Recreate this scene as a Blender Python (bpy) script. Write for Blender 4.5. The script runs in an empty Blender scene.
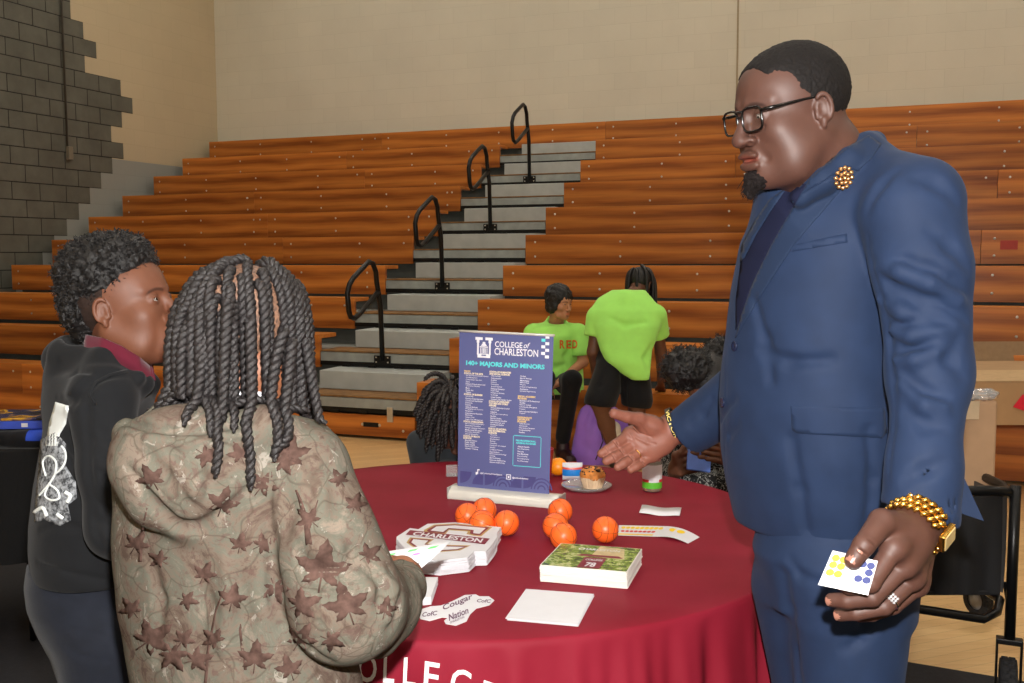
import bpy, math, random
import numpy as np
from mathutils import Vector, Matrix
from mathutils.geometry import delaunay_2d_cdt
random.seed(4); RNG = np.random.default_rng(4)
SC = bpy.context.scene; COL = SC.collection
PI = math.pi
# ------------------------------------------------------------------ camera model
F = 1008.9; PIT = .0867; ROL = -.0034; YAW = -.369; HC = 1.437
def W(px, py, y):
    a = (px-512)/F; b = (py-341.5)/F
    x = a*math.cos(ROL)+b*math.sin(ROL); v = -a*math.sin(ROL)+b*math.cos(ROL)
    d = (x, math.cos(PIT)-v*math.sin(PIT), -math.sin(PIT)-v*math.cos(PIT))
    k = y/d[1]; return np.array((d[0]*k, y, HC+d[2]*k))
def WZ(px, py, z):
    q = W(px, py, 1.); k = (z-HC)/(q[2]-HC); return np.array((q[0]*k, k, z))
def B2C(X, Y, Z=0.):
    c, s = math.cos(YAW), math.sin(YAW); return np.array((X*c-Y*s, X*s+Y*c, Z))
def WBY(px, py, Y):
    q = W(px, py, 1.); c, s = math.cos(YAW), math.sin(YAW)
    by = -q[0]*s+q[1]*c; k = Y/by; return np.array(((q[0]*c+q[1]*s)*k, Y, HC+(q[2]-HC)*k))
def WBX(px, py, X):
    q = W(px, py, 1.); c, s = math.cos(YAW), math.sin(YAW)
    bx = q[0]*c+q[1]*s; k = X/bx; return np.array((X, (-q[0]*s+q[1]*c)*k, HC+(q[2]-HC)*k))
CAMP = np.array((0., 0., HC))
# ------------------------------------------------------------------ objects
def tag(o, label=None, cat=None, group=None, kind=None):
    if label: o['label'] = label
    if cat: o['category'] = cat
    if group: o['group'] = group
    if kind: o['kind'] = kind
    return o
def empty(name, loc=(0, 0, 0), label=None, cat=None, group=None):
    o = bpy.data.objects.new(name, None); COL.objects.link(o); o.location = [float(v) for v in loc]
    o.empty_display_size = .05
    return tag(o, label, cat, group)
def wloc(o):
    v = Vector((0, 0, 0))
    while o is not None: v = v+o.location; o = o.parent
    return np.array(v)
def mesh_obj(name, verts, faces, mat=None, parent=None, smooth=False, loc=None, bevel=0, mats=None, midx=None, uv=None, col=None, autos=None):
    """verts in world space; stored relative to the parent / own origin"""
    verts = np.asarray(verts, float).reshape(-1, 3)
    off = wloc(parent) if parent is not None else np.zeros(3)
    o_loc = np.zeros(3)
    if parent is None:
        if loc is None:
            lo, hi = verts.min(0), verts.max(0); loc = ((lo[0]+hi[0])/2, (lo[1]+hi[1])/2, lo[2])
        o_loc = np.array(loc, float)
    me = bpy.data.meshes.new(name)
    if isinstance(faces, np.ndarray):
        n = len(faces); k = faces.shape[1]
        me.vertices.add(len(verts)); me.vertices.foreach_set('co', (verts-off-o_loc).astype(np.float32).ravel())
        me.loops.add(n*k); me.loops.foreach_set('vertex_index', faces.astype(np.int32).ravel())
        me.polygons.add(n); me.polygons.foreach_set('loop_start', np.arange(0, n*k, k, dtype=np.int32))
        me.update(calc_edges=True); me.validate()
    else:
        me.from_pydata((verts-off-o_loc).tolist(), [], [tuple(int(i) for i in f) for f in faces]); me.update()
    if smooth: me.polygons.foreach_set('use_smooth', [True]*len(me.polygons))
    for m in (mats or ([mat] if mat else [])): me.materials.append(m)
    if midx is not None: me.polygons.foreach_set('material_index', np.asarray(midx, dtype=np.int32))
    if uv is not None:
        l = me.uv_layers.new(name='UVMap'); vi = np.zeros(len(me.loops), dtype=np.int32); me.loops.foreach_get('vertex_index', vi)
        l.data.foreach_set('uv', np.asarray(uv, dtype=np.float32)[vi].ravel())
    if col is not None:
        a = me.color_attributes.new(name='Tint', type='FLOAT_COLOR', domain='POINT')
        c = np.ones((len(verts), 4), np.float32); c[:, :3] = col; a.data.foreach_set('color', c.ravel())
    o = bpy.data.objects.new(name, me); COL.objects.link(o)
    o.location = o_loc
    if parent is not None: o.parent = parent
    if bevel:
        b = o.modifiers.new('b', 'BEVEL'); b.width = bevel; b.segments = 2; b.limit_method = 'ANGLE'; b.angle_limit = .6
        me.polygons.foreach_set('use_smooth', [True]*len(me.polygons))
        w = o.modifiers.new('w', 'WEIGHTED_NORMAL'); w.keep_sharp = True
    return o
def copy_tree(o, parent=None):
    c = o.copy(); COL.objects.link(c); c.parent = parent
    for ch in list(o.children): copy_tree(ch, c)
    return c
class MB:
    def __init__(s): s.v = []; s.f = []; s.m = []; s.cm = 0; s.u = []
    def add(s, vs, fs):
        n = len(s.v); s.v += [tuple(float(c) for c in v) for v in vs]
        for f in fs: s.f.append(tuple(i+n for i in f)); s.m.append(s.cm)
    def box(s, c, size, R=None):
        c = np.array(c, float); h = np.array(size, float)/2
        vs = [np.array((x, y, z))*h for z in (-1, 1) for y in (-1, 1) for x in (-1, 1)]
        if R is not None: vs = [np.array(R) @ v for v in vs]
        s.add([c+v for v in vs], [(0, 2, 3, 1), (4, 5, 7, 6), (0, 1, 5, 4), (2, 6, 7, 3), (0, 4, 6, 2), (1, 3, 7, 5)])
    def tube(s, path, r, n=10, cap=True, closed=False, flat=None):
        P = [np.array(p, float) for p in path]; m = len(P)
        rr = [r]*m if np.isscalar(r) else list(r)
        T = []
        for i in range(m):
            a = P[i-1] if (i > 0 or closed) else P[i]; b = P[(i+1) % m] if (i < m-1 or closed) else P[i]
            t = b-a; T.append(t/(np.linalg.norm(t)+1e-12))
        up = np.array((0, 0, 1.)) if abs(T[0][2]) < .9 else np.array((1., 0, 0))
        N = np.cross(T[0], up); N /= np.linalg.norm(N)
        vs = []
        for i in range(m):
            N = N-T[i]*np.dot(N, T[i]); N /= (np.linalg.norm(N)+1e-12); Bn = np.cross(T[i], N)
            for k in range(n):
                a = 2*PI*k/n; q = N*math.cos(a)*rr[i]+Bn*math.sin(a)*rr[i]*(flat if flat else 1)
                vs.append(P[i]+q)
        fs = []
        for i in range(m if closed else m-1):
            for k in range(n):
                a = i*n+k; b = i*n+(k+1) % n; j = (i+1) % m
                fs.append((a, b, j*n+(k+1) % n, j*n+k))
        if cap and not closed:
            fs.append(tuple(range(n-1, -1, -1))); fs.append(tuple((m-1)*n+k for k in range(n)))
        s.add(vs, fs)
    def lathe(s, prof, c=(0, 0, 0), n=32, R=None, cap=True):
        vs = []; m = len(prof); c = np.array(c, float)
        for r, z in prof:
            for k in range(n):
                a = 2*PI*k/n; q = np.array((r*math.cos(a), r*math.sin(a), z))
                vs.append(c+(R @ q if R is not None else q))
        fs = [(i*n+k, i*n+(k+1) % n, (i+1)*n+(k+1) % n, (i+1)*n+k) for i in range(m-1) for k in range(n)]
        if cap: fs += [tuple(range(n-1, -1, -1)), tuple((m-1)*n+k for k in range(n))]
        s.add(vs, fs)
    def prism(s, outline, z0, z1, M=None):
        """outline in 2-D, extruded z0..z1, M maps local xyz to world"""
        n = len(outline)
        vs = [np.array((x, y, z)) for z in (z0, z1) for x, y in outline]
        if M is not None: vs = [M(v) for v in vs]
        tri = delaunay_2d_cdt([Vector(p) for p in outline], [], [list(range(n))], 1, 1e-9)
        if len(tri[0]) == n:
            t = [tuple(f) for f in tri[2]]
        else: t = [tuple(range(n))]
        mp = {}
        for i, v in enumerate(tri[0]):
            j = min(range(n), key=lambda q: (outline[q][0]-v[0])**2+(outline[q][1]-v[1])**2); mp[i] = j
        t = [tuple(mp[i] for i in f) for f in t] if len(tri[0]) == n else t
        fs = [tuple(reversed(f)) for f in t]+[tuple(i+n for i in f) for f in t]
        fs += [(i, (i+1) % n, n+(i+1) % n, n+i) for i in range(n)]
        s.add(vs, fs)
    def sphere(s, c, r, n=16, sc=(1, 1, 1), R=None):
        prof = []; m = n//2
        vs = [(0, 0, -1)]; fs = []
        for i in range(1, m):
            a = -PI/2+PI*i/m
            for k in range(n): vs.append((math.cos(a)*math.cos(2*PI*k/n), math.cos(a)*math.sin(2*PI*k/n), math.sin(a)))
        vs.append((0, 0, 1)); e = len(vs)-1
        for k in range(n):
            fs.append((0, 1+(k+1) % n, 1+k)); fs.append((e, e-n+k, e-n+(k+1) % n))
        for i in range(m-2):
            for k in range(n): a = 1+i*n; fs.append((a+k, a+(k+1) % n, a+n+(k+1) % n, a+n+k))
        V = [np.array(v)*r*np.array(sc) for v in vs]
        if R is not None: V = [R @ v for v in V]
        s.add([np.array(c)+v for v in V], fs)
    def build(s, name, mat=None, parent=None, smooth=False, **kw):
        if isinstance(mat, (list, tuple)): kw['mats'] = mat; kw['midx'] = s.m; mat = None
        return mesh_obj(name, s.v, s.f, mat, parent, smooth, **kw)
def rotz(a): c, s = math.cos(a), math.sin(a); return np.array(((c, -s, 0), (s, c, 0), (0, 0, 1.)))
def rotx(a): c, s = math.cos(a), math.sin(a); return np.array(((1., 0, 0), (0, c, -s), (0, s, c)))
def roty(a): c, s = math.cos(a), math.sin(a); return np.array(((c, 0, s), (0, 1., 0), (-s, 0, c)))
def srgb(r, g, b):
    f = lambda c: (c/255/12.92) if c/255 <= .04045 else ((c/255+.055)/1.055)**2.4
    return (f(r), f(g), f(b), 1)
# ------------------------------------------------------------------ materials
class NT:
    def __init__(s, name):
        s.m = bpy.data.materials.new(name); s.m.use_nodes = True; s.t = s.m.node_tree; s.t.nodes.clear()
        s.out = s.n('ShaderNodeOutputMaterial'); s.p = s.n('ShaderNodeBsdfPrincipled'); s.l(s.p.outputs[0], s.out.inputs[0])
    def n(s, typ, **kw):
        x = s.t.nodes.new(typ)
        for k, v in kw.items():
            if k in x.inputs.keys(): x.inputs[k].default_value = v
            else: setattr(x, k, v)
        return x
    def l(s, a, b): s.t.links.new(a, b)
    def coord(s, kind='Object', scale=(1, 1, 1), rot=(0, 0, 0), loc=(0, 0, 0)):
        c = s.n('ShaderNodeTexCoord'); m = s.n('ShaderNodeMapping'); m.inputs['Scale'].default_value = scale
        m.inputs['Rotation'].default_value = rot; m.inputs['Location'].default_value = loc
        s.l(c.outputs[kind], m.inputs[0]); return m.outputs[0]
    def noise(s, vec, scale=5, detail=3, rough=.5, dist=0):
        x = s.n('ShaderNodeTexNoise'); x.inputs['Scale'].default_value = scale; x.inputs['Detail'].default_value = detail
        x.inputs['Roughness'].default_value = rough; x.inputs['Distortion'].default_value = dist
        if vec: s.l(vec, x.inputs['Vector'])
        return x.outputs[0]
    def ramp(s, fac, stops, interp='LINEAR'):
        x = s.n('ShaderNodeValToRGB'); e = x.color_ramp.elements; x.color_ramp.interpolation = interp
        while len(e) < len(stops): e.new(.5)
        for i, (p, c) in enumerate(stops): e[i].position = p; e[i].color = c
        s.l(fac, x.inputs[0]); return x.outputs[0]
    def mix(s, fac, a, b, mode='MIX'):
        x = s.n('ShaderNodeMix'); x.data_type = 'RGBA'; x.blend_type = mode
        for i, v in ((0, fac), (6, a), (7, b)):
            if hasattr(v, 'links'): s.l(v, x.inputs[i])
            else: x.inputs[i].default_value = v
        return x.outputs[2]
    def math(s, op, a, b=0.):
        x = s.n('ShaderNodeMath'); x.operation = op
        for i, v in ((0, a), (1, b)):
            if hasattr(v, 'links'): s.l(v, x.inputs[i])
            else: x.inputs[i].default_value = v
        return x.outputs[0]
    def bump(s, h, strength=.3, dist=.01):
        b = s.n('ShaderNodeBump'); b.inputs['Strength'].default_value = strength; b.inputs['Distance'].default_value = dist
        s.l(h, b.inputs['Height']); s.l(b.outputs[0], s.p.inputs['Normal'])
    def base(s, v):
        if hasattr(v, 'links'): s.l(v, s.p.inputs['Base Color'])
        else: s.p.inputs['Base Color'].default_value = v
    def set(s, **kw):
        for k, v in kw.items():
            k = k.replace('_', ' ')
            k = {'IOR': 'IOR'}.get(k, k)
            if hasattr(v, 'links'): s.l(v, s.p.inputs[k])
            else: s.p.inputs[k].default_value = v
        return s
def plain(name, c, rough=.5, metal=0., spec=.5, var=.08, scale=30, bump=0., bscale=200, sheen=0, coat=0, coord='Object'):
    t = NT(name); v = t.coord(coord); n = t.noise(v, scale, 4)
    c = tuple(c)
    lo = tuple(x*(1-var) for x in c[:3])+(1,); hi = tuple(min(1, x*(1+var)) for x in c[:3])+(1,)
    t.base(t.ramp(n, [(.3, lo), (.7, hi)]))
    t.set(Roughness=rough, Metallic=metal); t.p.inputs['Specular IOR Level'].default_value = spec
    if sheen: t.p.inputs['Sheen Weight'].default_value = sheen
    if coat: t.p.inputs['Coat Weight'].default_value = coat; t.p.inputs['Coat Roughness'].default_value = .15
    if bump: t.bump(t.noise(v, bscale, 3), bump, .002)
    return t.m
# ------------------------------------------------------------------ signed distance modelling
def RC(a, b, ra, rb=None):
    a = np.array(a, float); b = np.array(b, float); rb = ra if rb is None else rb
    def f(p):
        ba = b-a; L = ba@ba+1e-12; t = np.clip((p-a)@ba/L, 0, 1)
        return np.linalg.norm(p-a-t[:, None]*ba, axis=1)-(ra+(rb-ra)*t)
    return f
def EL(c, r, R=None):
    c = np.array(c, float); r = np.array(r, float)
    def f(p):
        q = p-c
        if R is not None: q = q@R
        k0 = np.linalg.norm(q/r, axis=1); k1 = np.linalg.norm(q/(r*r), axis=1)+1e-9
        return k0*(k0-1)/k1
    return f
def BX(c, h, R=None, rd=.0):
    c = np.array(c, float); h = np.array(h, float)-rd
    def f(p):
        q = p-c
        if R is not None: q = q@R
        q = np.abs(q)-h
        return np.linalg.norm(np.maximum(q, 0), axis=1)+np.minimum(q.max(1), 0)-rd
    return f
def PL(c, n):
    c = np.array(c, float); n = np.array(n, float); n = n/np.linalg.norm(n)
    return lambda p: (p-c)@n
class SDF:
    def __init__(s): s.ops = []; s.d = []
    def u(s, f, k=.01): s.ops.append((0, f, k)); return s
    def s(s, f, k=.005): s.ops.append((1, f, k)); return s
    def i(s, f, k=.002): s.ops.append((2, f, k)); return s
    def disp(s, f): s.d.append(f); return s
    @staticmethod
    def comb(op, a, d, k):
        if op == 0:
            h = np.maximum(k-np.abs(a-d), 0)/k; return np.minimum(a, d)-h*h*k*.25
        if op == 1: d = -d
        h = np.maximum(k-np.abs(a-d), 0)/k; return np.maximum(a, d)+h*h*k*.25
    def __call__(s, p):
        p = np.atleast_2d(p); a = np.full(len(p), 1e3)
        for op, f, k in s.ops: a = s.comb(op, a, f(p), max(k, 1e-6))
        for f in s.d: a = a+f(p)
        return a
    def mesh(s, lo, hi, h, B=6):
        lo = np.array(lo, float); hi = np.array(hi, float); bs = B*h
        n = np.ceil((hi-lo)/bs).astype(int)
        gi = np.stack(np.meshgrid(*[np.arange(k) for k in n], indexing='ij'), -1).reshape(-1, 3)
        cen = lo+(gi+.5)*bs; hd = bs*.87
        # pass 1: find active blocks
        d = s(cen); act = np.abs(d) < hd*1.9+.004
        gi = gi[act]; cen = cen[act]; nb = len(gi); P1 = B+1
        loc = np.stack(np.meshgrid(*[np.arange(P1)]*3, indexing='ij'), -1).reshape(-1, 3)
        V = np.full((nb, P1**3), 1e3); run = np.full(nb, 1e3)
        base = lo+gi*bs
        for op, f, k in s.ops:
            k = max(k, 1e-6); dc = f(cen)
            if op == 0: m = dc < run+k+3*hd
            elif op == 1: m = -dc+k+3*hd > run
            else: m = dc+k+3*hd > run
            if m.any():
                pts = (base[m][:, None]+loc[None]*h).reshape(-1, 3)
                V[m] = s.comb(op, V[m].ravel(), f(pts), k).reshape(-1, P1**3)
            run = s.comb(op, run, dc, k)
        for f in s.d:
            V += f((base[:, None]+loc[None]*h).reshape(-1, 3)).reshape(nb, -1)
        V = V.reshape(nb, P1, P1, P1)
        c8 = [V[:, i:i+B, j:j+B, k:k+B] for i in (0, 1) for j in (0, 1) for k in (0, 1)]
        neg = sum((c < 0).astype(np.int8) for c in c8); cell = (neg > 0) & (neg < 8)
        b, x, y, z = np.nonzero(cell)
        corner = np.stack([c[b, x, y, z] for c in c8], 1)
        pos = np.zeros((len(b), 3)); cnt = np.zeros(len(b))
        offs = np.array([(i, j, k) for i in (0, 1) for j in (0, 1) for k in (0, 1)], float)
        for i in range(8):
            for a in range(3):
                if offs[i][a] == 0:
                    j = i+(4, 2, 1)[a]; va, vb = corner[:, i], corner[:, j]; m = (va < 0) != (vb < 0)
                    t = np.where(m, va/(np.where(m, va-vb, 1)), 0)
                    q = offs[i][None]+np.eye(3)[a][None]*t[:, None]
                    pos += q*m[:, None]; cnt += m
        gc = gi[b]*B+np.stack((x, y, z), 1); N = n*B+2
        verts = lo+(gc+pos/cnt[:, None])*h
        key = (gc[:, 0].astype(np.int64)*N[1]+gc[:, 1])*N[2]+gc[:, 2]
        order = np.argsort(key); sk = key[order]
        quads = []
        stride = (int(N[1]*N[2]), int(N[2]), 1)
        for a in range(3):
            A = V[:, :B, :B, :B]; Bv = V[:, 1:, :B, :B] if a == 0 else V[:, :B, 1:, :B] if a == 1 else V[:, :B, :B, 1:]
            m = (A < 0) != (Bv < 0); b, x, y, z = np.nonzero(m)
            g = gi[b]*B+np.stack((x, y, z), 1); k0 = (g[:, 0].astype(np.int64)*N[1]+g[:, 1])*N[2]+g[:, 2]
            u, v = stride[(a+1) % 3], stride[(a+2) % 3]
            ks = np.stack((k0, k0-u, k0-u-v, k0-v), 1)
            ix = np.clip(np.searchsorted(sk, ks), 0, len(sk)-1); ok = (sk[ix] == ks).all(1)
            q = order[ix][ok]; flip = (A[b, x, y, z] < 0)[ok]
            q[~flip] = q[~flip][:, ::-1]; quads.append(q)
        return verts, np.concatenate(quads)
    def grad(s, p, e=1e-4):
        p = np.atleast_2d(p); return np.stack([s(p+np.eye(3)[i]*e)-s(p-np.eye(3)[i]*e) for i in range(3)], 1)/(2*e)
    def trace(s, o, d, t0=0., t1=8., n=90):
        o = np.atleast_2d(o); d = np.atleast_2d(d); t = np.full(len(d), float(t0))
        for _ in range(n): t = np.minimum(t+s(o+d*t[:, None])*.8, t1)
        return t
def smooth_mesh(v, f, n=2, lam=.5):
    e = np.concatenate([f[:, [i, (i+1) % f.shape[1]]] for i in range(f.shape[1])])
    for _ in range(n):
        a = np.zeros_like(v); c = np.zeros(len(v))
        np.add.at(a, e[:, 0], v[e[:, 1]]); np.add.at(a, e[:, 1], v[e[:, 0]]); np.add.at(c, e[:, 0], 1); np.add.at(c, e[:, 1], 1)
        v = v+lam*(a/np.maximum(c, 1)[:, None]-v)
    return v
def hash3(i, seed=0):
    i = i.astype(np.int64); h = (i[:, 0]*374761393+i[:, 1]*668265263+i[:, 2]*2147483647+seed*974711) & 0xffffffff
    h = ((h ^ (h >> 13))*1274126177) & 0xffffffff
    return ((h ^ (h >> 16)) & 0xffff)/65535.
def vnoise(p, scale, seed=0):
    q = p*scale; i = np.floor(q).astype(int); f = q-i; f = f*f*(3-2*f); r = 0
    for a in (0, 1):
        for b in (0, 1):
            for c in (0, 1):
                w = (f[:, 0] if a else 1-f[:, 0])*(f[:, 1] if b else 1-f[:, 1])*(f[:, 2] if c else 1-f[:, 2])
                r = r+w*hash3(i+np.array((a, b, c)), seed)
    return r*2-1
def chain(s, pts, rad, k=.01, op='u'):
    for i in range(len(pts)-1):
        (s.u if op == 'u' else s.s)(RC(pts[i], pts[i+1], rad[i], rad[i+1]), k)
def camdirs(px):
    px = np.atleast_2d(px); d = np.array([W(x, y, 1.)-CAMP for x, y in px]); return d/np.linalg.norm(d, axis=1)[:, None]
def patch_px(sdf, polys, step=4., off=.0015, th=.0015, t0=.5, bulge=0., t1=6.):
    """thin panels (outline given in photo pixels) laid onto the surface of a solid"""
    V, Fc = [], []
    for poly in polys:
        poly = np.array(poly, float); pp = []
        for i in range(len(poly)):
            a, b = poly[i], poly[(i+1) % len(poly)]; m = max(1, int(np.linalg.norm(b-a)/step))
            for k in range(m): pp.append(a+(b-a)*k/m)
        nb = len(pp); lo, hi = poly.min(0), poly.max(0)
        inn = [np.array((x, y)) for x in np.arange(lo[0]+step/2, hi[0], step) for y in np.arange(lo[1]+step/2, hi[1], step)]
        def inside(q):
            c = False; n = len(poly)
            for i in range(n):
                a, b = poly[i], poly[(i+1) % n]
                if (a[1] > q[1]) != (b[1] > q[1]) and q[0] < (b[0]-a[0])*(q[1]-a[1])/(b[1]-a[1])+a[0]: c = not c
            return c
        pa = np.array(pp); inn = [q for q in inn if inside(q) and np.min(np.linalg.norm(pa-q, axis=1)) > step*.45]
        allp = pp+inn
        r = delaunay_2d_cdt([Vector(q) for q in allp], [], [list(range(nb))], 1, 1e-6)
        pv = np.array([(v[0], v[1]) for v in r[0]]); tri = [tuple(f) for f in r[2]]
        d = camdirs(pv); t = sdf.trace(CAMP, d, t0, t1); P = CAMP+d*t[:, None]
        g = sdf.grad(P); g /= np.linalg.norm(g, axis=1)[:, None]+1e-9
        n0 = len(pv); base = len(V)
        top = P+g*(off+th); bot = P+g*(off-.002)
        V += list(top)+list(bot)
        # orientation
        edges = {}
        for f in tri:
            a, b, c = (top[i] for i in f[:3])
            nn = np.cross(b-a, c-a)
            ff = f if nn@g[f[0]] > 0 else tuple(reversed(f))
            Fc.append(tuple(base+i for i in ff)); Fc.append(tuple(base+n0+i for i in reversed(ff)))
            for i in range(3):
                e = (ff[i], ff[(i+1) % 3]); edges[e] = 1
        for (a, b) in edges:
            if (b, a) not in edges: Fc.append((base+b, base+a, base+n0+a, base+n0+b))
    return V, Fc
_font_cache = {}
def text_mesh(txt, size=1., bold=0., align='CENTER', space=1.):
    cu = bpy.data.curves.new('txt', 'FONT'); cu.body = txt; cu.size = size; cu.align_x = align; cu.align_y = 'CENTER'
    cu.offset = bold; cu.space_character = space; cu.resolution_u = 3
    o = bpy.data.objects.new('txt', cu); COL.objects.link(o); dg = bpy.context.evaluated_depsgraph_get()
    me = bpy.data.meshes.new_from_object(o.evaluated_get(dg)); v = np.array([x.co[:] for x in me.vertices]).reshape(-1, 3)[:, :2]
    f = [tuple(p.vertices) for p in me.polygons]
    bpy.data.objects.remove(o); bpy.data.curves.remove(cu); bpy.data.meshes.remove(me); return v, f
def put_text(mb, txt, cx, cy, M, h=None, w=None, bold=0., align='CENTER', z=0.0004, shear=0., space=1.):
    """letters of height h (or fitted to width w) centred on cx,cy of a plane mapped by M(x,y,z)"""
    v, f = text_mesh(txt, 1., bold, align, space)
    if len(v) == 0: return
    lo, hi = v.min(0), v.max(0); sy = (h/(hi[1]-lo[1])) if h else None; sx = (w/(hi[0]-lo[0])) if w else None
    sx = sx or sy; sy = sy or sx
    c = (lo+hi)/2
    if align == 'LEFT': c[0] = lo[0]
    P = (v-c)*np.array((sx, sy)); P[:, 0] += P[:, 1]*shear
    mb.add([M(cx+x, cy+y, z) for x, y in P], f)
LAMP_E = 24.; FLASH = 300.; WATCHA = 1.15
# =================================================================== SETTING
def wood_mat(name, c1, c2, c3, rough=.35):
    t = NT(name); v = t.coord('Object', (.45, 6, 6)); n1 = t.noise(v, 1.3, 2, .5, 0.3)
    w = t.n('ShaderNodeTexWave'); w.wave_type = 'BANDS'; w.bands_direction = 'Z'; w.inputs['Scale'].default_value = .55
    w.inputs['Distortion'].default_value = 7.; w.inputs['Detail'].default_value = 2; w.inputs['Detail Scale'].default_value = 1.1
    t.l(t.coord('Object', (.55, 3, 3.2)), w.inputs['Vector'])
    f = t.noise(t.coord('Object', (1.5, 30, 30)), 1., 3)
    base = t.ramp(w.outputs[1], [(.0, c1), (.55, c2), (1., c3)])
    base = t.mix(.35, base, t.ramp(n1, [(.3, c1), (.7, c3)]))
    base = t.mix(.25, base, t.ramp(f, [(.35, c1), (.6, c3)]))
    oi = t.n('ShaderNodeObjectInfo')
    hv = t.n('ShaderNodeHueSaturation'); t.l(base, hv.inputs['Color']); t.l(t.math('ADD', t.math('MULTIPLY', oi.outputs['Random'], .3), .85), hv.inputs['Value'])
    t.base(hv.outputs[0]); t.set(Roughness=rough); t.p.inputs['Specular IOR Level'].default_value = .35
    return t.m
M_wood = wood_mat('bench_wood', srgb(114, 52, 15), srgb(182, 100, 36), srgb(210, 130, 56))
M_gray = plain('deck_gray', srgb(148, 151, 146), .6, 0, .3, .14, 9, .2, 60)
M_step = plain('step_gray', srgb(176, 181, 178), .5, .0, .3, .1, 6, .15, 80)
M_dgray = plain('riser_gray', srgb(88, 90, 86), .8, 0, .2, .12, 8)
M_tread = plain('tread_worn_wood', srgb(132, 96, 56), .6, 0, .3, .3, 14)
M_black = plain('black_metal', srgb(16, 16, 17), .35, .2, .4, .1, 20)
M_bolt = plain('bolt_steel', srgb(210, 205, 195), .3, .8)
# floor: maple strips
def floor_mat():
    t = NT('maple_floor'); v = t.coord('Object', (1, 1, 1), (0, 0, YAW+PI))
    b = t.n('ShaderNodeTexBrick'); b.offset = .37; b.inputs['Scale'].default_value = 1
    b.inputs['Brick Width'].default_value = .9; b.inputs['Row Height'].default_value = .057; b.inputs['Mortar Size'].default_value = .0008
    b.inputs['Color1'].default_value = srgb(232, 194, 136); b.inputs['Color2'].default_value = srgb(214, 172, 114); b.inputs['Mortar'].default_value = srgb(120, 84, 46)
    b.inputs['Bias'].default_value = -.1
    t.l(v, b.inputs['Vector'])
    g = t.noise(t.coord('Object', (2.5, 40, 1), (0, 0, YAW+PI)), 1.5, 4)
    c = t.mix(.3, b.outputs[0], t.ramp(g, [(.3, srgb(204, 160, 104)), (.7, srgb(240, 206, 152))]))
    t.base(c); t.set(Roughness=.28); t.p.inputs['Coat Weight'].default_value = .3; t.p.inputs['Coat Roughness'].default_value = .2
    return t.m
def wall_mat(name, c, split=None, c2=None):
    t = NT(name)
    uv = t.n('ShaderNodeTexCoord'); b = t.n('ShaderNodeTexBrick'); b.offset = .5
    b.inputs['Scale'].default_value = 1; b.inputs['Brick Width'].default_value = .4064; b.inputs['Row Height'].default_value = .2032
    b.inputs['Mortar Size'].default_value = .005; b.inputs['Mortar Smooth'].default_value = .6
    m = t.n('ShaderNodeMapping'); t.l(uv.outputs['UV'], m.inputs[0]); t.l(m.outputs[0], b.inputs['Vector'])
    b.inputs['Color1'].default_value = (1, 1, 1, 1); b.inputs['Color2'].default_value = (.97, .97, .97, 1); b.inputs['Mortar'].default_value = (.92, .92, .91, 1)
    n = t.noise(t.coord('Object'), 1.1, 5, .6); col = t.ramp(n, [(.3, tuple(x*.93 for x in c[:3])+(1,)), (.7, c)])
    if split is not None:
        s = t.n('ShaderNodeSeparateXYZ'); t.l(uv.outputs['UV'], s.inputs[0])
        col = t.mix(t.math('LESS_THAN', s.outputs[1], split), col, c2)
    t.base(t.mix(1., col, b.outputs[0], 'MULTIPLY')); t.set(Roughness=.7)
    t.bump(t.math('SUBTRACT', 1., b.outputs[1]), .25, .004)
    return t.m
fz = 0
def slab(name, pts, mat, uvs=None, thick=None):
    o = mesh_obj(name, pts, [tuple(range(len(pts)))], mat, uv=uvs); tag(o, kind='structure'); return o
R_ = 9.5
o = slab('floor', [B2C(-9.58, -6), B2C(R_, -6), B2C(R_, 12.64), B2C(-9.58, 12.64)], floor_mat())
XW, YBK = -9.58, 12.64
Z0 = 4.114  # z of course line 0
def wallquad(name, A, Bq, z0, z1, mat, u0=0.):
    L = np.linalg.norm(B2C(*Bq)-B2C(*A))
    pts = [B2C(A[0], A[1], z0), B2C(Bq[0], Bq[1], z0), B2C(Bq[0], Bq[1], z1), B2C(A[0], A[1], z1)]
    uv = [(u0, z0-Z0+40*.2032), (u0+L, z0-Z0+40*.2032), (u0+L, z1-Z0+40*.2032), (u0, z1-Z0+40*.2032)]
    return slab(name, pts, mat, uv)
CB = srgb(214, 209, 190)
M_wall = wall_mat('painted_block_wall', CB)
M_walll = wall_mat('painted_block_wall_left', srgb(200, 184, 152), 2.68-Z0+40*.2032, srgb(150, 152, 146))
wallquad('wall_back', (XW, YBK), (R_, YBK), 0, 7.5, M_wall)
wallquad('wall_left', (XW, -6), (XW, YBK), 0, 7.5, M_walll, -6-8.842-.2032)
wallquad('wall_right', (R_, YBK), (R_, -6), 0, 7.5, M_wall)
wallquad('wall_front', (R_, -6), (XW, -6), 0, 7.5, M_wall)
M_ceil = plain('ceiling_paint', srgb(190, 186, 176), .8)
slab('ceiling', [B2C(-9.58, 12.64, 7.5), B2C(R_, 12.64, 7.5), B2C(R_, -6, 7.5), B2C(-9.58, -6, 7.5)], M_ceil)
# expansion joint on the back wall
mb = MB(); mb.box(B2C(-1.944, YBK-.004, 5.3), (.02, .008, 4.4), rotz(YAW)); tag(mb.build('trim_1', plain('joint', srgb(160, 146, 116), .8)), kind='structure')
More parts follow.
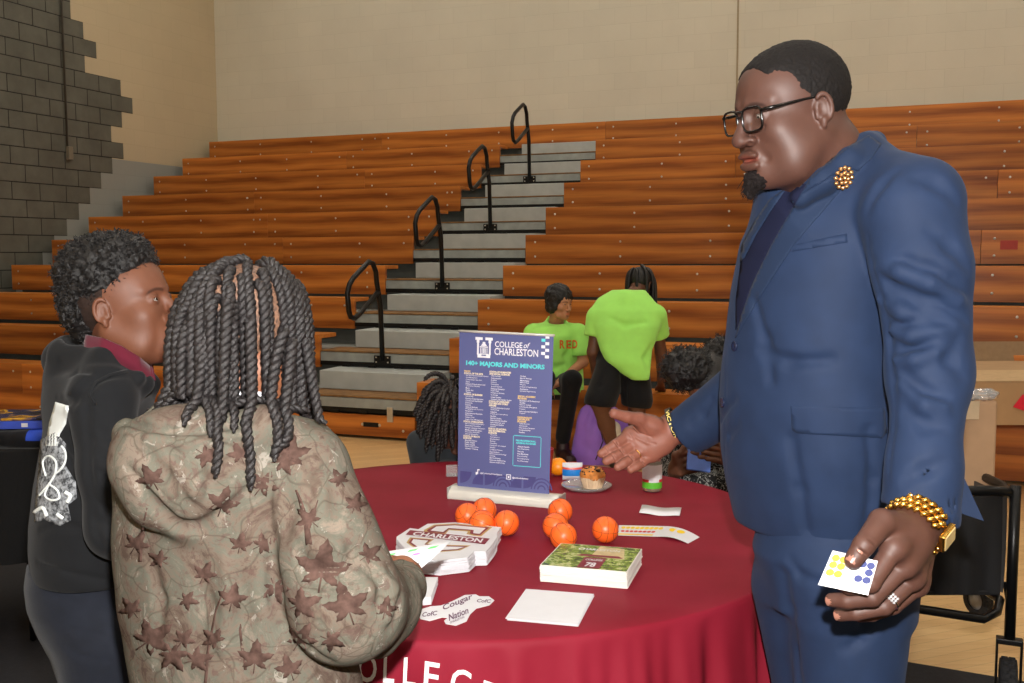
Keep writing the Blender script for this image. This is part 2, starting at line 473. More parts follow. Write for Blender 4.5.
# grey painted blocks, stepped edge (part of the left wall)
ends = [9.844, 10.041, 10.248, 10.045, 10.655, 10.861, 10.655, 10.454, 10.661, 10.452, 10.245, 10.045, 9.85, 9.646, 9.44, 9.249, 9.04, 8.84, 8.64, 8.44]
t = NT('grey_block_paint'); n = t.noise(t.coord('Object'), 3, 5, .6); t.base(t.ramp(n, [(.3, srgb(84, 84, 76)), (.7, srgb(104, 104, 95))])); t.set(Roughness=.55)
M_gb = t.m; M_mort = plain('dark_joint_paint', srgb(36, 35, 33), .8)
mb = MB()
for j in range(-14, 18):
    e = ends[max(0, j+2)] if j+2 < len(ends) else 8.3
    zt = Z0-.2032*j; zb = zt-.2032
    ph = 8.842+(.2032 if (j % 2) == 0 else 0)
    mb.cm = 1
    y0 = 3.; mb.add([B2C(XW+.002, y0, zb), B2C(XW+.002, e, zb), B2C(XW+.002, e, zt), B2C(XW+.002, y0, zt)], [(0, 1, 2, 3)])
    mb.cm = 0; k = int((y0-ph)/.4064)-1
    while True:
        a = max(y0, ph+k*.4064); b = min(e, ph+(k+1)*.4064); k += 1
        if a >= e-.01: break
        if b-a < .02: continue
        m = .006
        mb.box(B2C(XW+.004, (a+b)/2, (zt+zb)/2), (.006, b-a-2*m, .2032-2*m), rotz(YAW))
o = mb.build('trim_2', [M_gb, M_mort]); tag(o, kind='structure')
# conduit with box
c = empty('wall_conduit', B2C(XW+.03, 9.68, 2.6), 'thin grey conduit pipe running down the grey block wall to a small box', 'pipe')
mb = MB(); mb.tube([B2C(XW+.03, 9.68, 7.4), B2C(XW+.03, 9.68, 2.75)], .013, 8); mb.build('pipe', plain('conduit', srgb(70, 68, 62), .5), c, True)
mb = MB(); mb.box(B2C(XW+.04, 9.70, 2.68), (.05, .07, .16), rotz(YAW)); mb.build('outlet_box', plain('box', srgb(120, 112, 96), .5), c, bevel=.005)
# dark floor coverings
M_tarp = plain('dark_floor_cover', srgb(34, 34, 38), .75, 0, .3, .2, 60, .3, 150)
p1, p2 = WZ(905, 663, 0)[:2], WZ(1024, 683, 0)[:2]
d = (p2-p1)/np.linalg.norm(p2-p1); nrm = np.array((d[1], -d[0]))
if nrm[1] > 0: nrm = -nrm
mb = MB(); q = [p1-d*4.6, p1+d*3.0, p1+d*3.0+nrm*4.2, p1-d*4.6+nrm*4.2]
mb.prism([tuple(v) for v in q], 0.0, .006); o = mb.build('floor_cover', M_tarp); tag(o, 'dark grey protective floor covering under the table and people', 'floor cover')
# =================================================================== BLEACHERS
bl = empty('bleachers', B2C(-4, 6.85, 0), 'tall orange brown wooden gym bleachers with grey aisle steps and black handrails', 'bleachers')
bl.rotation_euler = (0, 0, 0)
run, rise = .597, .289
Yr = lambda i: 12.2266-run*i
Zr = lambda i: 3.064-rise*i
XL, XA, XAL, XR = -9.42, -3.43, -4.65, 6.5
def bcoord_obj(name, mb, mat, bev=0):
    """mb built in bleacher frame, object rotated so the grain follows the bench"""
    v = np.array(mb.v); me_f = mb.f
    c = v.mean(0); c[2] = v[:, 2].min()
    o = mesh_obj(name, v-c, me_f, None, None, loc=(0, 0, 0), mats=mat if isinstance(mat, list) else [mat], midx=mb.m, bevel=bev)
    o.parent = bl; o.location = [float(x) for x in (B2C(*c)-wloc(bl))]; o.rotation_euler = (0, 0, YAW)
    return o
rng = random.Random(3)
def bench(i, x0, x1, h=.28):
    mb = MB(); Y, Z = Yr(i), Zr(i)
    mb.box(((x0+x1)/2, Y+.018, Z-h/2), (x1-x0, .036, h))
    mb.box(((x0+x1)/2, Y+.036+.12, Z-.018), (x1-x0, .24, .034))
    mb.cm = 1; x = x0+.10; first = True
    while x < x1-.04:
        for z in (Z-.07, Z-h+.07):
            mb.lathe([(.011, 0), (.011, .003), (.004, .006)], (x, Y, z), 8, rotx(PI/2))
        x += .83+rng.uniform(-.1, .1)
    mb.lathe([(.011, 0), (.011, .003), (.004, .006)], (x1-.1, Y, Z-.07), 8, rotx(PI/2))
    bcoord_obj('bench_board', mb, [M_wood, M_bolt], .004)
for i in range(10):
    if i == 0:
        cuts = [XL, -6.6, XA-.05, -.9, 2.2, XR]
    else:
        o_ = [-2.2, -1.1, -2.9, -.4, -1.7, -.6, -2.4, -1.3, -.2, -2.0][i]
        cuts = [XL, -7.4+(i % 3)*.6, XAL]; 
    for a, b in zip(cuts[:-1], cuts[1:]): bench(i, a, b-.003)
    if i:
        cuts = [XA, o_+1.2, o_+4.2, XR]
        for a, b in zip(cuts[:-1], cuts[1:]): bench(i, a, b-.003)
    Y, Z = Yr(i), Zr(i); D = Z-.14
    # deck behind the seats
    mb = MB()
    y1 = Yr(i-1)+.12 if i else YBK-.02
    mb.box(((XL+XR)/2, (Y+.05+y1)/2, D-.02), (XR-XL-.02, y1-Y-.05, .036))
    bcoord_obj('foot_deck', mb, M_gray)
    mb = MB(); zt = Z-.05; zb = (D-rise) if i < 9 else .0
    mb.box(((XL+XR)/2, Y+.13, (D-.04+zb)/2), (XR-XL-.04, .02, D-.04-zb)); bcoord_obj('riser', mb, M_dgray if i < 9 else M_black)
    # seat brackets
    x = XL+.15
    while x < XR:
        if i > 3 and not (XAL < x < XA): mb = MB(); mb.box((x, Y+.12, Z-.09), (.04, .16, .11)); bcoord_obj('seat_bracket', mb, M_dgray)
        x += 1.6
    if i:  # aisle pieces
        w = XA-XAL; xc = (XA+XAL)/2
        mb = MB(); mb.box((xc, Y+.012, D-.045), (w-.01, .024, .075)); bcoord_obj('step_nosing', mb, M_gray, .003)
        mb = MB(); mb.box((xc, Y+.16, D+.004), (w-.01, .32, .012)); bcoord_obj('step_tread', mb, M_tread, .002)
        mb = MB(); mb.box((xc, Y+.02, D-.10), (w, .03, .035))
        for k in range(4): mb.box((XAL+.25+k*.25, Y+.012, D-.115), (.07, .03, .02))
        bcoord_obj('dark_gap_strip', mb, M_black)  # black strip standing in for the dark gap beneath the nosing
        if i <= 9:
            x0 = XAL+.17; mb = MB(); f = Y+.30
            mb.box(((x0+XA)/2, (f+Yr(i-1))/2+.03, D+.012+.075), (XA-x0-.01, Yr(i-1)-f+.06, .15)); bcoord_obj('half_step', mb, M_step, .006)
    else:
        mb = MB(); mb.box(((XA+XAL)/2, Y+.06, Z-.28-.06), (XA-XAL, .03, .12)); bcoord_obj('step_nosing', mb, M_dgray)
# kick boards in front
for a, b in ((XL, -6.2), (-6.2, XA-.02), (XA+.02, .2), (.2, 3.2), (3.2, XR)):
    mb = MB(); Y = Yr(9); hh = .165
    mb.box(((a+b)/2, Y+.018, .025+hh/2), (b-a-.004, .036, hh)); mb.cm = 1
    x = b-.1
    while x > a: mb.lathe([(.011, 0), (.011, .003), (.004, .006)], (x, Y, .08), 8, rotx(PI/2)); x -= .9
    bcoord_obj('kick_board', mb, [M_wood, M_bolt], .004)
mb = MB(); mb.box(((XL+XR)/2, Yr(9)+.10, .1), (XR-XL, .04, .19)); bcoord_obj('base_skirt', mb, M_black)
mb = MB(); mb.box((-3.83, Yr(9)-.002, .115), (.13, .01, .035)); mb.cm = 1
for dx in (-.075, .075): mb.lathe([(.012, 0), (.012, .004)], (-3.83+dx, Yr(9), .115), 8, rotx(PI/2))
bcoord_obj('hand_hole', mb, [M_black, M_bolt])
mb = MB(); mb.box((-3.66, Yr(9)-.004, .20), (.05, .012, .11)); mb.box((-3.66, Yr(9)+.02, .258), (.05, .06, .006)); bcoord_obj('latch', mb, M_bolt, .002)
# handrails
for i in (2, 4, 6, 8):
    X = -4.04; Y, Z = Yr(i), Zr(i); D = Z-.14
    hd = bcoord_obj('handrail', (lambda m: (m.tube([np.array((X, Y-.01, D-.06)), np.array((X, Y-.03, D+.4)), np.array((X, Y-.09, D+.60)),
        np.array((X, Y-.10, D+.68)), np.array((X, Y-.15, D+.75)), np.array((X, Y-.22, D+.765)), np.array((X, Y-.27, D+.74)),
        np.array((X, Y-.47, D+.64)), np.array((X, Y-.53, D+.59)), np.array((X, Y-.565, D+.52)), np.array((X, Y-.545, D+.38)), np.array((X, Y-.52, D+.335)), np.array((X, Y-.46, D+.32)),
        np.array((X, Y-.38, D+.35)), np.array((X, Y-.06, D+.52))], .021, 12), m)[1])(MB()), M_black)
    hd.data.polygons.foreach_set('use_smooth', [True]*len(hd.data.polygons))
    mb = MB(); mb.box((X, Y-.012, D-.055), (.15, .012, .07)); mb.cm = 1
    for dx in (-.055, .055):
        for dz in (-.02, .02): mb.lathe([(.007, 0), (.007, .004)], (X+dx, Y-.018, D-.055+dz), 8, rotx(PI/2))
    bcoord_obj('rail_bracket', mb, [M_black, M_bolt])
# =================================================================== LIGHT, WORLD, CAMERA
M_lens = plain('x', srgb(250, 240, 220), .5)
t = NT('lamp_diffuser'); t.p.inputs['Emission Color'].default_value = (1, .93, .82, 1); t.p.inputs['Emission Strength'].default_value = LAMP_E if 'LAMP_E' in globals() else 9.; t.base(srgb(250, 240, 220))
M_lamp = t.m
first = None
for X in (-7, -3, 1, 5.5):
    for Y in (-3, 1.5, 6., 10.):
        if first is None:
            first = empty('ceiling_lamp', B2C(X, Y, 7.3), 'rectangular gym ceiling lamp with white diffuser hanging under the ceiling', 'lamp', 'gym ceiling lamps')
            mb = MB(); mb.box(B2C(X, Y, 7.38), (1.24, .64, .1), rotz(YAW)); mb.build('housing', M_bolt, first, bevel=.01)
            mb = MB(); mb.box(B2C(X, Y, 7.32), (1.16, .56, .03), rotz(YAW)); mb.build('diffuser', M_lamp, first)
        else:
            c = copy_tree(first); c.location = [float(x) for x in B2C(X, Y, 7.3)]
wd = bpy.data.worlds.new('w'); SC.world = wd; wd.use_nodes = True
wd.node_tree.nodes['Background'].inputs[0].default_value = (1, .9, .75, 1); wd.node_tree.nodes['Background'].inputs[1].default_value = .05
fl = bpy.data.lights.new('camera_flash', 'SPOT'); fl.energy = FLASH; fl.color = (1, .97, .94); fl.shadow_soft_size = .022
fl.spot_size = 1.75; fl.spot_blend = .5
fo = bpy.data.objects.new('camera_flash', fl); COL.objects.link(fo); fo.location = (.03, .0, HC+.17); fo.rotation_euler = (PI/2-PIT*.6, 0, 0)
cam = bpy.data.cameras.new('cam'); co = bpy.data.objects.new('camera', cam); COL.objects.link(co)
cam.sensor_width = 36; cam.lens = F/1024*36; cam.clip_start = .02
co.matrix_world = Matrix.Translation((0, 0, HC)) @ Matrix.Rotation(PI/2-PIT, 4, 'X') @ Matrix.Rotation(ROL, 4, 'Z')
SC.camera = co
SC.view_settings.view_transform = 'Standard'; SC.view_settings.look = 'None'; SC.view_settings.gamma = 1; SC.view_settings.exposure = 0.
SC.view_settings.use_curve_mapping = False
# =================================================================== TABLE AND WHAT LIES ON IT
TC = np.array((-.09, 2.507)); TR = .782; TZ = .757
M_alu = plain('aluminium', srgb(214, 212, 204), .35, .3, .5, .04)
tb = empty('folding_table', (TC[0], TC[1], 0), 'round folding banquet table hidden under a maroon cloth', 'table')
mb = MB(); mb.lathe([(.755, .712), (.762, .72), (.762, .742), (.755, .748)], (TC[0], TC[1], 0), 64); mb.build('tabletop', plain('tabletop', srgb(180, 170, 155), .5), tb)
for sx in (-1, 1):
    mb = MB(); x = TC[0]+sx*.42; y = TC[1]
    mb.tube([(x, y-.3, .712), (x, y-.3, .03), (x, y-.27, .015), (x, y+.27, .015), (x, y+.3, .03), (x, y+.3, .712)], .014, 8); mb.build('leg', M_alu, tb, True)
def skirtR(th, z):
    t_ = max(0, TZ-.010-z); k = min(1, t_/.16)**.7
    w = .5+.5*math.sin(th*1.0+1.2)
    a_ = .55+.45*math.sin(th*7+1)
    f = math.sin(th*37+1.6*math.sin(th*5))*.45+math.sin(th*61+2*math.sin(th*3)+t_*2)*.40*a_+math.sin(th*103+1.5*math.sin(th*11))*.22*(1-a_*.5)
    return TR+.002+k*(.010+.013*f)+t_*(.05+.03*f)
N = 1500; V = []; Fc = []
rads = [0., .1, .2, .3, .4, .5, .6, .68, .73, TR-.008, TR-.003, TR-.000]
zs = [TZ]*10+[TZ-.0012, TZ-.005]
rows = []
for r, z in zip(rads, zs): rows.append([(TC[0]+r*math.cos(2*PI*k/N), TC[1]+r*math.sin(2*PI*k/N), z) for k in range(N)])
zz = [TZ-.012, TZ-.018, TZ-.026, TZ-.036, TZ-.05, TZ-.065, TZ-.08]+[TZ-.08-(TZ-.09)*i/16 for i in range(1, 17)]
for z in zz: rows.append([(TC[0]+skirtR(2*PI*k/N, z)*math.cos(2*PI*k/N), TC[1]+skirtR(2*PI*k/N, z)*math.sin(2*PI*k/N), z) for k in range(N)])
for r in rows: V += r
for i in range(len(rows)-1):
    for k in range(N): Fc.append((i*N+k, i*N+(k+1) % N, (i+1)*N+(k+1) % N, (i+1)*N+k))
Fc = [tuple(reversed(f)) for f in Fc]
t = NT('maroon_cloth'); v = t.coord('Object'); t.base(t.ramp(t.noise(v, 5, 4), [(.3, srgb(124, 25, 40)), (.7, srgb(136, 32, 49))]))
t.set(Roughness=.62); t.p.inputs['Specular IOR Level'].default_value = .12; t.p.inputs['Roughness'].default_value = .6
w = t.n('ShaderNodeTexWave'); w.inputs['Scale'].default_value = 180; t.l(v, w.inputs[0]); t.bump(t.math('ADD', t.noise(v, 300, 2), w.outputs[1]), .08, .001)
cl = empty('tablecloth', (TC[0], TC[1], 0), 'maroon cloth with white lettering draped over the round table', 'tablecloth')
mesh_obj('cloth', V, Fc, t.m, cl, True)
# white lettering on the skirt: each letter placed on the draped surface
def skirt_hit(px, py):
    d = W(px, py, 1.)-CAMP; R = TR+.02
    for _ in range(4):
        a = d[0]**2+d[1]**2; b = -2*(d[0]*TC[0]+d[1]*TC[1]); c = TC@TC-R*R
        k = (-b-math.sqrt(max(0, b*b-4*a*c)))/(2*a); P = CAMP+d*k
        R = skirtR(math.atan2(P[1]-TC[1], P[0]-TC[0]) % (2*PI), P[2])+.003
    return P
mb = MB()
for ch, x0, x1, y0, an in (('C', 334, 352, 654, .02), ('O', 358, 377, 653.5, .06), ('L', 384, 395, 654, .10), ('L', 404, 417, 657, .13), ('E', 425, 440, 661, .17), ('G', 452, 472, 667, .24), ('E', 484, 500, 680, .33)):
    v, f = text_mesh(ch, 1., .012); lo, hi = v.min(0), v.max(0); h = 28.5
    P = []
    # subdivide by dense vertices is unnecessary: letters are small
    for x, y in v:
        u = (x-lo[0])/(hi[0]-lo[0])*(x1-x0); w_ = (1-(y-lo[1])/(hi[1]-lo[1]))*h
        P.append(skirt_hit(x0+u-an*w_*.35, y0+w_+an*u))
    mb.add(P, f)
mb.build('white_lettering', plain('white_print', srgb(240, 235, 235), .6), cl)
# ---------------------------------------------------------- tabletop banner
A = WZ(447, 499, TZ); Bp = WZ(552, 509, TZ); ux = Bp-A; ux[2] = 0; LW = np.linalg.norm(ux); ux /= LW; uy = np.array((-ux[1], ux[0], 0)); uz = np.array((0, 0, 1.))
bn = empty('tabletop_banner', (A+Bp)/2+uy*.03, 'small upright blue banner on a silver base listing majors and minors', 'banner')
ba = empty('x'); bpy.data.objects.remove(ba)
def Mb(x, y, z): return A+ux*x+uy*y+uz*z
prof = [(0, 0), (.075, 0), (.075, .006), (.068, .020), (.052, .030), (.030, .031), (.012, .022), (.002, .010)]
mb = MB(); n = len(prof)
vs = [Mb(x, y, z) for x in (.0, LW+.012) for y, z in prof]
mb.add(vs, [tuple(range(n)), tuple(range(2*n-1, n-1, -1))]+[(i, n+i, n+(i+1) % n, (i+1) % n) for i in range(n)]); mb.build('base', M_alu, bn, bevel=.002)
mb = MB(); y0 = .038
for x in (-.004, LW+.012): mb.box(Mb(x+.002, y0, .016), (.006, .06, .03), np.stack((ux, uy, uz), 1))
mb.build('end_cap', plain('cap', srgb(190, 190, 186), .3, .5), bn, bevel=.002)
# poster corners from the photograph on the leaning plane
def on_plane(px, py, P0, nrm):
    d = W(px, py, 1.)-CAMP; k = ((P0-CAMP)@nrm)/(d@nrm); return CAMP+d*k
lean = .05; nrm = -uy*math.cos(lean)+uz*math.sin(lean)*1.; P0 = Mb(0, .036, .028)
BL_, BR_, TL_, TR_ = [on_plane(px, py, P0, nrm) for px, py in ((457.5, 487), (549, 495), (459.5, 331), (553.5, 335.5))]
def Mp(u, v, w=0.):   # u,v in 0..1 (v up)
    P = (BL_*(1-u)+BR_*u)*(1-v)+(TL_*(1-u)+TR_*u)*v
    return P+nrm*(w+.004*math.sin(u*PI))
PW = np.linalg.norm(BR_-BL_); PH = np.linalg.norm(TL_-BL_)
t = NT('banner_print'); v = t.coord('Object'); t.base(t.ramp(t.noise(v, 3, 3), [(.3, srgb(90, 96, 146)), (.7, srgb(98, 104, 154))])); t.set(Roughness=.45)
mb = MB(); nn = 12
for s_ in (0, -.0012):
    mb.add([Mp(i/nn, j, s_) for i in range(nn+1) for j in (0, 1)], [((2*i, 2*i+2, 2*i+3, 2*i+1) if s_ == 0 else (2*i, 2*i+1, 2*i+3, 2*i+2)) for i in range(nn)])
pst = mb.build('poster', t.m, bn, True)
mb = MB(); mb.tube([Mp(-.01, 1.0), Mp(.25, 1.0), Mp(.5, 1.), Mp(.75, 1.), Mp(1.01, 1.0)], .0035, 8); mb.build('top_rail', M_alu, bn, True)
mb = MB(); mb.tube([Mp(.5, .0, -.012), Mp(.5, .99, -.008)], .004, 8); mb.build('support_pole', M_alu, bn, True)
M_wp = plain('banner_white', srgb(238, 238, 245), .5); M_tq = plain('banner_turquoise', srgb(96, 218, 222), .5); M_yl = plain('banner_yellow', srgb(232, 200, 130), .5); M_sh = plain('banner_shapes', srgb(74, 72, 128), .5)
def Q(x, y, z): return Mp(x/100., 1-y/170., z+.0006)      # banner page: 100 wide, 170 tall (y down)
def M_(x, y, z): return Q(x, -y, z)
LGY = -5.5
pr = MB()
pr.cm = 3
for k, (x, kind) in enumerate([(3, 0), (17, 1), (31, 0), (45, 2), (59, 1), (73, 0), (86, 2)]):
    for j in range(8 if kind != 2 else 12):
        a0, a1 = PI/2*j/8, PI/2*(j+1)/8; R0 = 13
        if kind == 0: pr.add([Q(x, 152, -.0003), Q(x+R0*math.cos(a1), 152+R0*math.sin(a1), -.0003), Q(x+R0*math.cos(a0), 152+R0*math.sin(a0), -.0003)], [(0, 1, 2)])
        elif kind == 1 and j < 8: pr.add([Q(x+12, 165, -.0003), Q(x+12-12*math.cos(a0), 165-12*math.sin(a0), -.0003), Q(x+12-12*math.cos(a1), 165-12*math.sin(a1), -.0003)], [(0, 1, 2)])
    if kind == 2:
        for rr in (5, 9, 12.5):
            for j in range(10):
                a0, a1 = PI*j/10, PI*(j+1)/10
                pr.add([Q(x+6+r_*math.cos(a)*.9, 165-r_*math.sin(a), -.0003) for r_, a in ((rr, a0), (rr, a1), (rr-1.6, a1), (rr-1.6, a0))], [(0, 1, 2, 3)])
pr.cm = 0
# twin column and portico emblem
def rect(x0, y0, x1, y1):
    o_ = LGY; pr.add([Q(x0, y1+o_, 0), Q(x1, y1+o_, 0), Q(x1, y0+o_, 0), Q(x0, y0+o_, 0)], [(0, 1, 2, 3)])
def poly(ps): pr.add([Q(x, y+LGY, 0) for x, y in ps], [tuple(range(len(ps)))])
for sg in (1, -1):
    c = 27.5; X = lambda x: c+sg*(x-c)
    for a, b in (((18, 11), (26, 14)), ((19.5, 14), (22.5, 17)), ((20, 17), (22, 30)), ((20.5, 29), (25, 33))):
        xs = sorted((X(a[0]), X(b[0]))); rect(xs[0], a[1], xs[1], b[1])
    for x in (23.6, 25.2, 26.6): xs = sorted((X(x), X(x+.8))); rect(xs[0], 22.5, xs[1], 28)
rect(22.8, 28.4, 32.2, 29.6); rect(23, 20.8, 32, 22); poly([(27.5, 15.5), (24, 20.3), (31, 20.3)]); rect(26, 16, 29, 20.5); rect(24, 31, 31, 33)
put_text(pr, 'COLLEGE', 54, -12.1, M_, h=6.2, w=29, bold=.012, z=0)
put_text(pr, 'of', 73, -11.9, M_, h=6, w=5.5, bold=.006, z=0, shear=.3)
put_text(pr, 'CHARLESTON', 62, -19.8, M_, h=7.6, w=46, bold=.014, z=0)
pr.cm = 1; LGY = 0; put_text(pr, '140+ MAJORS AND MINORS', 50, -34.6, M_, h=6.6, w=84, bold=.045, z=0)
for i, (x, y) in enumerate([(88, 3.5), (92, 0), (92, 7), (88, 10.5), (92, 14), (88, 17.5), (92, 21)]):
    pr.cm = 1 if i == 0 else 0; rect(x, y+.4, x+4, y+3.6)
cols = [
 (6, 43, [('Y', 'MAJORS'), ('H', 'SCHOOL OF THE ARTS'), 'Art and Architectural History', 'Arts Management', 'Computing in the Arts', 'Dance', 'Historic Preservation and', 'Community Planning', 'Music', 'Studio Art', 'Theatre', ('H', 'SCHOOL OF BUSINESS'), 'Accounting', 'Business Administration', 'Commercial Real Estate', 'Economics', 'Finance', 'General Business', 'Hospitality and Tourism', 'Management', 'International Business', 'Marketing', 'Supply Chain', 'Supply Chain Management', ('H', 'SCHOOL OF EDUCATION'), 'Early Childhood Education', 'Elementary Education', 'Foreign Language Education', 'Middle Level Education', 'Secondary Education', 'Special Education', ('H', 'SCHOOL OF HEALTH'), ('H', 'SCIENCES'), 'Exercise Science', 'Public Health', 'Public Health', 'Physical Education', 'Athletic Training']),
 (34, 42, [('H', 'SCHOOL OF HUMANITIES'), ('H', 'AND SOCIAL SCIENCES'), 'Anthropology', 'Communication', 'English', 'History', 'Philosophy', 'Jewish Studies', 'Political Science', 'Psychology', 'Religious Studies', 'Sociology', 'Urban Studies', "Women's and Gender Studies", ('H', 'SCHOOL OF LANGUAGES'), ('H', 'CULTURES AND WORLD'), ('H', 'AFFAIRS'), 'African American Studies', 'Archaeology', 'Classics', 'French and Francophone', 'Studies', 'German Studies', 'International Studies', 'Latin American and', 'Caribbean Studies', 'Spanish', ('H', 'SCHOOL OF NATURAL'), ('H', 'AND MATHEMATICAL'), ('H', 'SCIENCES'), 'Astronomy', 'Astrophysics', 'Biochemistry', 'Biology', 'Chemistry', 'Computer Information', 'Systems', 'Computer Science', 'Data Science', 'Environmental Geology', 'Geology', 'Marine Biology', 'Software Engineering', 'Systems Engineering']),
 (65, 45, ['Geology', 'Marine Biology', 'Mathematics', 'Meteorology', 'Physics', 'Software Engineering', 'Statistics', 'Systems Engineering', None, ('Y', 'SPECIAL ACADEMIC'), ('Y', 'PROGRAMS'), 'Bachelor of Professional', 'Studies', 'Honors College', 'Individually Designed', 'Program', 'International Scholars', 'Program', None, ('Y', 'UNDERGRADUATE'), ('Y', 'CERTIFICATE'), ('Y', 'PROGRAMS'), 'Cybersecurity', 'Geospatial', 'Information Systems', 'Sustainability', 'Studies'])]
for x0, y, L in cols:
    for e in L:
        st = 2.27
        if e is None: y = 66.5 if y < 70 else 89; continue
        if isinstance(e, tuple):
            pr.cm = 2 if e[0] == 'Y' else 4; ind = 0; tx = e[1]; hh = 2.0; bo = .05; wch = 1.16
        else: pr.cm = 0; ind = 2; tx = e; hh = 1.55; bo = .012; wch = .86
        put_text(pr, tx, x0+ind, -y, M_, h=hh if isinstance(e, tuple) else None, w=None if not isinstance(e, tuple) else len(tx)*wch, bold=bo, align='LEFT', z=0) if isinstance(e, tuple) else put_text(pr, tx, x0+ind, -y, M_, h=hh, w=len(tx)*wch, bold=bo, align='LEFT', z=0)
        y += st
pr.cm = 1
for (xa, ya, xb, yb) in ((62, 108.5, 90, 109.2), (62, 141, 90, 141.7), (61, 109.2, 61.6, 141), (90, 109.5, 90.6, 141)): rect(xa, ya, xb, yb)
for i, tx in enumerate(('PRE-PROFESSIONAL', 'ADVISING PROGRAMS')): put_text(pr, tx, 64, -(114+i*2.6), M_, h=2., w=21, bold=.05, align='LEFT', z=0)
pr.cm = 0
for i, tx in enumerate(('Allied Health', 'Pre-Dentistry', 'Pre-Law', 'Pre-Medicine', 'Pre-Nursing', 'Pre-Optometry', 'Pre-Pharmacy')): put_text(pr, tx, 66, -(120.4+i*2.6), M_, h=1.6, w=len(tx)*.95, bold=.012, align='LEFT', z=0)
put_text(pr, '@CollegeofCharleston', 26, -152.5, M_, h=2.1, w=24, bold=.02, align='LEFT', z=0)
put_text(pr, '@cofcadmissions', 61, -154.5, M_, h=2.1, w=17, bold=.02, align='LEFT', z=0)
LGY = -5; rect(22.4, 153.5, 23.4, 158.5); rect(23.4, 153.5, 25, 154.6); rect(20.6, 156.6, 22.4, 159.4)
for (xa, ya, xb, yb) in ((54.5, 156.3, 59.5, 157), (54.5, 161, 59.5, 161.7), (54.5, 156.3, 55.1, 161.7), (58.9, 156.3, 59.5, 161.7), (56.2, 158.1, 57.9, 160)): rect(xa, ya, xb, yb)
pr.build('banner_print', [M_wp, M_tq, M_yl, M_sh, plain('banner_cream', srgb(240, 228, 196), .5)], pst)
# ---------------------------------------------------------- mini basketballs
M_ball = plain('orange_rubber', srgb(246, 104, 36), .38, 0, .5, .05, 40); M_seam = plain('ball_seam', srgb(40, 16, 10), .6)
def ball_tree(R):
    e = empty('mini_basketball'); mb = MB(); mb.sphere((0, 0, 0), R, 32); mb.build('ball', M_ball, e, True)
    mb = MB(); r = R*1.003; n = 48
    circ = lambda f: [f(2*PI*k/n) for k in range(n)]
    mb.tube(circ(lambda a: (r*math.cos(a), r*math.sin(a), 0)), R*.014, 5, closed=True)
    mb.tube(circ(lambda a: (0, r*math.cos(a), r*math.sin(a))), R*.014, 5, closed=True)
    for s_ in (1, -1):
        def g(a):
            p = np.array((s_*(.62-.22*math.cos(2*a)), math.cos(a)*.8, math.sin(a)*.8)); return p/np.linalg.norm(p)*r
        mb.tube(circ(g), R*.014, 5, closed=True)
    mb.build('seam', M_seam, e, True); return e
BR = .0312; b0 = ball_tree(BR)
balls = [((467.5, 516), (.3, .8, .2), 'orange mini basketball at the left end of the four behind the white card stack'),
 ((484.4, 510.5), (1.2, .4, .9), 'orange mini basketball rearmost of the four beside the silver banner base'),
 ((482.0, 523.5), (.5, .2, 1.9), 'orange mini basketball half hidden right behind the Charleston card stack'),
 ((506.5, 523.5), (.9, .5, .4), 'orange mini basketball standing clear at the right of the four by the card stack'),
 ((560.3, 511.4), (1.1, -.3, .6), 'orange mini basketball farthest back of the three before the banner corner'),
 ((555.6, 526.5), (.2, .9, 1.3), 'orange mini basketball in the middle of the three behind the brochures'),
 ((563.5, 536.8), (1.4, .9, 2.2), 'orange mini basketball nearest the brochure pile, front of the three'),
 ((605.3, 530), (.05, .1, .12), 'orange mini basketball standing alone between brochures and yellow sticker strip')]
for i, (p, r, lb) in enumerate(balls):
    o = b0 if i == 0 else copy_tree(b0)
    o.location = [float(v) for v in WZ(*p, TZ+BR)+np.array((0, 0, .0012))]; o.rotation_euler = r; tag(o, lb, 'ball', 'mini basketballs on the table')
o = empty('orange', WZ(558, 466.5, TZ+.029)-np.array((0, 0, .0)), 'plain bright orange fruit behind the right edge of the banner', 'orange')
mb = MB(); mb.sphere(wloc(o), .029, 24, (1, 1, .94)); mb.build('peel', plain('orange_peel', srgb(255, 150, 20), .4, 0, .5, .04, 60, .3, 300), o, True)
mb = MB(); mb.lathe([(.004, 0), (.003, .002)], wloc(o)+np.array((0, 0, .0265)), 8); mb.build('stem', plain('stem', srgb(90, 110, 40), .6), o)
# ---------------------------------------------------------- die cut cards
M_card = plain('white_card', srgb(214, 214, 218), .55, 0, .4, .02); M_maroon = plain('maroon_print', srgb(124, 28, 48), .5); M_gold = plain('gold_print', srgb(180, 150, 90), .5)
s6 = lambda x, y: (380+x/6.829, 500+y/6.829)
ch = .033; zt = TZ+ch
out = [(115, 250), (205, 192), (262, 200), (325, 163), (510, 153), (828, 186), (800, 225), (795, 262), (770, 300), (725, 350), (645, 352), (600, 392), (405, 415), (240, 400), (170, 330), (115, 268)]
P = [WZ(*s6(x, y), zt)[:2] for x, y in out]; cx_, cy_ = np.mean(P, axis=0); NL = 24; lt = ch/NL
outl = [(p[0]-cx_, p[1]-cy_) for p in P]
rr = random.Random(8)
mb = MB(); mb.prism(outl, 0, lt*.93); card = mb.build('die_cut_card', M_card, loc=(0, 0, 0))
for i in range(NL):
    o = card if i == 0 else card.copy()
    if i: COL.objects.link(o)
    top = i == NL-1
    o.location = (cx_+(0 if top else rr.uniform(-.0018, .0018)), cy_+(0 if top else rr.uniform(-.0018, .0018)), TZ+.0003+i*lt); o.rotation_euler = (0, 0, 0 if top else rr.uniform(-.012, .012)+(.02 if i < NL//2 else 0))
    tag(o, 'top white die cut card printed with a maroon and gold C and CHARLESTON' if top else 'white die cut card in the pile below the printed CHARLESTON card', 'card', 'die cut cards in the Charleston pile')
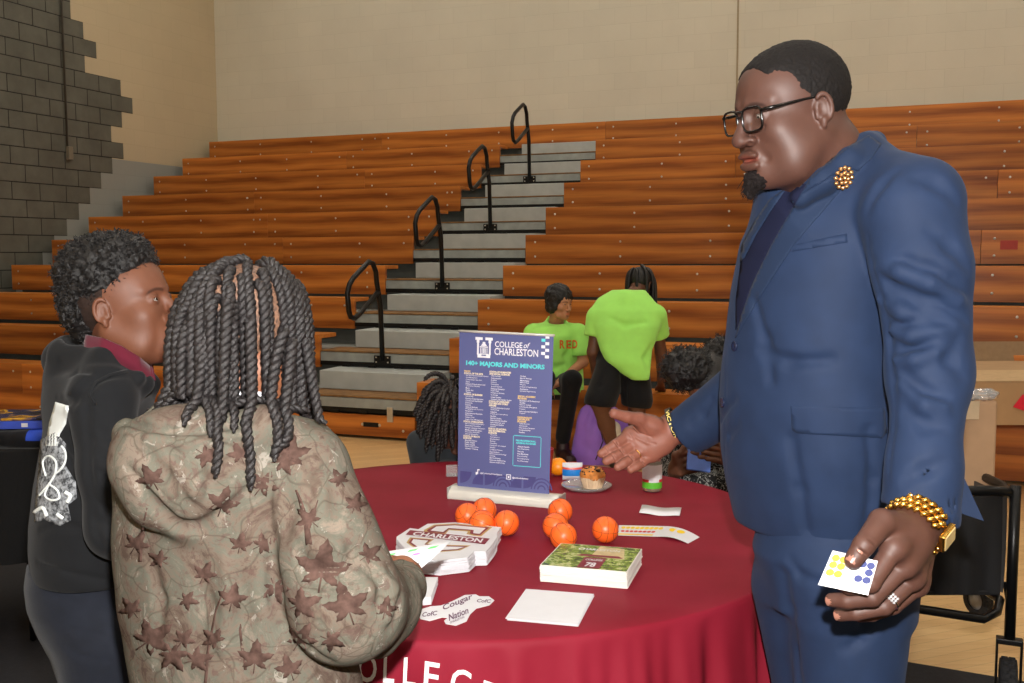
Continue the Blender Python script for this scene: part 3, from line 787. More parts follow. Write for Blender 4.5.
# print of the top card
top = o
def flatM(z): return lambda p: WZ(*s6(*p), z)
pr = MB()
def qpoly(cm, pts, z=.0003):
    pr.cm = cm
    V = [WZ(*s6(x, y), zt+z) for x, y in pts]
    d = delaunay_2d_cdt([Vector((v[0], v[1])) for v in V], [], [list(range(len(V)))], 1, 1e-7)
    fl = []
    for f in d[2]:
        a, b, c = [d[0][i] for i in f[:3]]
        fl.append(tuple(f) if (b-a).cross(c-a) > 0 else tuple(reversed(f)))
    pr.add([(v[0], v[1], zt+z) for v in d[0]], fl)
C1 = [(300, 205), (370, 168), (510, 160), (770, 183), (690, 248), (640, 244), (590, 232), (600, 215), (470, 205), (445, 235), (300, 222)]
qpoly(1, C1); C2 = [(318, 206), (376, 174), (510, 167), (745, 187), (685, 240), (650, 238), (612, 228), (620, 209), (470, 198), (440, 226), (330, 217)]
qpoly(0, C2, .0006); C3 = [(345, 208), (385, 180), (510, 173), (722, 191), (680, 231), (636, 226), (640, 204), (468, 191), (430, 218)]
qpoly(2, C3, .0009)
D1 = [(205, 255), (370, 268), (325, 298), (400, 305), (620, 310), (545, 345), (400, 356), (265, 350), (180, 290)]
qpoly(1, D1); qpoly(0, [(215, 261), (350, 271), (312, 300), (400, 310), (600, 315), (535, 340), (400, 350), (272, 343), (196, 290)], .0006)
qpoly(2, [(228, 267), (330, 277), (302, 304), (400, 316), (575, 320), (528, 335), (400, 343), (280, 336), (214, 289)], .0009)
qpoly(0, [(205, 205), (750, 263), (715, 302), (175, 236)], .0012)
v, f = text_mesh('CHARLESTON', 1., .03); lo, hi = v.min(0), v.max(0); pr.cm = 2; Pt = []
for x, y in v:
    a = (x-lo[0])/(hi[0]-lo[0]); b = (y-lo[1])/(hi[1]-lo[1])
    TLq, TRq, BRq, BLq = np.array((240, 215)), np.array((708, 264)), np.array((690, 292)), np.array((215, 240)); q = (BLq*(1-a)+BRq*a)*(1-b)+(TLq*(1-a)+TRq*a)*b
    Pt.append(WZ(*s6(*q), zt+.0015))
pr.add(Pt, f)
pr.build('card_print', [M_maroon, M_gold, M_card], top)
# ---------------------------------------------------------- brochures
def quad_stack(name, corners_px, z, nlay, matl, lb, lbtop, cat, group, jitter=.0012, gap=None, thick=None, edge=None):
    P = [WZ(*c, z)[:2] for c in corners_px]; c = np.mean(P, axis=0); lt = (z-TZ-.0004)/nlay
    mb = MB(); mb.prism([tuple(p-c) for p in P], 0, lt*.9); base = mb.build(name, matl, loc=(0, 0, 0)); L = []
    for i in range(nlay):
        o = base if i == 0 else base.copy()
        if i: COL.objects.link(o)
        tp = i == nlay-1; dz = -.0 if tp else 0
        o.location = (c[0]+(0 if tp else rr.uniform(-jitter, jitter)), c[1]+(0 if tp else rr.uniform(-jitter, jitter)), TZ+.0004+i*lt); o.rotation_euler = (0, 0, 0 if tp else rr.uniform(-.01, .01)+(gap if gap and i < nlay//2 else 0))
        tag(o, lbtop if tp else lb, cat, group); L.append(o)
    return L, P, lt
bc = [(540, 564.8), (627, 572), (642, 548.8), (561, 543)]
t = NT('brochure_paper'); t.base(srgb(225, 222, 215)); M_bro = t.m
L, P, lt = quad_stack('brochure', bc, TZ+.036, 30, M_bro, 'green covered brochure in the thick pile below its top copy', 'topmost glossy brochure with a leafy green photo cover and maroon panel', 'brochure', 'brochures in the pile', gap=.012)
t = NT('brochure_cover'); v = t.coord('Object'); n = t.noise(v, 48, 6, .75, .6)
t.base(t.ramp(n, [(.32, srgb(22, 36, 14)), (.43, srgb(66, 92, 28)), (.52, srgb(128, 150, 60)), (.60, srgb(196, 200, 140)), (.70, srgb(80, 58, 30))])); t.set(Roughness=.22); M_cov = t.m
pr = MB(); zc = TZ+.036
B3 = lambda a, b, z=.0: np.append((P[0]*(1-a)+P[1]*a)*(1-b)+(P[3]*(1-a)+P[2]*a)*b, zc+z)
pr.add([B3(0.01, .01, .0001), B3(.99, .01, .0001), B3(.99, .99, .0001), B3(.01, .99, .0001)], [(0, 1, 2, 3)])
pr.cm = 3; pr.add([B3(.47, .50, .0003), B3(.88, .48, .0003), B3(.80, .93, .0003), B3(.5, .95, .0003)], [(0, 1, 2, 3)])
pr.cm = 1; pr.add([B3(.42, .02, .0005), B3(.68, .02, .0005), B3(.68, .46, .0005), B3(.42, .46, .0005)], [(0, 1, 2, 3)])
pr.add([B3(.30, .50, .0005), B3(.86, .5, .0005), B3(.8, .58, .0005), B3(.36, .58, .0005)], [(0, 1, 2, 3)])
pr.cm = 2
put_text(pr, '78', .55, .16, lambda x, y, z: B3(x, y, .0008), h=.17, w=.12, bold=.03)
put_text(pr, 'COLLEGE', .55, .36, lambda x, y, z: B3(x, y, .0008), h=.07, w=.2, bold=.02)
put_text(pr, 'CHARLESTON', .52, .80, lambda x, y, z: B3(x, y, .0008), h=.08, w=.5, bold=.02)
pr.build('cover_photo', [M_cov, M_maroon, M_card, plain('cover_tan', srgb(196, 176, 130), .3, var=.2, scale=60)], L[-1])
# white sheets
quad_stack('paper_sheet', [(505.4, 618), (576.8, 624.3), (592.8, 593.8), (526, 588.8)], TZ+.005, 5, M_card, 'plain white sheet in the thin pile at the front of the table', 'top white sheet of the thin pile at the front of the table', 'paper', 'white sheets at the front of the table', jitter=.003)
quad_stack('small_card', [(396, 600), (431, 597), (438, 577), (400, 577)], TZ+.016, 10, M_card, 'small white card in the little pile beside the camouflage sleeve', 'top small white card of the little pile beside the camouflage sleeve', 'card', 'small white cards by the sleeve', jitter=.001)
# script sticker
s4 = lambda x, y: (370+x/4.02, 470+y/4.02)
so = [(195, 578), (205, 560), (245, 548), (285, 545), (330, 528), (380, 503), (425, 500), (440, 508), (478, 508), (500, 524), (480, 543), (428, 556), (402, 580), (388, 608), (345, 625), (305, 618), (298, 606), (312, 594), (290, 592), (240, 606), (203, 598)]
P = [WZ(*s4(x, y), TZ+.001)[:2] for x, y in so]
st = MB(); st.prism([tuple(p) for p in P], TZ+.0003, TZ+.0012); sto = st.build('script_sticker', M_card); tag(sto, 'white die cut sticker with purple script reading Cougar Nation', 'sticker')
pr = MB(); Ms = lambda x, y, z: WZ(*s4(x, -y), TZ+.0016)
def stext(tx, cx, cy, w, h, rot=0., sh=.3):
    v, f = text_mesh(tx, 1., .022); lo, hi = v.min(0), v.max(0); P = (v-(lo+hi)/2)*np.array((w/(hi[0]-lo[0]), h/(hi[1]-lo[1]))); P[:, 0] += P[:, 1]*sh
    pr.add([WZ(*s4(cx+x*math.cos(rot)+y*math.sin(rot), cy-y*math.cos(rot)+x*math.sin(rot)), TZ+.0016) for x, y in P], f)
stext('Cougar', 352, 533, 128, 28, -.38); stext('Nation', 356, 578, 84, 26, -.38); stext('CofC', 240, 578, 60, 18, -.12); stext('CofC', 458, 526, 56, 14, .05); stext('CHARLESTON', 350, 602, 62, 8, -.38)
pr.build('script_print', plain('purple_print', srgb(86, 40, 78), .5), sto)
# yellow sticker strips
M_yel = plain('yellow_dots', srgb(236, 200, 4), .6); M_red = plain('red_dots', srgb(200, 44, 30), .6); M_blue = plain('blue_dots', srgb(18, 36, 104), .6)
def Wq(cs, z):
    P = [WZ(*c, z) for c in cs]
    return lambda a, b, dz=0., P=P: (P[0]*(1-a)+P[1]*a)*(1-b)+(P[3]*(1-a)+P[2]*a)*b+np.array((0, 0, dz))
def disc(pr, Mf, a, b, ra, rb, dz, n=14): pr.add([Mf(a+ra*math.cos(2*PI*k/n), b+rb*math.sin(2*PI*k/n), dz) for k in range(n)], [tuple(range(n))])
def sheet(mb, Mf, curve, th=.0006, n=12):
    vs = []
    for i in range(n+1):
        for b in (0, 1):
            for s_ in (1, 0): vs.append(Mf(i/n, b, curve(i/n)+(th if s_ else 0)))
    fs = []
    for i in range(n):
        q = i*4; fs += [(q, q+4, q+6, q+2), (q+1, q+3, q+7, q+5), (q, q+1, q+5, q+4), (q+2, q+6, q+7, q+3)]
    fs += [(0, 2, 3, 1), (n*4, n*4+1, n*4+3, n*4+2)]
    mb.add(vs, fs)
ss = empty('sticker_strip', WZ(655, 532, TZ), 'folded strip of yellow and red dot stickers lying right of the lone ball', 'sticker')
Ma = Wq([(618, 535.6), (658, 537), (668, 526.6), (619, 525.6)], TZ+.001); Mc = Wq([(657, 537), (688, 543.8), (699.5, 537.5), (668, 526.6)], TZ+.001)
mb = MB(); sheet(mb, Ma, lambda a: .0005); sheet(mb, Mc, lambda a: .0005+.006*math.sin(a*PI)); mb.build('strip', M_card, ss)
pr = MB()
for k in range(9): disc(pr, Ma, .1+k*.1, .75, .048, .12, .0016)
pr.add([Ma(0, .05, .0016), Ma(.85, .05, .0016), Ma(.85, .16, .0016), Ma(0, .16, .0016)], [(0, 1, 2, 3)])
for k in range(2): disc(pr, Mc, .28+k*.25, .68, .12, .16, .0016+.006*math.sin((.28+k*.25)*PI))
pr.cm = 1
for k in range(8): disc(pr, Ma, .1+k*.1, .40, .045, .09, .0016)
pr.build('dots', [M_yel, M_red], ss)
Mw = Wq([(639, 514.5), (679.5, 517.3), (681.5, 509.4), (642, 506.4)], TZ+.001)
mb = MB(); sheet(mb, Mw, lambda a: .004*(1+math.sin(a*7+1))/2+.0005); o = mb.build('paper_scrap', M_card, smooth=True); tag(o, 'small white paper slip with a wave in it near the juice bottle', 'paper')
# ---------------------------------------------------------- muffin, snack, bottle
pc = WZ(586.5, 488, TZ); pl = empty('clear_tray', pc, 'round clear plastic lid under the muffin', 'tray')
def glass(name, c, rough=.05, trans=.9, ior=1.45, alpha=1.):
    t = NT(name); t.base(c); t.set(Roughness=rough); t.p.inputs['Transmission Weight'].default_value = trans; t.p.inputs['IOR'].default_value = ior; return t.m
M_clear = glass('clear_plastic', srgb(235, 235, 235), .1, .75)
mb = MB(); mb.lathe([(.0, .0006), (.062, .0006), (.070, .008), (.074, .010), (.0735, .0115), (.069, .0095), (.061, .0022), (.0, .0022)], pc, 40, cap=False); mb.build('tray', M_clear, pl, True)
mf = empty('muffin', pc+np.array((.018, .0, .0023)), 'chocolate chip muffin in a paper case on a clear tray', 'muffin')
mc = wloc(mf)
mb = MB(); n = 48; prof = [(.0, .0), (.027, .0), (.030, .012), (.036, .032), (.033, .033), (.0, .033)]
vs = []
for r, z in prof:
    for k in range(n): a = 2*PI*k/n; q = r*(1+(.05 if k % 2 else -.0)*(z > .001)); vs.append(mc+np.array((q*math.cos(a), q*math.sin(a), z)))
mb.add(vs, [(i*n+k, i*n+(k+1) % n, (i+1)*n+(k+1) % n, (i+1)*n+k) for i in range(len(prof)-1) for k in range(n)]); mb.build('paper_case', plain('muffin_case', srgb(226, 196, 160), .7, var=.15), mf)
s = SDF(); s.u(EL(mc+(0, 0, .036), (.037, .037, .024)), .004); s.disp(lambda p: vnoise(p, 90, 3)*.0025+vnoise(p, 220, 5)*.001)
v, f = s.mesh(mc+(-.05, -.05, .01), mc+(.05, .05, .07), .0015); mesh_obj('muffin_top', v, f, plain('muffin_crumb', srgb(206, 130, 58), .7, var=.3, scale=80), mf, True)
mb = MB(); k = 0
while k < 60:
    a, b = rr.uniform(0, 2*PI), rr.uniform(.15, 1.35); d = np.array((math.cos(a)*math.cos(b), math.sin(a)*math.cos(b), math.sin(b)))
    mb.sphere(mc+np.array((0, 0, .036))+d*np.array((.037, .037, .024)), rr.uniform(.0024, .0040), 6, (1, 1, .7)); k += 1
mb.build('chocolate_chips', plain('chips', srgb(36, 20, 14), .35), mf, True)
sn = empty('snack_packet', WZ(577, 482, TZ)+np.array((-.012, .03, 0)), 'white and blue snack packet standing behind the muffin', 'packet')
sc_ = wloc(sn); mb = MB(); w_, h_ = .030, .052
nn = 8; vs = []; fs = []
for s_ in (-1, 1):
    for i in range(nn+1):
        for j in range(nn+1):
            u, v2 = i/nn*2-1, j/nn; bulge = .014*(1-u**4)*(1-(2*v2-1)**4)
            vs.append(sc_+np.array((u*w_, s_*(bulge+.0005), v2*h_+.001)))
for s_ in (0, 1):
    for i in range(nn):
        for j in range(nn):
            a = s_*(nn+1)**2+i*(nn+1)+j; q = (a, a+nn+1, a+nn+2, a+1); mid = (j+.5)/nn
            fs.append(q if s_ == 0 else tuple(reversed(q)))
mids = [(1 if .22 < ((k % (nn*nn)) % nn+.5)/nn < .58 else 2 if .58 < ((k % (nn*nn)) % nn+.5)/nn < .72 else 0) for k in range(len(fs))]
mesh_obj('packet', vs, fs, None, sn, True, mats=[M_card, plain('packet_blue', srgb(30, 130, 214), .35), plain('packet_red', srgb(214, 90, 80), .35)], midx=mids)
bt = empty('juice_bottle', WZ(652, 491, TZ), 'small clear juice bottle with green and white label under the outstretched hand', 'bottle')
bc_ = wloc(bt)
mb = MB(); mb.lathe([(.020, .0005), (.026, .003), (.028, .010), (.028, .085), (.025, .102), (.014, .122), (.0125, .138)], bc_, 32); mb.build('bottle_body', glass('bottle_plastic', srgb(240, 240, 230), .06, .85), bt, True)
mb = MB(); mb.lathe([(.019, .002), (.0255, .005), (.0266, .011), (.0266, .05)], bc_, 28); mb.build('juice', glass('juice', srgb(226, 150, 40), .1, .6), bt, True)
mb = MB(); n = 40; vs = [bc_+np.array((.0284*math.cos(2*PI*k/n), .0284*math.sin(2*PI*k/n), z)) for z in (.012, .030, .038, .080) for k in range(n)]
fs = []; mi = []
for i in range(3):
    for k in range(n):
        fs.append((i*n+k, i*n+(k+1) % n, (i+1)*n+(k+1) % n, (i+1)*n+k)); ang = 360*k/n
        mi.append(1 if i == 0 else (2 if (i == 1 and not 235 < ang < 300) else 0))
mesh_obj('label', vs, fs, None, bt, True, mats=[M_card, plain('label_green', srgb(90, 180, 50), .4), plain('label_red', srgb(190, 40, 50), .4), plain('label_grey', srgb(176, 170, 160), .4)], midx=mi)
mb = MB(); mb.lathe([(.0155, .132), (.0155, .150), (.014, .152)], bc_, 24); mb.build('cap', plain('cap_green', srgb(60, 150, 60), .4), bt, True)
# acrylic block and maroon cup by the banner
ac = WZ(452, 478, TZ); o = empty('acrylic_holder', ac, 'small clear acrylic card holder at the left edge of the banner', 'card holder')
mb = MB(); mb.box(ac+np.array((.006, .02, .018)), (.05, .006, .036)); mb.build('front_plate', M_clear, o, bevel=.001)
mb = MB(); mb.box(ac+np.array((.006, .035, .003)), (.05, .03, .005)); mb.build('foot', M_clear, o, bevel=.001)
cu = WZ(543, 478, TZ); o = empty('cup', cu, 'maroon plastic cup mostly hidden behind the banner, beside the orange', 'cup')
mb = MB(); mb.lathe([(.024, .001), (.0335, .09), (.0345, .091), (.0325, .091), (.023, .004)], cu, 28, cap=False); mb.build('cup_body', plain('cup_red', srgb(150, 24, 40), .35), o, True)
mb = MB(); mb.lathe([(.0, .012), (.024, .012)], cu, 28, cap=False); mb.build('cup_bottom', plain('cup_white', srgb(220, 215, 210), .35), o, True)
# =================================================================== PEOPLE: shared builders
def frame(yaw_dir, pitch=0., roll=0.):
    """columns right, forward, up; yaw_dir = horizontal facing angle (0 = +x), pitch down positive"""
    f = np.array((math.cos(yaw_dir)*math.cos(pitch), math.sin(yaw_dir)*math.cos(pitch), -math.sin(pitch)))
    r = np.array((math.sin(yaw_dir), -math.cos(yaw_dir), 0.)); u = np.cross(r, f)
    c, s = math.cos(roll), math.sin(roll)
    r2 = r*c+u*s; u2 = u*c-r*s
    return np.stack((r2, f, u2), 1)
def skin_mat(name, c, rough=.42, palm=None):
    t = NT(name); v = t.coord('Object'); a = t.n('ShaderNodeAttribute'); a.attribute_name = 'Tint'
    n = t.noise(v, 28, 4, .6); b = t.ramp(n, [(.3, tuple(x*.9 for x in c[:3])+(1,)), (.7, tuple(x*1.08 for x in c[:3])+(1,))])
    t.base(t.mix(1., b, a.outputs[0], 'MULTIPLY')); t.set(Roughness=rough)
    t.p.inputs['Subsurface Weight'].default_value = .06; t.p.inputs['Subsurface Radius'].default_value = (.01, .004, .002)
    t.p.inputs['Specular IOR Level'].default_value = .5
    t.bump(t.noise(v, 600, 3), .12, .0008); return t.m
class Head:
    def __init__(h, o, R, S=1., wide=1., jaw=1., fat=0., nose=1., lips=1., mouth=0., brow=1., ear=1.):
        h.o = np.array(o, float); h.R = R; h.S = S; h.p = dict(wide=wide)
        s = h.sdf = SDF(); T = h.T; w = wide
        E = lambda c, r, k=.012, rot=None, op='u': (s.u if op == 'u' else s.s)(EL(T(c), np.array(r)*S, R if rot is None else R@rot), k*S)
        C = lambda a, b, ra, rb, k=.012, op='u': (s.u if op == 'u' else s.s)(RC(T(a), T(b), ra*S, rb*S), k*S)
        E((0, -.022, .036), (.076*w, .097, .084), .01)                       # cranium
        E((0, .010, .030), (.070*w, .078, .074), .02)                        # forehead
        E((0, .022, -.030), (.062*w, .060, .066), .025)                       # face
        for q in (1, -1):
            C((q*.056*w, -.018, -.045), (q*.040*w*jaw, .030, -.088), .020, .018, .03)   # jaw
            C((q*.040*w*jaw, .030, -.088), (0, .060, -.098), .018, .018, .025)
            E((q*.040*w, .050, -.028), (.026, .026, .024), .022)              # cheek
            C((q*.012, .083, .020), (q*.046*w, .062, .022), .0075*brow, .007*brow, .016)       # brow ridge
        E((0, .072, -.090), (.024, .016, .020), .02)                          # chin
        E((0, .068, -.066), (.032, .020, .026), .02)                          # muzzle
        if fat:
            for q in (1, -1): E((q*.044*w, .020, -.062), (.030*fat, .042, .036), .03)
            E((0, .018, -.100), (.050*fat, .045, .026), .035)
        for q in (1, -1):                                                     # eye sockets
            E((q*.032, .092, .002), (.017, .013, .011), .012, op='s')
        if nose:
            n = nose
            C((0, .084, .006), (0, .101, -.030), .0075, .0095*n, .010)
            E((0, .103, -.038), (.0125*n, .013, .0115), .007)
            for q in (1, -1): E((q*.0135*n, .094, -.041), (.0095*n, .012, .0092), .006)
            for q in (1, -1): E((q*.0075*n, .101, -.049), (.0042*n, .0055, .004), .003, op='s')
        L = lips
        E((0, .0860+.004*(L-1)*3, -.0635-.0006), (.0235*L, .0095, .0066*L), .004); E((0, .0845+.004*(L-1)*3, -.0768-mouth), (.0205*L, .0100, .0076*L), .004)
        for q in (1, -1): E((q*.006, .0885, -.0625), (.008, .006, .0045*L), .004)
        E((0, .096, -.0700-mouth*.5), (.0225*L, .013, .0014+mouth*.55), .003, op='s')
        E((0, .083, -.0865-mouth), (.016, .006, .004), .008, op='s')
        for q in (1, -1):                                                     # lids
            b = SDF(); b.u(EL(T((q*.0315, .0715, .001)), np.array((.0150, .0137, .0128))*S, R), .001)
            s.u(b, .004*S)
            E((q*.0325, .088, -.0002), (.0118, .012, .0042), .0022, rot=roty(-q*.10), op='s')
        for q in (1, -1):                                                     # ears
            rot = rotz(q*.32)@rotx(-.12); ec = np.array((q*(.0745*w), -.014, -.006))
            def P(x, y, z): return ec+rot@np.array((q*x, y, z))*ear
            E(P(.004, 0, 0), (.007*ear, .016*ear, .027*ear), .004, rot)
            ring = [P(.010+.003*math.cos(a), -.002-.0155*math.sin(a), .004+.0255*math.cos(a)) for a in np.linspace(-.7, 2.9, 12)]
            for i in range(11): C(ring[i], ring[i+1], .0036, .0036, .003)
            C(P(.008, .002, -.020), P(.007, .004, -.030), .0065, .0055, .004)
            E(P(.015, .002, .002), (.008*ear, .0085*ear, .015*ear), .003, rot, op='s')
            C(P(.006, .012, -.004), P(.006, .013, -.012), .004, .004, .003)
    def T(h, c): return h.o+h.S*(h.R@np.array(c, float))
    def loc(h, p): return (np.atleast_2d(p)-h.o)@h.R/h.S
    def eyes(h, parent, look=(0., 0.), white=.8, iris=(.05, .02, .01)):
        for q in (1, -1):
            mb = MB(); c = h.T((q*.0315, .0705, .0005)); r = .0123*h.S
            L = h.R@rotz(look[0])@rotx(look[1])@rotx(-PI/2)
            mw, mi, mp = EYEM
            mb.cm = 0; mb.sphere(c, r, 24)
            for cm, rr_, off in ((1, .0062, .0108), (2, .0030, .0112)):
                mb.cm = cm; n = 20; fo = L@np.array((0, 0, 1.)); ax = L@np.array((1., 0, 0)); ay = L@np.array((0, 1., 0))
                rim = [c+(fo*math.sqrt(max(0, r*r-(rr_*h.S)**2))+ax*rr_*h.S*math.cos(2*PI*k/n)+ay*rr_*h.S*math.sin(2*PI*k/n))*1.012 for k in range(n)]
                mb.add(rim+[c+fo*r*1.03], [(k, (k+1) % n, n) for k in range(n)])
            mb.build('eye', list(EYEM), parent, True)
    def tint(h, v, lip=(1.25, .85, .85), base=(1, 1, 1), brow=None, shave=None):
        q = h.loc(v); col = np.ones((len(v), 3))*np.array(base)
        d = np.minimum(((q[:, 0]/.025)**2+((q[:, 1]-.090)/.012)**2+((q[:, 2]+.070)/.0125)**2), 9)
        m = np.clip(1.25-d, 0, 1)[:, None]; col = col*(1-m)+np.array(lip)*m
        if brow is not None:
            zb = .021-18*(np.abs(q[:, 0])-.028)**2
            m = (np.clip(1-np.abs(q[:, 2]-zb)/.0045, 0, 1)*np.clip((.050-np.abs(q[:, 0]))/.006, 0, 1)*np.clip((np.abs(q[:, 0])-.011)/.004, 0, 1)*(q[:, 1] > .04))[:, None]
            m = np.clip(m*1.6, 0, 1)*brow; col = col*(1-m)+np.array((.16, .13, .12))*m
        if shave is not None: m = shave(q)[:, None]; col = col*(1-m)+np.array((.45, .45, .48))*m
        return col
def lens_mat():
    m = bpy.data.materials.new('clear_lens'); m.use_nodes = True; t = m.node_tree; t.nodes.clear(); o = t.nodes.new('ShaderNodeOutputMaterial'); x = t.nodes.new('ShaderNodeMixShader')
    a = t.nodes.new('ShaderNodeBsdfTransparent'); g = t.nodes.new('ShaderNodeBsdfGlossy'); g.inputs['Roughness'].default_value = .03; x.inputs[0].default_value = .05
    t.links.new(a.outputs[0], x.inputs[1]); t.links.new(g.outputs[0], x.inputs[2]); t.links.new(x.outputs[0], o.inputs[0]); return m
EYEM = (plain('eye_white', srgb(170, 162, 155), .2, var=.02), plain('iris', srgb(48, 26, 14), .1), plain('pupil', srgb(4, 4, 4), .1))
def LOFT(rows, yaw_dir, exp=2.0, r=0.):
    """stack of ellipses: rows (z, x, y, half_width, half_depth); depth along yaw_dir"""
    A = np.array(sorted(rows)); f = np.array((math.cos(yaw_dir), math.sin(yaw_dir))); rt = np.array((f[1], -f[0]))
    z0, z1 = A[0, 0], A[-1, 0]
    # smooth interpolation table
    zz = np.linspace(z0, z1, 200); tab = np.array([np.interp(zz, A[:, 0], A[:, i]) for i in range(1, 5)])
    ker = np.hanning(15); ker /= ker.sum()
    tab = np.array([np.convolve(np.pad(t_, 7, mode='reflect', reflect_type='odd'), ker, 'valid') for t_ in tab])
    def fn(p):
        cx, cy, rw, rd = [np.interp(p[:, 2], zz, t_) for t_ in tab]
        dx, dy = p[:, 0]-cx, p[:, 1]-cy
        a = np.abs(dx*rt[0]+dy*rt[1])/rw; b = np.abs(dx*f[0]+dy*f[1])/rd
        k = (a**exp+b**exp)**(1/exp); g = np.sqrt((a/rw)**2+(b/rd)**2)+1e-6
        k0 = np.sqrt(a*a+b*b)+1e-9; d = (k-1)*k0/g
        d = np.where(k < .3, -np.minimum(rw, rd)*(1-k), d)
        dz = np.maximum(z0-p[:, 2], p[:, 2]-z1)
        return np.where((d > 0) & (dz > 0), np.sqrt(np.maximum(d, 0)**2+np.maximum(dz, 0)**2), np.maximum(d, dz))-r
    return fn
def px_rows(rows, d_of, yaw_dir, asp):
    """rows of (py, left px, right px) -> LOFT rows, asp = depth/width; d_of(py) distance"""
    out = []
    for py, l, r in rows:
        d = d_of(py) if callable(d_of) else d_of; m = (l+r)/2; P = W(m, py, d); hw = (r-l)/2*d/F
        f = np.array((math.cos(yaw_dir), math.sin(yaw_dir))); v = np.array((P[0], P[1])); v = v/np.linalg.norm(v); n = np.array((v[1], -v[0]))
        a = asp(py) if callable(asp) else asp
        k = math.sqrt((f@n*a)**2+(np.array((f[1], -f[0]))@n)**2); rw = hw/k
        out.append((P[2], P[0], P[1], rw, rw*a))
    return out
def on_surf(sdf, pts, off=0.):
    d = camdirs(pts); t = sdf.trace(CAMP, d, .4, 9.); P = CAMP+d*t[:, None]; g = sdf.grad(P); g /= np.linalg.norm(g, axis=1)[:, None]+1e-9
    return P+g*off
def folds(sdf, lines, r=.007, k=.014, off=.003, op='s'):
    """creases following photo pixels on the cloth; all placed before any is cut"""
    L = [(on_surf(sdf, ln, off if op == 's' else -off*.6), ln) for ln in lines]
    for P, ln in L:
        n = len(P)
        for i in range(n-1):
            ra = r*(.35+.65*math.sin(PI*i/(n-1) if n > 2 else PI/2)); rb = r*(.35+.65*math.sin(PI*(i+1)/(n-1) if n > 2 else PI/2))
            if np.linalg.norm(P[i+1]-P[i]) < .15: (sdf.s if op == 's' else sdf.u)(RC(P[i], P[i+1], max(ra, .002), max(rb, .002)), k)
def hand(sdf, wrist, fingers, thumb, rw, pal=.012, k=.008):
    """wrist point, list of finger joint chains [(P, r)...] from the knuckle out"""
    for ch in fingers:
        sdf.u(RC(wrist, ch[0][0], rw, ch[0][1]*1.3), .014)
    for a, b in zip(fingers[:-1], fingers[1:]): sdf.u(RC(a[0][0]*.93+wrist*.07, b[0][0]*.93+wrist*.07, a[0][1]*1.2, b[0][1]*1.2), .010)
    f = SDF()
    for ch in fingers:
        g = SDF()
        for i in range(len(ch)-1): g.u(RC(ch[i][0], ch[i+1][0], ch[i][1], ch[i+1][1]), .003)
        sdf.u(g, .0035)
    g = SDF()
    for i in range(len(thumb)-1): g.u(RC(thumb[i][0], thumb[i+1][0], thumb[i][1], thumb[i+1][1]), .004)
    sdf.u(g, .008)
def PJ(*a):  # (px,py,depth,rpx) list -> [(P, r)]
    return [(W(x, y, d), r*d/F) for x, y, d, r in a]
def nail(mb, base, tip, n, r):
    """fingernail plate near the finger tip on side n"""
    ax = (tip-base)/np.linalg.norm(tip-base); n = n-ax*(n@ax); n /= np.linalg.norm(n); s = np.cross(ax, n)
    vs = []; m = 5
    for i in range(m):
        for j in range(m):
            u = i/(m-1)*2-1; v = j/(m-1)
            rr_ = r*1.03; a = u*.75
            P = tip+ax*(r*.55-v*r*1.7)+s*math.sin(a)*rr_*(.92-.25*max(0, .3-v))+n*math.cos(a)*rr_*(1 if v > .3 else .93+.23*v); vs.append(P)
    mb.add(vs, [(i*m+j, (i+1)*m+j, (i+1)*m+j+1, i*m+j+1) for i in range(m-1) for j in range(m-1)])
def cloth_mat(name, c, rough=.75, var=.08, scale=14, weave=900, sheen=.2, bump=.15, spec=.25):
    t = NT(name); v = t.coord('Object'); n = t.noise(v, scale, 4); lo = tuple(x*(1-var) for x in c[:3])+(1,); hi = tuple(min(1, x*(1+var)) for x in c[:3])+(1,)
    t.base(t.ramp(n, [(.3, lo), (.7, hi)])); t.set(Roughness=rough); t.p.inputs['Sheen Weight'].default_value = sheen; t.p.inputs['Specular IOR Level'].default_value = spec
    t.bump(t.noise(v, weave, 2), bump, .001); return t.m
def join(parts):
    V, Fs, C, n = [], [], [], 0
    for v, f, c in parts: V.append(v); Fs.append(f+n); C.append(np.ones((len(v), 3))*c if np.ndim(c) < 2 else c); n += len(v)
    return np.concatenate(V), np.concatenate(Fs), np.concatenate(C)
def bounds(pts, m=.05):
    P = np.array(pts); return P.min(0)-m, P.max(0)+m
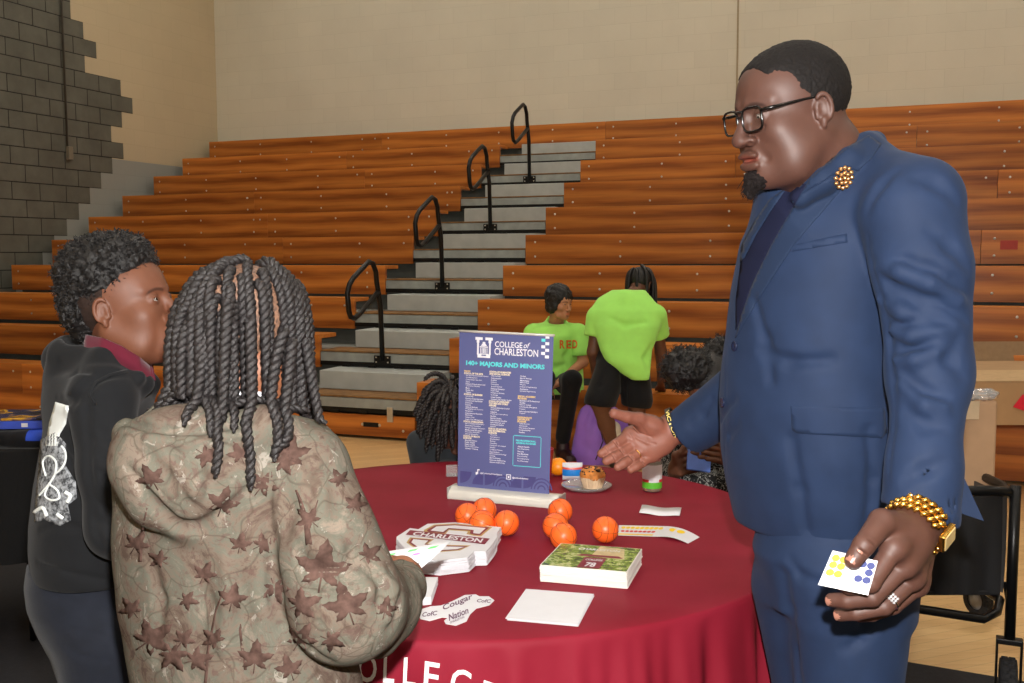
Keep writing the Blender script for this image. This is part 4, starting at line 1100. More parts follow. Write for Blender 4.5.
# =================================================================== THE MAN IN THE BLUE SUIT
def build_man():
    root = empty('person', (W(830, 500, 1.82)[0], 1.82, 0), 'tall bearded person in a blue suit and glasses holding a dotted card, one hand outstretched', 'person')
    M_skin = skin_mat('skin_man', srgb(82, 53, 43), .55)
    aF = PI+math.radians(19)
    H = Head(W(814, 107, 1.66)+frame(aF)[:, 0]*.074, frame(aF, math.radians(9), math.radians(0)), .95, wide=1.06, jaw=1.2, fat=1.15, nose=1.3, lips=1.35, mouth=.005, ear=.88)
    for q in (1, -1): H.sdf.s(RC(H.T((q*.022, .0975, -.044)), H.T((q*.036, .078, -.074)), .0022, .002), .012); H.sdf.s(RC(H.T((q*.014, .088, -.016)), H.T((q*.040, .076, -.020)), .002, .002), .008)
    s = H.sdf; neckb = W(862, 190, 1.76)
    s.u(RC(H.T((0, -.030, -.055)), W(826, 188, 1.75), .058, .064), .03)
    s.u(RC(H.T((0, -.028, -.04)), W(828, 150, 1.74), .050, .056), .03)
    lo, hi = bounds([H.o], .17); hv, hf = s.mesh(lo-(.0, .0, .12), hi+(.08, .1, 0), .0024)
    sh = lambda q: np.clip(.0, 0, 1)*q[:, 0]
    hc = H.tint(hv, lip=(2.6, 1.5, 1.4), brow=.75)
    parts = [(hv, hf, hc)]
    # torso under the clothes
    aT = PI+math.radians(27); Rt = frame(aT)
    C = W(830, 205, 1.80); Ls = C-Rt[:, 0]*.20; Rs = W(790, 226, 1.97)
    tz = SDF(); tz.u(EL(C-(0, 0, .14), (.12, .08, .17), Rt), .02); tz.u(EL(C-(0, 0, .42), (.11, .08, .22), Rt), .03); tz.u(RC(W(838, 205, 1.77), C, .05, .06), .03)
    for sg, kx in ((-1, .0), (1, 1.0)):
        hp, kp = ((W(852, 590, 1.76), W(847, 690, 1.76)*(1, 1, 0)+(0, 0, .52)), (W(808, 585, 1.90), W(822, 690, 1.90)*(1, 1, 0)+(0, 0, .52)))[kx > .5]; tz.u(RC(hp, kp, .06, .05), .02); tz.u(RC(kp, kp*(1, 1, 0)+(.02, 0, .1), .05, .04), .02)
    lw = W(925, 506, 1.50); le = W(934, 378, 1.60); rwst = W(680, 432, 2.20); re_ = W(772, 372, 2.08)
    tz.u(RC(Ls, le, .05, .042), .02); tz.u(RC(le, lw, .042, .03), .01); tz.u(RC(Rs, re_, .05, .042), .02); tz.u(RC(re_, rwst, .042, .028), .01)
    v, f = tz.mesh((.1, 1.3, .05), (1.1, 2.4, 1.75), .011); parts.append((v, f, 1.))
    # near hand
    hs = SDF(); wr = W(922, 508, 1.50)
    fi = [PJ((893, 549, 1.405, 10.5), (870, 583, 1.385, 10.5), (850, 586, 1.40, 9), (842, 583, 1.42, 8)),
          PJ((903, 566, 1.42, 10.5), (872, 597, 1.40, 10), (847, 600.5, 1.415, 8.5), (832, 600, 1.43, 7.2)),
          PJ((911, 579, 1.45, 10), (884, 606, 1.43, 9.5), (856, 612.5, 1.44, 8.2), (840, 614.5, 1.455, 7)),
          PJ((917, 586, 1.48, 9), (893, 606, 1.47, 8.5), (872, 614, 1.475, 7.5), (860, 616, 1.48, 6.5))]
    th = PJ((907, 530, 1.45, 18), (882, 522, 1.41, 13.5), (864, 545, 1.375, 11), (853.5, 560, 1.37, 9.2))
    hand(hs, wr, fi, th, .030)
    hs.u(RC(W(912, 530, 1.47), W(928, 490, 1.52), .034, .034), .02)
    hs.u(EL(W(905, 545, 1.445), np.array((.032, .024, .034))), .02)
    for a in (0, 1, 2, 3):
        P, r = fi[a][1]; P0 = fi[a][0][0]
    folds(hs, [[(870, 540), (876, 545)], [(858, 549), (867, 556)]], .0015, .003, .001)
    lo, hi = bounds([p for ch in fi+[th] for p, r in ch]+[wr, W(930, 480, 1.53)], .035)
    v, f = hs.mesh(lo, hi, .0018); parts.append((v, f, np.array((1.0, .98, .98))))
    # outstretched hand, palm to the camera
    hs2 = SDF(); wr2 = W(676, 427, 2.20)
    fi2 = [PJ((630, 435.5, 2.19, 7.0), (616, 444.5, 2.17, 5.6), (607.5, 450, 2.165, 5.2), (601.5, 453.5, 2.165, 4.6)),
           PJ((636, 443, 2.185, 7.0), (622, 452.5, 2.165, 5.6), (613, 457.5, 2.155, 5.2), (606.5, 461, 2.155, 4.6)),
           PJ((643, 449.5, 2.18, 6.8), (631, 458.5, 2.16, 5.4), (623.5, 463.5, 2.15, 5.), (618, 467, 2.145, 4.5)),
           PJ((651, 455, 2.18, 6.2), (641.5, 463, 2.165, 5.), (636, 466.5, 2.155, 4.6), (631, 469.5, 2.15, 4.2))]
    th2 = PJ((652, 424, 2.185, 9), (639, 419.5, 2.165, 7.5), (627, 417, 2.15, 5.8), (614, 413.5, 2.14, 5.2))
    hand(hs2, wr2, fi2, th2, .028)
    hs2.u(EL(W(651, 427, 2.175), np.array((.030, .020, .022))), .012); hs2.u(EL(W(662, 443, 2.18), np.array((.026, .018, .026))), .015)
    hs2.s(EL(W(646, 438, 2.14), np.array((.020, .014, .012))), .018)
    hs2.u(RC(wr2, W(695, 420, 2.19), .034, .036), .01)
    lns = [[(632, 426), (640, 433), (652, 437)], [(630, 431), (637, 438), (647, 443), (655, 444)], [(640, 424), (645, 432), (648, 442)],
           [(628, 433), (633, 439)], [(614, 441), (619, 448)], [(620, 449), (625, 456)], [(629, 455), (634, 461)], [(640, 460), (645, 466)], [(606, 447), (610, 453)], [(612, 454), (616, 460)]]
    folds(hs2, lns, .0014, .003, .0008)
    lo, hi = bounds([p for ch in fi2+[th2] for p, r in ch]+[wr2, W(695, 420, 2.19)], .035)
    v, f = hs2.mesh(lo, hi, .0019); g = hs2.grad(v); g /= np.linalg.norm(g, axis=1)[:, None]
    m = np.clip(-g[:, 1]*1.3+.1, 0, 1)[:, None]
    parts.append((v, f, np.array((1., 1., 1.))*(1-m)+np.array((2.9, 2.35, 2.2))*m))
    V, Fq, Cc = join(parts); body = mesh_obj('body', V, Fq, M_skin, root, True, col=Cc)
    H.eyes(root, look=(.15, -.25))
    # nails
    mb = MB()
    tocam = lambda P: (CAMP-P)/np.linalg.norm(CAMP-P)
    nail(mb, th[2][0], th[3][0], tocam(th[3][0])+np.array((-.1, 0, .6)), th[3][1])
    for c_ in fi[1:]: nail(mb, c_[2][0], c_[3][0], tocam(c_[3][0])+np.array((-.2, 0, -.3)), c_[3][1])
    mb.build('fingernails', plain('nail_man', srgb(150, 104, 88), .3), root, True)
    # hair: short crop laid over the skull
    hr = SDF(); T = H.T
    hr.u(EL(T((0, -.022, .036)), np.array((.0845, .1000, .0875))*.95, H.R), .01); hr.u(EL(T((0, .010, .035)), np.array((.0775, .0795, .0745))*.95, H.R), .01)
    cut = SDF(); cut.u(EL(T((0, .110, .005)), np.array((.092, .080, .090))*.95, H.R), .001)      # face opening / high hairline
    hr.s(cut, .006)
    for q in (1, -1): hr.s(EL(T((q*.074, .064, .034)), np.array((.036, .036, .040))*.95, H.R), .012); hr.s(EL(T((q*.1, .044, -.014)), np.array((.05, .052, .055))*.95, H.R), .006); hr.s(EL(T((q*.085, -.010, -.014)), np.array((.03, .021, .032))*.95, H.R), .004)
    hr.i(PL(T((0, -.05, -.062)), H.R@np.array((0, -.35, -1.))), .006)
    hr.disp(lambda p: vnoise(p, 420, 2)*.0011+vnoise(p, 200, 9)*.0008)
    lo, hi = bounds([H.o], .15); v, f = hr.mesh(lo, hi, .0019)
    M_hair = plain('short_black_hair', srgb(17, 13, 12), .75, 0, .3, .35, 300, .5, 900)
    mesh_obj('hair', v, f, M_hair, root, True)
    # goatee
    gt = SDF(); gt.u(EL(T((0, .074, -.106)), np.array((.024, .022, .018)), H.R), .01); gt.u(RC(T((0, .086, -.110)), T((0, .096, -.134)), .015, .006), .01)
    gt.disp(lambda p: vnoise(p, 380, 4)*.0022+vnoise(p, 160, 7)*.002)
    lo, hi = bounds([T((0, .09, -.11))], .06); v, f = gt.mesh(lo, hi, .0016); mesh_obj('goatee', v, f, plain('goatee_hair', srgb(24, 18, 17), .8, 0, .2, .4, 300, .5, 900), root, True)
    mb = MB()
    for k in range(260):
        a = rr.uniform(-1, 1); b = rr.uniform(0, 1); p0 = T((a*.016, .080+.012*rr.random(), -.096-.02*b)); d = H.R@np.array((a*.3+rr.uniform(-.3, .3), .45+rr.uniform(-.2, .4), -1.)); d /= np.linalg.norm(d)
        l = rr.uniform(.012, .030); p1 = p0+d*l*.5; p2 = p0+d*l+np.array([rr.uniform(-.003, .003) for _ in range(3)]); mb.tube([p0, p1, p2], [.0007, .0006, .0003], 4, cap=False)
    mb.build('beard_strands', bpy.data.materials['goatee_hair'], root, True)
    # glasses
    gl = empty('x'); bpy.data.objects.remove(gl)
    M_fr = plain('black_acetate', srgb(14, 12, 12), .2, var=.4); M_len = lens_mat()
    fr = MB(); le_ = MB()
    for q in (1, -1):
        c0 = np.array((q*.034, .0985, -.004)); tilt = q*.14
        def L_(x, z, y=0.): return T((c0[0]+x*math.cos(tilt), c0[1]-abs(c0[0]+x)*.10+y-.004*0, c0[2]+z))
        sq = []
        for k in range(28):
            a = 2*PI*k/28; ca, sa = math.cos(a), math.sin(a); e = .55
            sq.append(L_(math.copysign(abs(ca)**e, ca)*.0265, math.copysign(abs(sa)**e, sa)*.0205))
        fr.tube(sq, .0021, 6, closed=True)
        le_.add([p for p in sq]+[L_(0, 0, .001)], [(k, (k+1) % 28, 28) for k in range(28)])
        le_.add([p-H.R[:, 1]*.0016 for p in sq]+[L_(0, 0, -.0006)], [((k+1) % 28, k, 28) for k in range(28)])
        fr.tube([T((q*.060, .0925, .008)), T((q*.0715, .086, .009)), T((q*.0775, .074, .010)), T((q*.082, .02, .015)), T((q*.0835, -.010, .017)), T((q*.081, -.026, .006))], [.0032, .0032, .003, .0022, .002, .0018], 6)
    fr.tube([T((-.010, .0985, .012)), T((0, .101, .013)), T((.010, .0985, .012))], .0018, 6); fr.tube([T((-.009, .0975, .002)), T((0, .1005, .004)), T((.009, .0975, .002))], .0016, 6)
    g = fr.build('glasses', M_fr, root, True); le_.build('lens', M_len, g, True)
    # ---------------------------------------------------------------- jacket
    rows = [(150, 815, 892), (175, 792, 903), (200, 768, 905), (240, 743, 902), (290, 733, 897), (345, 727, 895), (400, 721, 896), (450, 722, 897), (490, 728, 896), (520, 735, 893), (545, 742, 890)]
    J = SDF(); J.u(LOFT(px_rows(rows[2:], lambda y: 1.80+.0002*(y-200), aT, .80), aT, 2.2), .01)
    J.u(RC(Ls+(0, 0, .005), C+(0, 0, .045), .062, .075), .05); J.u(RC(Rs, C+(0, 0, .03), .05, .072), .05)
    J.u(RC(W(852, 172, 1.76), C+(0, 0, .0), .068, .13), .04)
    arm = SDF()
    arm.u(RC(W(911, 212, 1.63), W(922, 268, 1.60), .082, .073), .03); arm.u(RC(W(922, 268, 1.60), W(929, 375, 1.58), .073, .061), .02)
    arm.u(RC(W(929, 375, 1.58), W(925, 470, 1.51), .061, .050), .03); arm.u(RC(W(925, 470, 1.52), W(920, 514, 1.505), .050, .059), .03)
    arm.i(PL(W(918, 516, 1.49), W(884, 582, 1.49)-W(912, 505, 1.50)), .004)
    arm.s(RC(W(926, 480, 1.51), W(912, 550, 1.50), .042, .060), .004)
    J.u(arm, .012)
    arm2 = SDF(); arm2.u(RC(Rs, W(790, 300, 2.04), .062, .062), .02); arm2.u(RC(W(790, 300, 2.04), re_, .064, .064), .02)
    arm2.u(RC(W(776, 370, 2.08), W(686, 433, 2.19), .072, .056), .02)
    dcut = W(684, 434, 2.19)-W(776, 372, 2.08)
    arm2.i(PL(W(687, 434, 2.19), dcut), .004); arm2.s(RC(W(700, 424, 2.18), W(670, 446, 2.21), .047, .050), .004)
    J.u(arm2, .015)
    vf = SDF(); vf.u(RC(W(930, 470, 1.76), W(958, 488, 1.76), .03, .02), .02)
    # underside opening of the skirt
    J.i(PL((0, 0, W(800, 558, 1.66)[2]), (0, 0, -1)), .006)
    J.s(RC(W(832, 200, 1.785), W(828, 120, 1.76), .056, .068), .006)
    chain(J, [W(874, 143, 1.80), W(864, 147, 1.72), W(848, 160, 1.68), W(824, 180, 1.672), W(800, 198, 1.69)], [.015, .015, .016, .016, .014], .022)
    chain(J, [W(874, 143, 1.80), W(852, 150, 1.87), (W(806, 178, 1.885))], [.015, .014, .013], .02)
    # front edges fall open below the button
    J2 = J
    lines = [
        [(893, 262), (905, 262), (930, 270), (955, 283), (970, 296)], [(874, 262), (890, 285), (915, 303), (942, 325)], [(884, 280), (905, 292), (935, 300), (966, 322)],
        [(886, 318), (905, 325), (925, 318), (950, 322)], [(888, 338), (905, 350), (930, 348)], [(893, 352), (915, 345), (935, 338)], [(958, 338), (950, 360), (962, 375)], [(905, 375), (922, 392), (945, 396)], [(905, 410), (925, 425), (945, 428)],
        [(868, 210), (880, 185), (895, 172)], [(915, 178), (935, 182), (955, 200)], [(930, 230), (950, 245), (968, 268)], [(905, 480), (925, 470), (945, 462)]]
    folds(J, lines, .0075, .016, .0035)
    folds(J, [[(880, 268), (900, 272), (930, 283), (960, 300)], [(892, 330), (912, 336), (940, 332)], [(895, 360), (915, 360), (935, 352)], [(900, 385), (925, 405), (945, 408)], [(880, 300), (900, 312), (925, 318)]], .006, .018, .0, 'u')
    folds(J, [[(869, 236), (871, 262), (880, 300), (889, 340), (892, 380), (893, 430), (890, 480)]], .006, .008, .002)   # armhole and the gap beside the arm
    folds(J, [[(865, 540), (872, 480), (868, 430)], [(792, 440), (800, 490), (806, 530)], [(755, 300), (765, 340), (770, 380)], [(760, 350), (790, 362), (830, 360)]], .004, .02, .001)
    folds(J, [[(705, 440), (720, 420), (735, 400)], [(715, 452), (728, 436), (738, 424)], [(690, 425), (702, 415), (712, 400)]], .005, .014, .001)
    folds(J, [[(727, 352), (726, 400), (725, 450), (728, 485), (735, 512), (752, 535)]], .0022, .004, .0008)
    J.disp(lambda p: vnoise(p, 9, 3)*.0022+vnoise(p, 22, 4)*.0008)
    v, f = J.mesh((.15, 1.25, .8), (1.15, 2.45, 1.8), .0052)
    # drop bits below the hem
    t = NT('blue_suit_cloth'); vv = t.coord('Object'); t.base(t.ramp(t.noise(vv, 20, 3), [(.3, srgb(29, 43, 69)), (.7, srgb(33, 48, 76))]))
    t.set(Roughness=.72); t.p.inputs['Sheen Weight'].default_value = .04; t.p.inputs['Sheen Tint'].default_value = (.5, .65, 1, 1); t.p.inputs['Specular IOR Level'].default_value = .22
    w = t.n('ShaderNodeTexWave'); w.inputs['Scale'].default_value = 260; t.l(vv, w.inputs[0]); t.bump(t.math('ADD', t.noise(vv, 700, 2), w.outputs[1]), .07, .0008)
    M_suit = t.m
    jk = mesh_obj('suit_jacket', v, f, M_suit, root, True)
    M_lap = cloth_mat('lapel_cloth', srgb(29, 43, 68), .75, .05, 20, 700, .03, .06, .2); M_tee = cloth_mat('navy_tee', srgb(26, 29, 50), .9, .05, 20, 500, 0, .1, .1)
    def pobj(name, polys, mat, par, **kw):
        v_, f_ = patch_px(J, polys, **kw); return mesh_obj(name, v_, f_, mat, par, True)
    pobj('shirt', [[(786, 186), (806, 184), (801, 196), (772, 245), (753, 284), (740, 322), (736, 330), (736, 300), (741, 262), (757, 232), (772, 208)]], M_tee, root, off=.0002, th=.0008, step=3.)
    pobj('lapel', [[(801, 194), (822, 182), (846, 166), (857, 173), (832, 201), (794, 245), (757, 302), (736, 338), (741, 318), (753, 284), (772, 245)]], M_lap, jk, off=.0008, th=.0012, step=3.)
    pobj('lapel', [[(770, 200), (781, 192), (786, 190), (772, 210), (757, 234), (745, 258), (741, 262), (742, 246), (755, 222)]], M_lap, jk, off=.0008, th=.0012, step=3.)
    pobj('collar', [[(851, 146), (862, 140), (868, 136), (881, 145), (872, 158), (858, 172), (847, 166), (822, 182), (801, 194), (812, 178), (832, 160)]], M_lap, jk, off=.0012, th=.0015, step=3.)
    pobj('pocket_flap', [[(791, 406), (884, 408), (886, 432), (881, 438), (797, 433), (792, 429)]], M_suit, jk, off=.0004, th=.0014, step=4)
    pobj('chest_pocket', [[(792, 245), (847, 233.5), (847.5, 242.5), (790, 252)]], M_suit, jk, off=.0004, th=.0012)
    mb = MB(); P4 = [W(935, 430, 1.74), W(957, 462, 1.74), W(984, 521, 1.72), W(938, 506, 1.74)]; bk_ = np.array((-.002, .006, 0))
    mb.add([p+bk_*i for i in (0, 1) for p in P4], [(3, 2, 1, 0), (4, 5, 6, 7), (0, 1, 5, 4), (1, 2, 6, 5), (2, 3, 7, 6), (3, 0, 4, 7)]); mb.build('back_vent', M_suit, jk)
    mb = MB()
    for (x, y) in ((736.5, 346), (724.5, 402)):
        P = on_surf(J, [(x, y)], .003)[0]; g_ = J.grad(P)[0]; g_ /= np.linalg.norm(g_); a_ = np.cross(g_, (0, 0, 1.)); a_ /= np.linalg.norm(a_); R_m = np.stack((a_, np.cross(g_, a_), g_), 1)
        mb.lathe([(.0, 0), (.009, 0), (.0095, .0015), (.0085, .003), (.006, .0022), (.0, .0022)], P, 20, R_m, cap=False)
    mb.build('jacket_button', plain('navy_button', srgb(28, 36, 62), .25), jk, True)
    # brooch: a flower of gold discs
    P = on_surf(J, [(840, 177)], .007)[0]; g_ = J.grad(P)[0]; g_ /= np.linalg.norm(g_); a_ = np.cross(g_, (0, 0, 1.)); a_ /= np.linalg.norm(a_); b_ = np.cross(g_, a_)
    mb = MB()
    for ring, rad, cnt, sz in ((0, 0, 1, .0042), (1, .0085, 7, .0042), (2, .0165, 12, .0042)):
        for k in range(cnt):
            a = 2*PI*k/cnt+ring*.3; mb.sphere(P+a_*rad*math.cos(a)+b_*rad*math.sin(a)+g_*(.003-.001*ring), sz, 8, (1, 1, .9))
    M_gold_m = plain('gold', srgb(232, 184, 92), .25, 1., .5, .1, 60); mb.build('brooch', plain('rose_gold', srgb(226, 176, 120), .28, .9), root, True)
    # ---------------------------------------------------------------- trousers
    tr = SDF(); hipc = W(815, 520, 1.83); fR = Rt[:, 0]
    tr.u(LOFT(px_rows([(490, 762, 872), (525, 758, 880), (552, 751, 900), (575, 757, 914), (605, 763, 913)], 1.82, aT, .85), aT), .01)
    kneeL = W(847, 690, 1.76); kneeR = W(822, 690, 1.90); kneeL[2] = .52; kneeR[2] = .52
    hl = W(852, 590, 1.76); hr_ = W(808, 585, 1.89)
    tr.u(RC(hl, kneeL, .108, .082), .03); tr.u(RC(hr_, kneeR, .105, .082), .03)
    for kn in (kneeL, kneeR): tr.u(RC(kn, np.array((kn[0]+.02, kn[1], .10)), .082, .078), .02)
    folds(tr, [[(783, 575), (788, 610), (794, 650), (800, 690)]], .005, .03, .002)
    folds(tr, [[(880, 620), (860, 640), (845, 650)], [(790, 560), (800, 575), (820, 582)]], .004, .016, .001)
    folds(tr, [[(862, 560), (864, 600), (862, 640), (858, 682)]], .0018, .004, .001)
    tr.i(PL((0, 0, .07), (0, 0, -1)), .004); tr.disp(lambda p: vnoise(p, 10, 6)*.003)
    v, f = tr.mesh((.15, 1.4, .04), (1.0, 2.3, 1.1), .0065); mesh_obj('trousers', v, f, M_suit, root, True)
    M_shoe = plain('black_leather', srgb(18, 16, 16), .25, 0, .5)
    for kn in (kneeL, kneeR):
        sh_ = SDF(); b = np.array((kn[0]+.02, kn[1], .045)); fd = np.array((math.cos(aT), math.sin(aT), 0))
        sh_.u(RC(b-fd*.03, b+fd*.17+np.array((0, 0, -.01)), .048, .04), .02); sh_.u(RC(b, b+(0, 0, .06), .05, .05), .02); sh_.i(PL((0, 0, .006), (0, 0, -1)), .003)
        v, f = sh_.mesh(b-.28, b+.28, .008); mesh_obj('shoe', v, f, M_shoe, root, True)
    # ---------------------------------------------------------------- gold watch and bracelets
    ax = W(936, 500, 1.51)-W(902, 541, 1.45); ax /= np.linalg.norm(ax); wc = W(916, 525, 1.468)
    tc = (CAMP-wc); tc -= ax*(tc@ax); tc /= np.linalg.norm(tc); sd = np.cross(ax, tc)
    def ringp(a, r, h): return wc+(tc*math.cos(a)+sd*math.sin(a))*r+ax*h
    WA = WATCHA; mb = MB(); nL = 24; r0 = .0435
    for k in range(nL):
        a = 2*PI*k/nL
        if abs(((a-(WA)+PI) % (2*PI))-PI) < .42: continue
        for h, rd in ((-.0115, .0046), (0, .0054), (.0115, .0046)):
            a2 = a+(PI/nL if h == 0 else 0)
            mb.tube([ringp(a2-.115, r0-.0015, h-.004), ringp(a2, r0+.0012, h+.002), ringp(a2+.115, r0-.0015, h+.004)], [rd*.8, rd, rd*.8], 6)
    wt = mb.build('wristwatch', M_gold_m, root, True)
    a = WA; rad = (tc*math.cos(a)+sd*math.sin(a)); tan = -tc*math.sin(a)+sd*math.cos(a); Rm = np.stack((tan, ax, rad), 1)
    mb = MB(); mb.box(wc+rad*(r0+.003), (.030, .036, .009), Rm); mb.build('watch_case', M_gold_m, wt, bevel=.002)
    mb = MB(); mb.box(wc+rad*(r0+.008), (.024, .029, .002), Rm); mb.build('watch_dial', plain('dial', srgb(226, 206, 150), .2, .5), wt)
    # ring with stones on the near hand
    P, r = fi[2][1]; P = P*.80+fi[2][0][0]*.20; axr = (fi[2][0][0]-fi[2][1][0]); axr /= np.linalg.norm(axr)
    n0 = tocam(P); n0 -= axr*(n0@axr); n0 /= np.linalg.norm(n0); s0 = np.cross(axr, n0); rr2 = .0142
    mb = MB(); mb.tube([P+(n0*math.cos(t_)+s0*math.sin(t_))*rr2 for t_ in np.linspace(0, 2*PI, 24, endpoint=False)], .0016, 6, closed=True)
    M_sil = plain('silver', srgb(225, 225, 230), .15, 1.); rg = mb.build('ring', M_sil, root, True)
    mb = MB()
    for i in range(3):
        for j in range(4): mb.sphere(P+n0*(rr2+.002)+axr*(i-1)*.0042+s0*(j-1.5)*.0042, .0022, 6)
    mb.build('ring_stones', plain('stones', srgb(245, 245, 250), .05, .6), rg)
    P, r = fi2[2][0]; P1 = fi2[2][1][0]; P = P*.45+P1*.55; axr = P1-fi2[2][0][0]; axr /= np.linalg.norm(axr); n0 = tocam(P); n0 -= axr*(n0@axr); n0 /= np.linalg.norm(n0); s0 = np.cross(axr, n0)
    mb = MB(); mb.tube([P+(n0*math.cos(t_)+s0*math.sin(t_))*.0128 for t_ in np.linspace(0, 2*PI, 24, endpoint=False)], .0013, 6, closed=True); mb.build('ring', M_gold_m, root, True)
    # rubber bracelet with yellow lettering on the far wrist
    axb = W(695, 420, 2.19)-wr2; axb /= np.linalg.norm(axb); wb = W(674, 425, 2.198); tcb = CAMP-wb; tcb -= axb*(tcb@axb); tcb /= np.linalg.norm(tcb); sdb = np.cross(axb, tcb)
    mb = MB(); n = 48; vs = []
    for k in range(n):
        a = 2*PI*k/n; dr = tcb*math.cos(a)+sdb*math.sin(a)
        for rr3, h in ((.036, -.006), (.0395, -.006), (.0395, .006), (.036, .006)): vs.append(wb+dr*rr3+axb*h)
    mb.add(vs, [(k*4+i, k*4+(i+1) % 4, ((k+1) % n)*4+(i+1) % 4, ((k+1) % n)*4+i) for k in range(n) for i in range(4)])
    br = mb.build('bracelet', plain('black_rubber', srgb(14, 14, 14), .4), root)
    mb = MB(); v2, f2 = text_mesh('VICTORY', 1., .02); lo, hi = v2.min(0), v2.max(0)
    mb.add([wb+(tcb*math.cos(a)+sdb*math.sin(a))*.0399+axb*h for a, h in (((-1.05+2.1*(x-lo[0])/(hi[0]-lo[0])), ((y-lo[1])/(hi[1]-lo[1])-.5)*.008) for x, y in v2)], f2)
    mb.build('bracelet_lettering', plain('bracelet_yellow', srgb(236, 214, 120), .5), br)
    # the dotted card in the near hand
    cdp = [(832.8, 550.5, 1.400), (878, 561, 1.372), (868, 595.4, 1.362), (818, 584.8, 1.392)]
    Pc = [W(*c) for c in cdp]; nrm_ = np.cross(Pc[1]-Pc[0], Pc[3]-Pc[0]); nrm_ /= np.linalg.norm(nrm_)
    if nrm_@(CAMP-Pc[0]) < 0: nrm_ = -nrm_
    cd = empty('sticker_card', np.mean(Pc, 0), 'small white card with yellow and blue dot stickers held in the suited hand', 'card')
    Mk = lambda a, b, dz=0.: (Pc[0]*(1-a)+Pc[1]*a)*(1-b)+(Pc[3]*(1-a)+Pc[2]*a)*b+nrm_*dz
    mb = MB(); mb.add([Mk(a, b, z) for z in (0, .0007) for a, b in ((0, 0), (1, 0), (1, 1), (0, 1))], [(4, 5, 6, 7), (3, 2, 1, 0), (0, 1, 5, 4), (1, 2, 6, 5), (2, 3, 7, 6), (3, 0, 4, 7)]); mb.build('card', M_card, cd)
    pr = MB()
    for b in (.18, .38, .60):
        pr.cm = 0
        for a in (.13, .30): disc(pr, Mk, a, b, .085, .10, .0012)
        pr.cm = 1
        for a in (.72, .89): disc(pr, Mk, a, b, .085, .10, .0012) if (b, a) != (.38, .72) else None
    pr.cm = 2
    for a, b in ((.45, .80), (.62, .62), (.62, .82)):
        ring_o = [Mk(a+.085*math.cos(2*PI*k/16), b+.1*math.sin(2*PI*k/16), .0011) for k in range(16)]; ring_i = [Mk(a+.07*math.cos(2*PI*k/16), b+.085*math.sin(2*PI*k/16), .0011) for k in range(16)]
        pr.add(ring_o+ring_i, [(k, (k+1) % 16, 16+(k+1) % 16, 16+k) for k in range(16)])
    pr.build('dots', [M_yel, M_blue, plain('pink_ring', srgb(214, 150, 170), .5)], cd)
build_man()
# =================================================================== TWISTS / ROPES OF HAIR
def rope(mb, path, r=.0046, hr=.0036, pitch=.021, n=6, taper=.75):
    P = np.array(path); L = np.concatenate([[0], np.cumsum(np.linalg.norm(np.diff(P, axis=0), axis=1))])
    if L[-1] < .02: return
    m = max(6, int(L[-1]/.0042)); s_ = np.linspace(0, L[-1], m); Q = np.stack([np.interp(s_, L, P[:, i]) for i in range(3)], 1)
    T = np.gradient(Q, axis=0); T /= np.linalg.norm(T, axis=1)[:, None]+1e-9
    N = np.cross(T[0], (0.3, .2, .9)); N /= np.linalg.norm(N)
    A = []; B = []; ph0 = rr.uniform(0, 6.28)
    for i in range(m):
        N = N-T[i]*(N@T[i]); N /= np.linalg.norm(N)+1e-9; Bn = np.cross(T[i], N); a = 2*PI*s_[i]/pitch+ph0; k = 1-(1-taper)*(s_[i]/L[-1])**2
        if s_[i] > L[-1]-.01: k *= max(.25, (L[-1]-s_[i])/.01)
        o_ = (N*math.cos(a)+Bn*math.sin(a))*hr*k; A.append(Q[i]+o_); B.append(Q[i]-o_)
    rad = [r*(1-(1-taper)*(t_/L[-1])**2)*(1 if t_ < L[-1]-.008 else .6) for t_ in s_]
    mb.tube(A, rad, n, cap=False); mb.tube(B, rad, n, cap=False)
def drape(p0, d0, length, solid, comb, step=.007, clear=.009, grav=.35, seed=0, stiff=.72, solid2=None):
    """strand from p0 leaving along d0, combed then falling, kept outside the solids"""
    P = [np.array(p0)]; d = np.array(d0, float); n = int(length/step)
    for i in range(n):
        t_ = i/n; g = np.array((0, 0, -1.))*grav+np.array(comb)*max(0, 1-t_*3.2)*.3
        d = d*stiff+g*(1-stiff)*2.2; d /= np.linalg.norm(d)
        q = P[-1]+d*step
        for so in (solid, solid2):
            if so is None: continue
            for _ in range(2):
                v = so(q[None])[0]
                if v < clear:
                    g_ = so.grad(q[None], .004)[0]; g_ /= np.linalg.norm(g_)+1e-9; q = q+g_*(clear-v)
        d = q-P[-1]; l = np.linalg.norm(d)
        if l < 1e-5: break
        d /= l; P.append(P[-1]+d*step)
    return P
def hair_mat(name, c1, c2, sc=700):
    t = NT(name); v = t.coord('Object'); t.base(t.ramp(t.noise(v, 220, 4, .7), [(.35, c1), (.7, c2)])); t.set(Roughness=.5); t.p.inputs['Specular IOR Level'].default_value = .5
    t.bump(t.noise(v, sc, 3), .8, .0015); return t.m
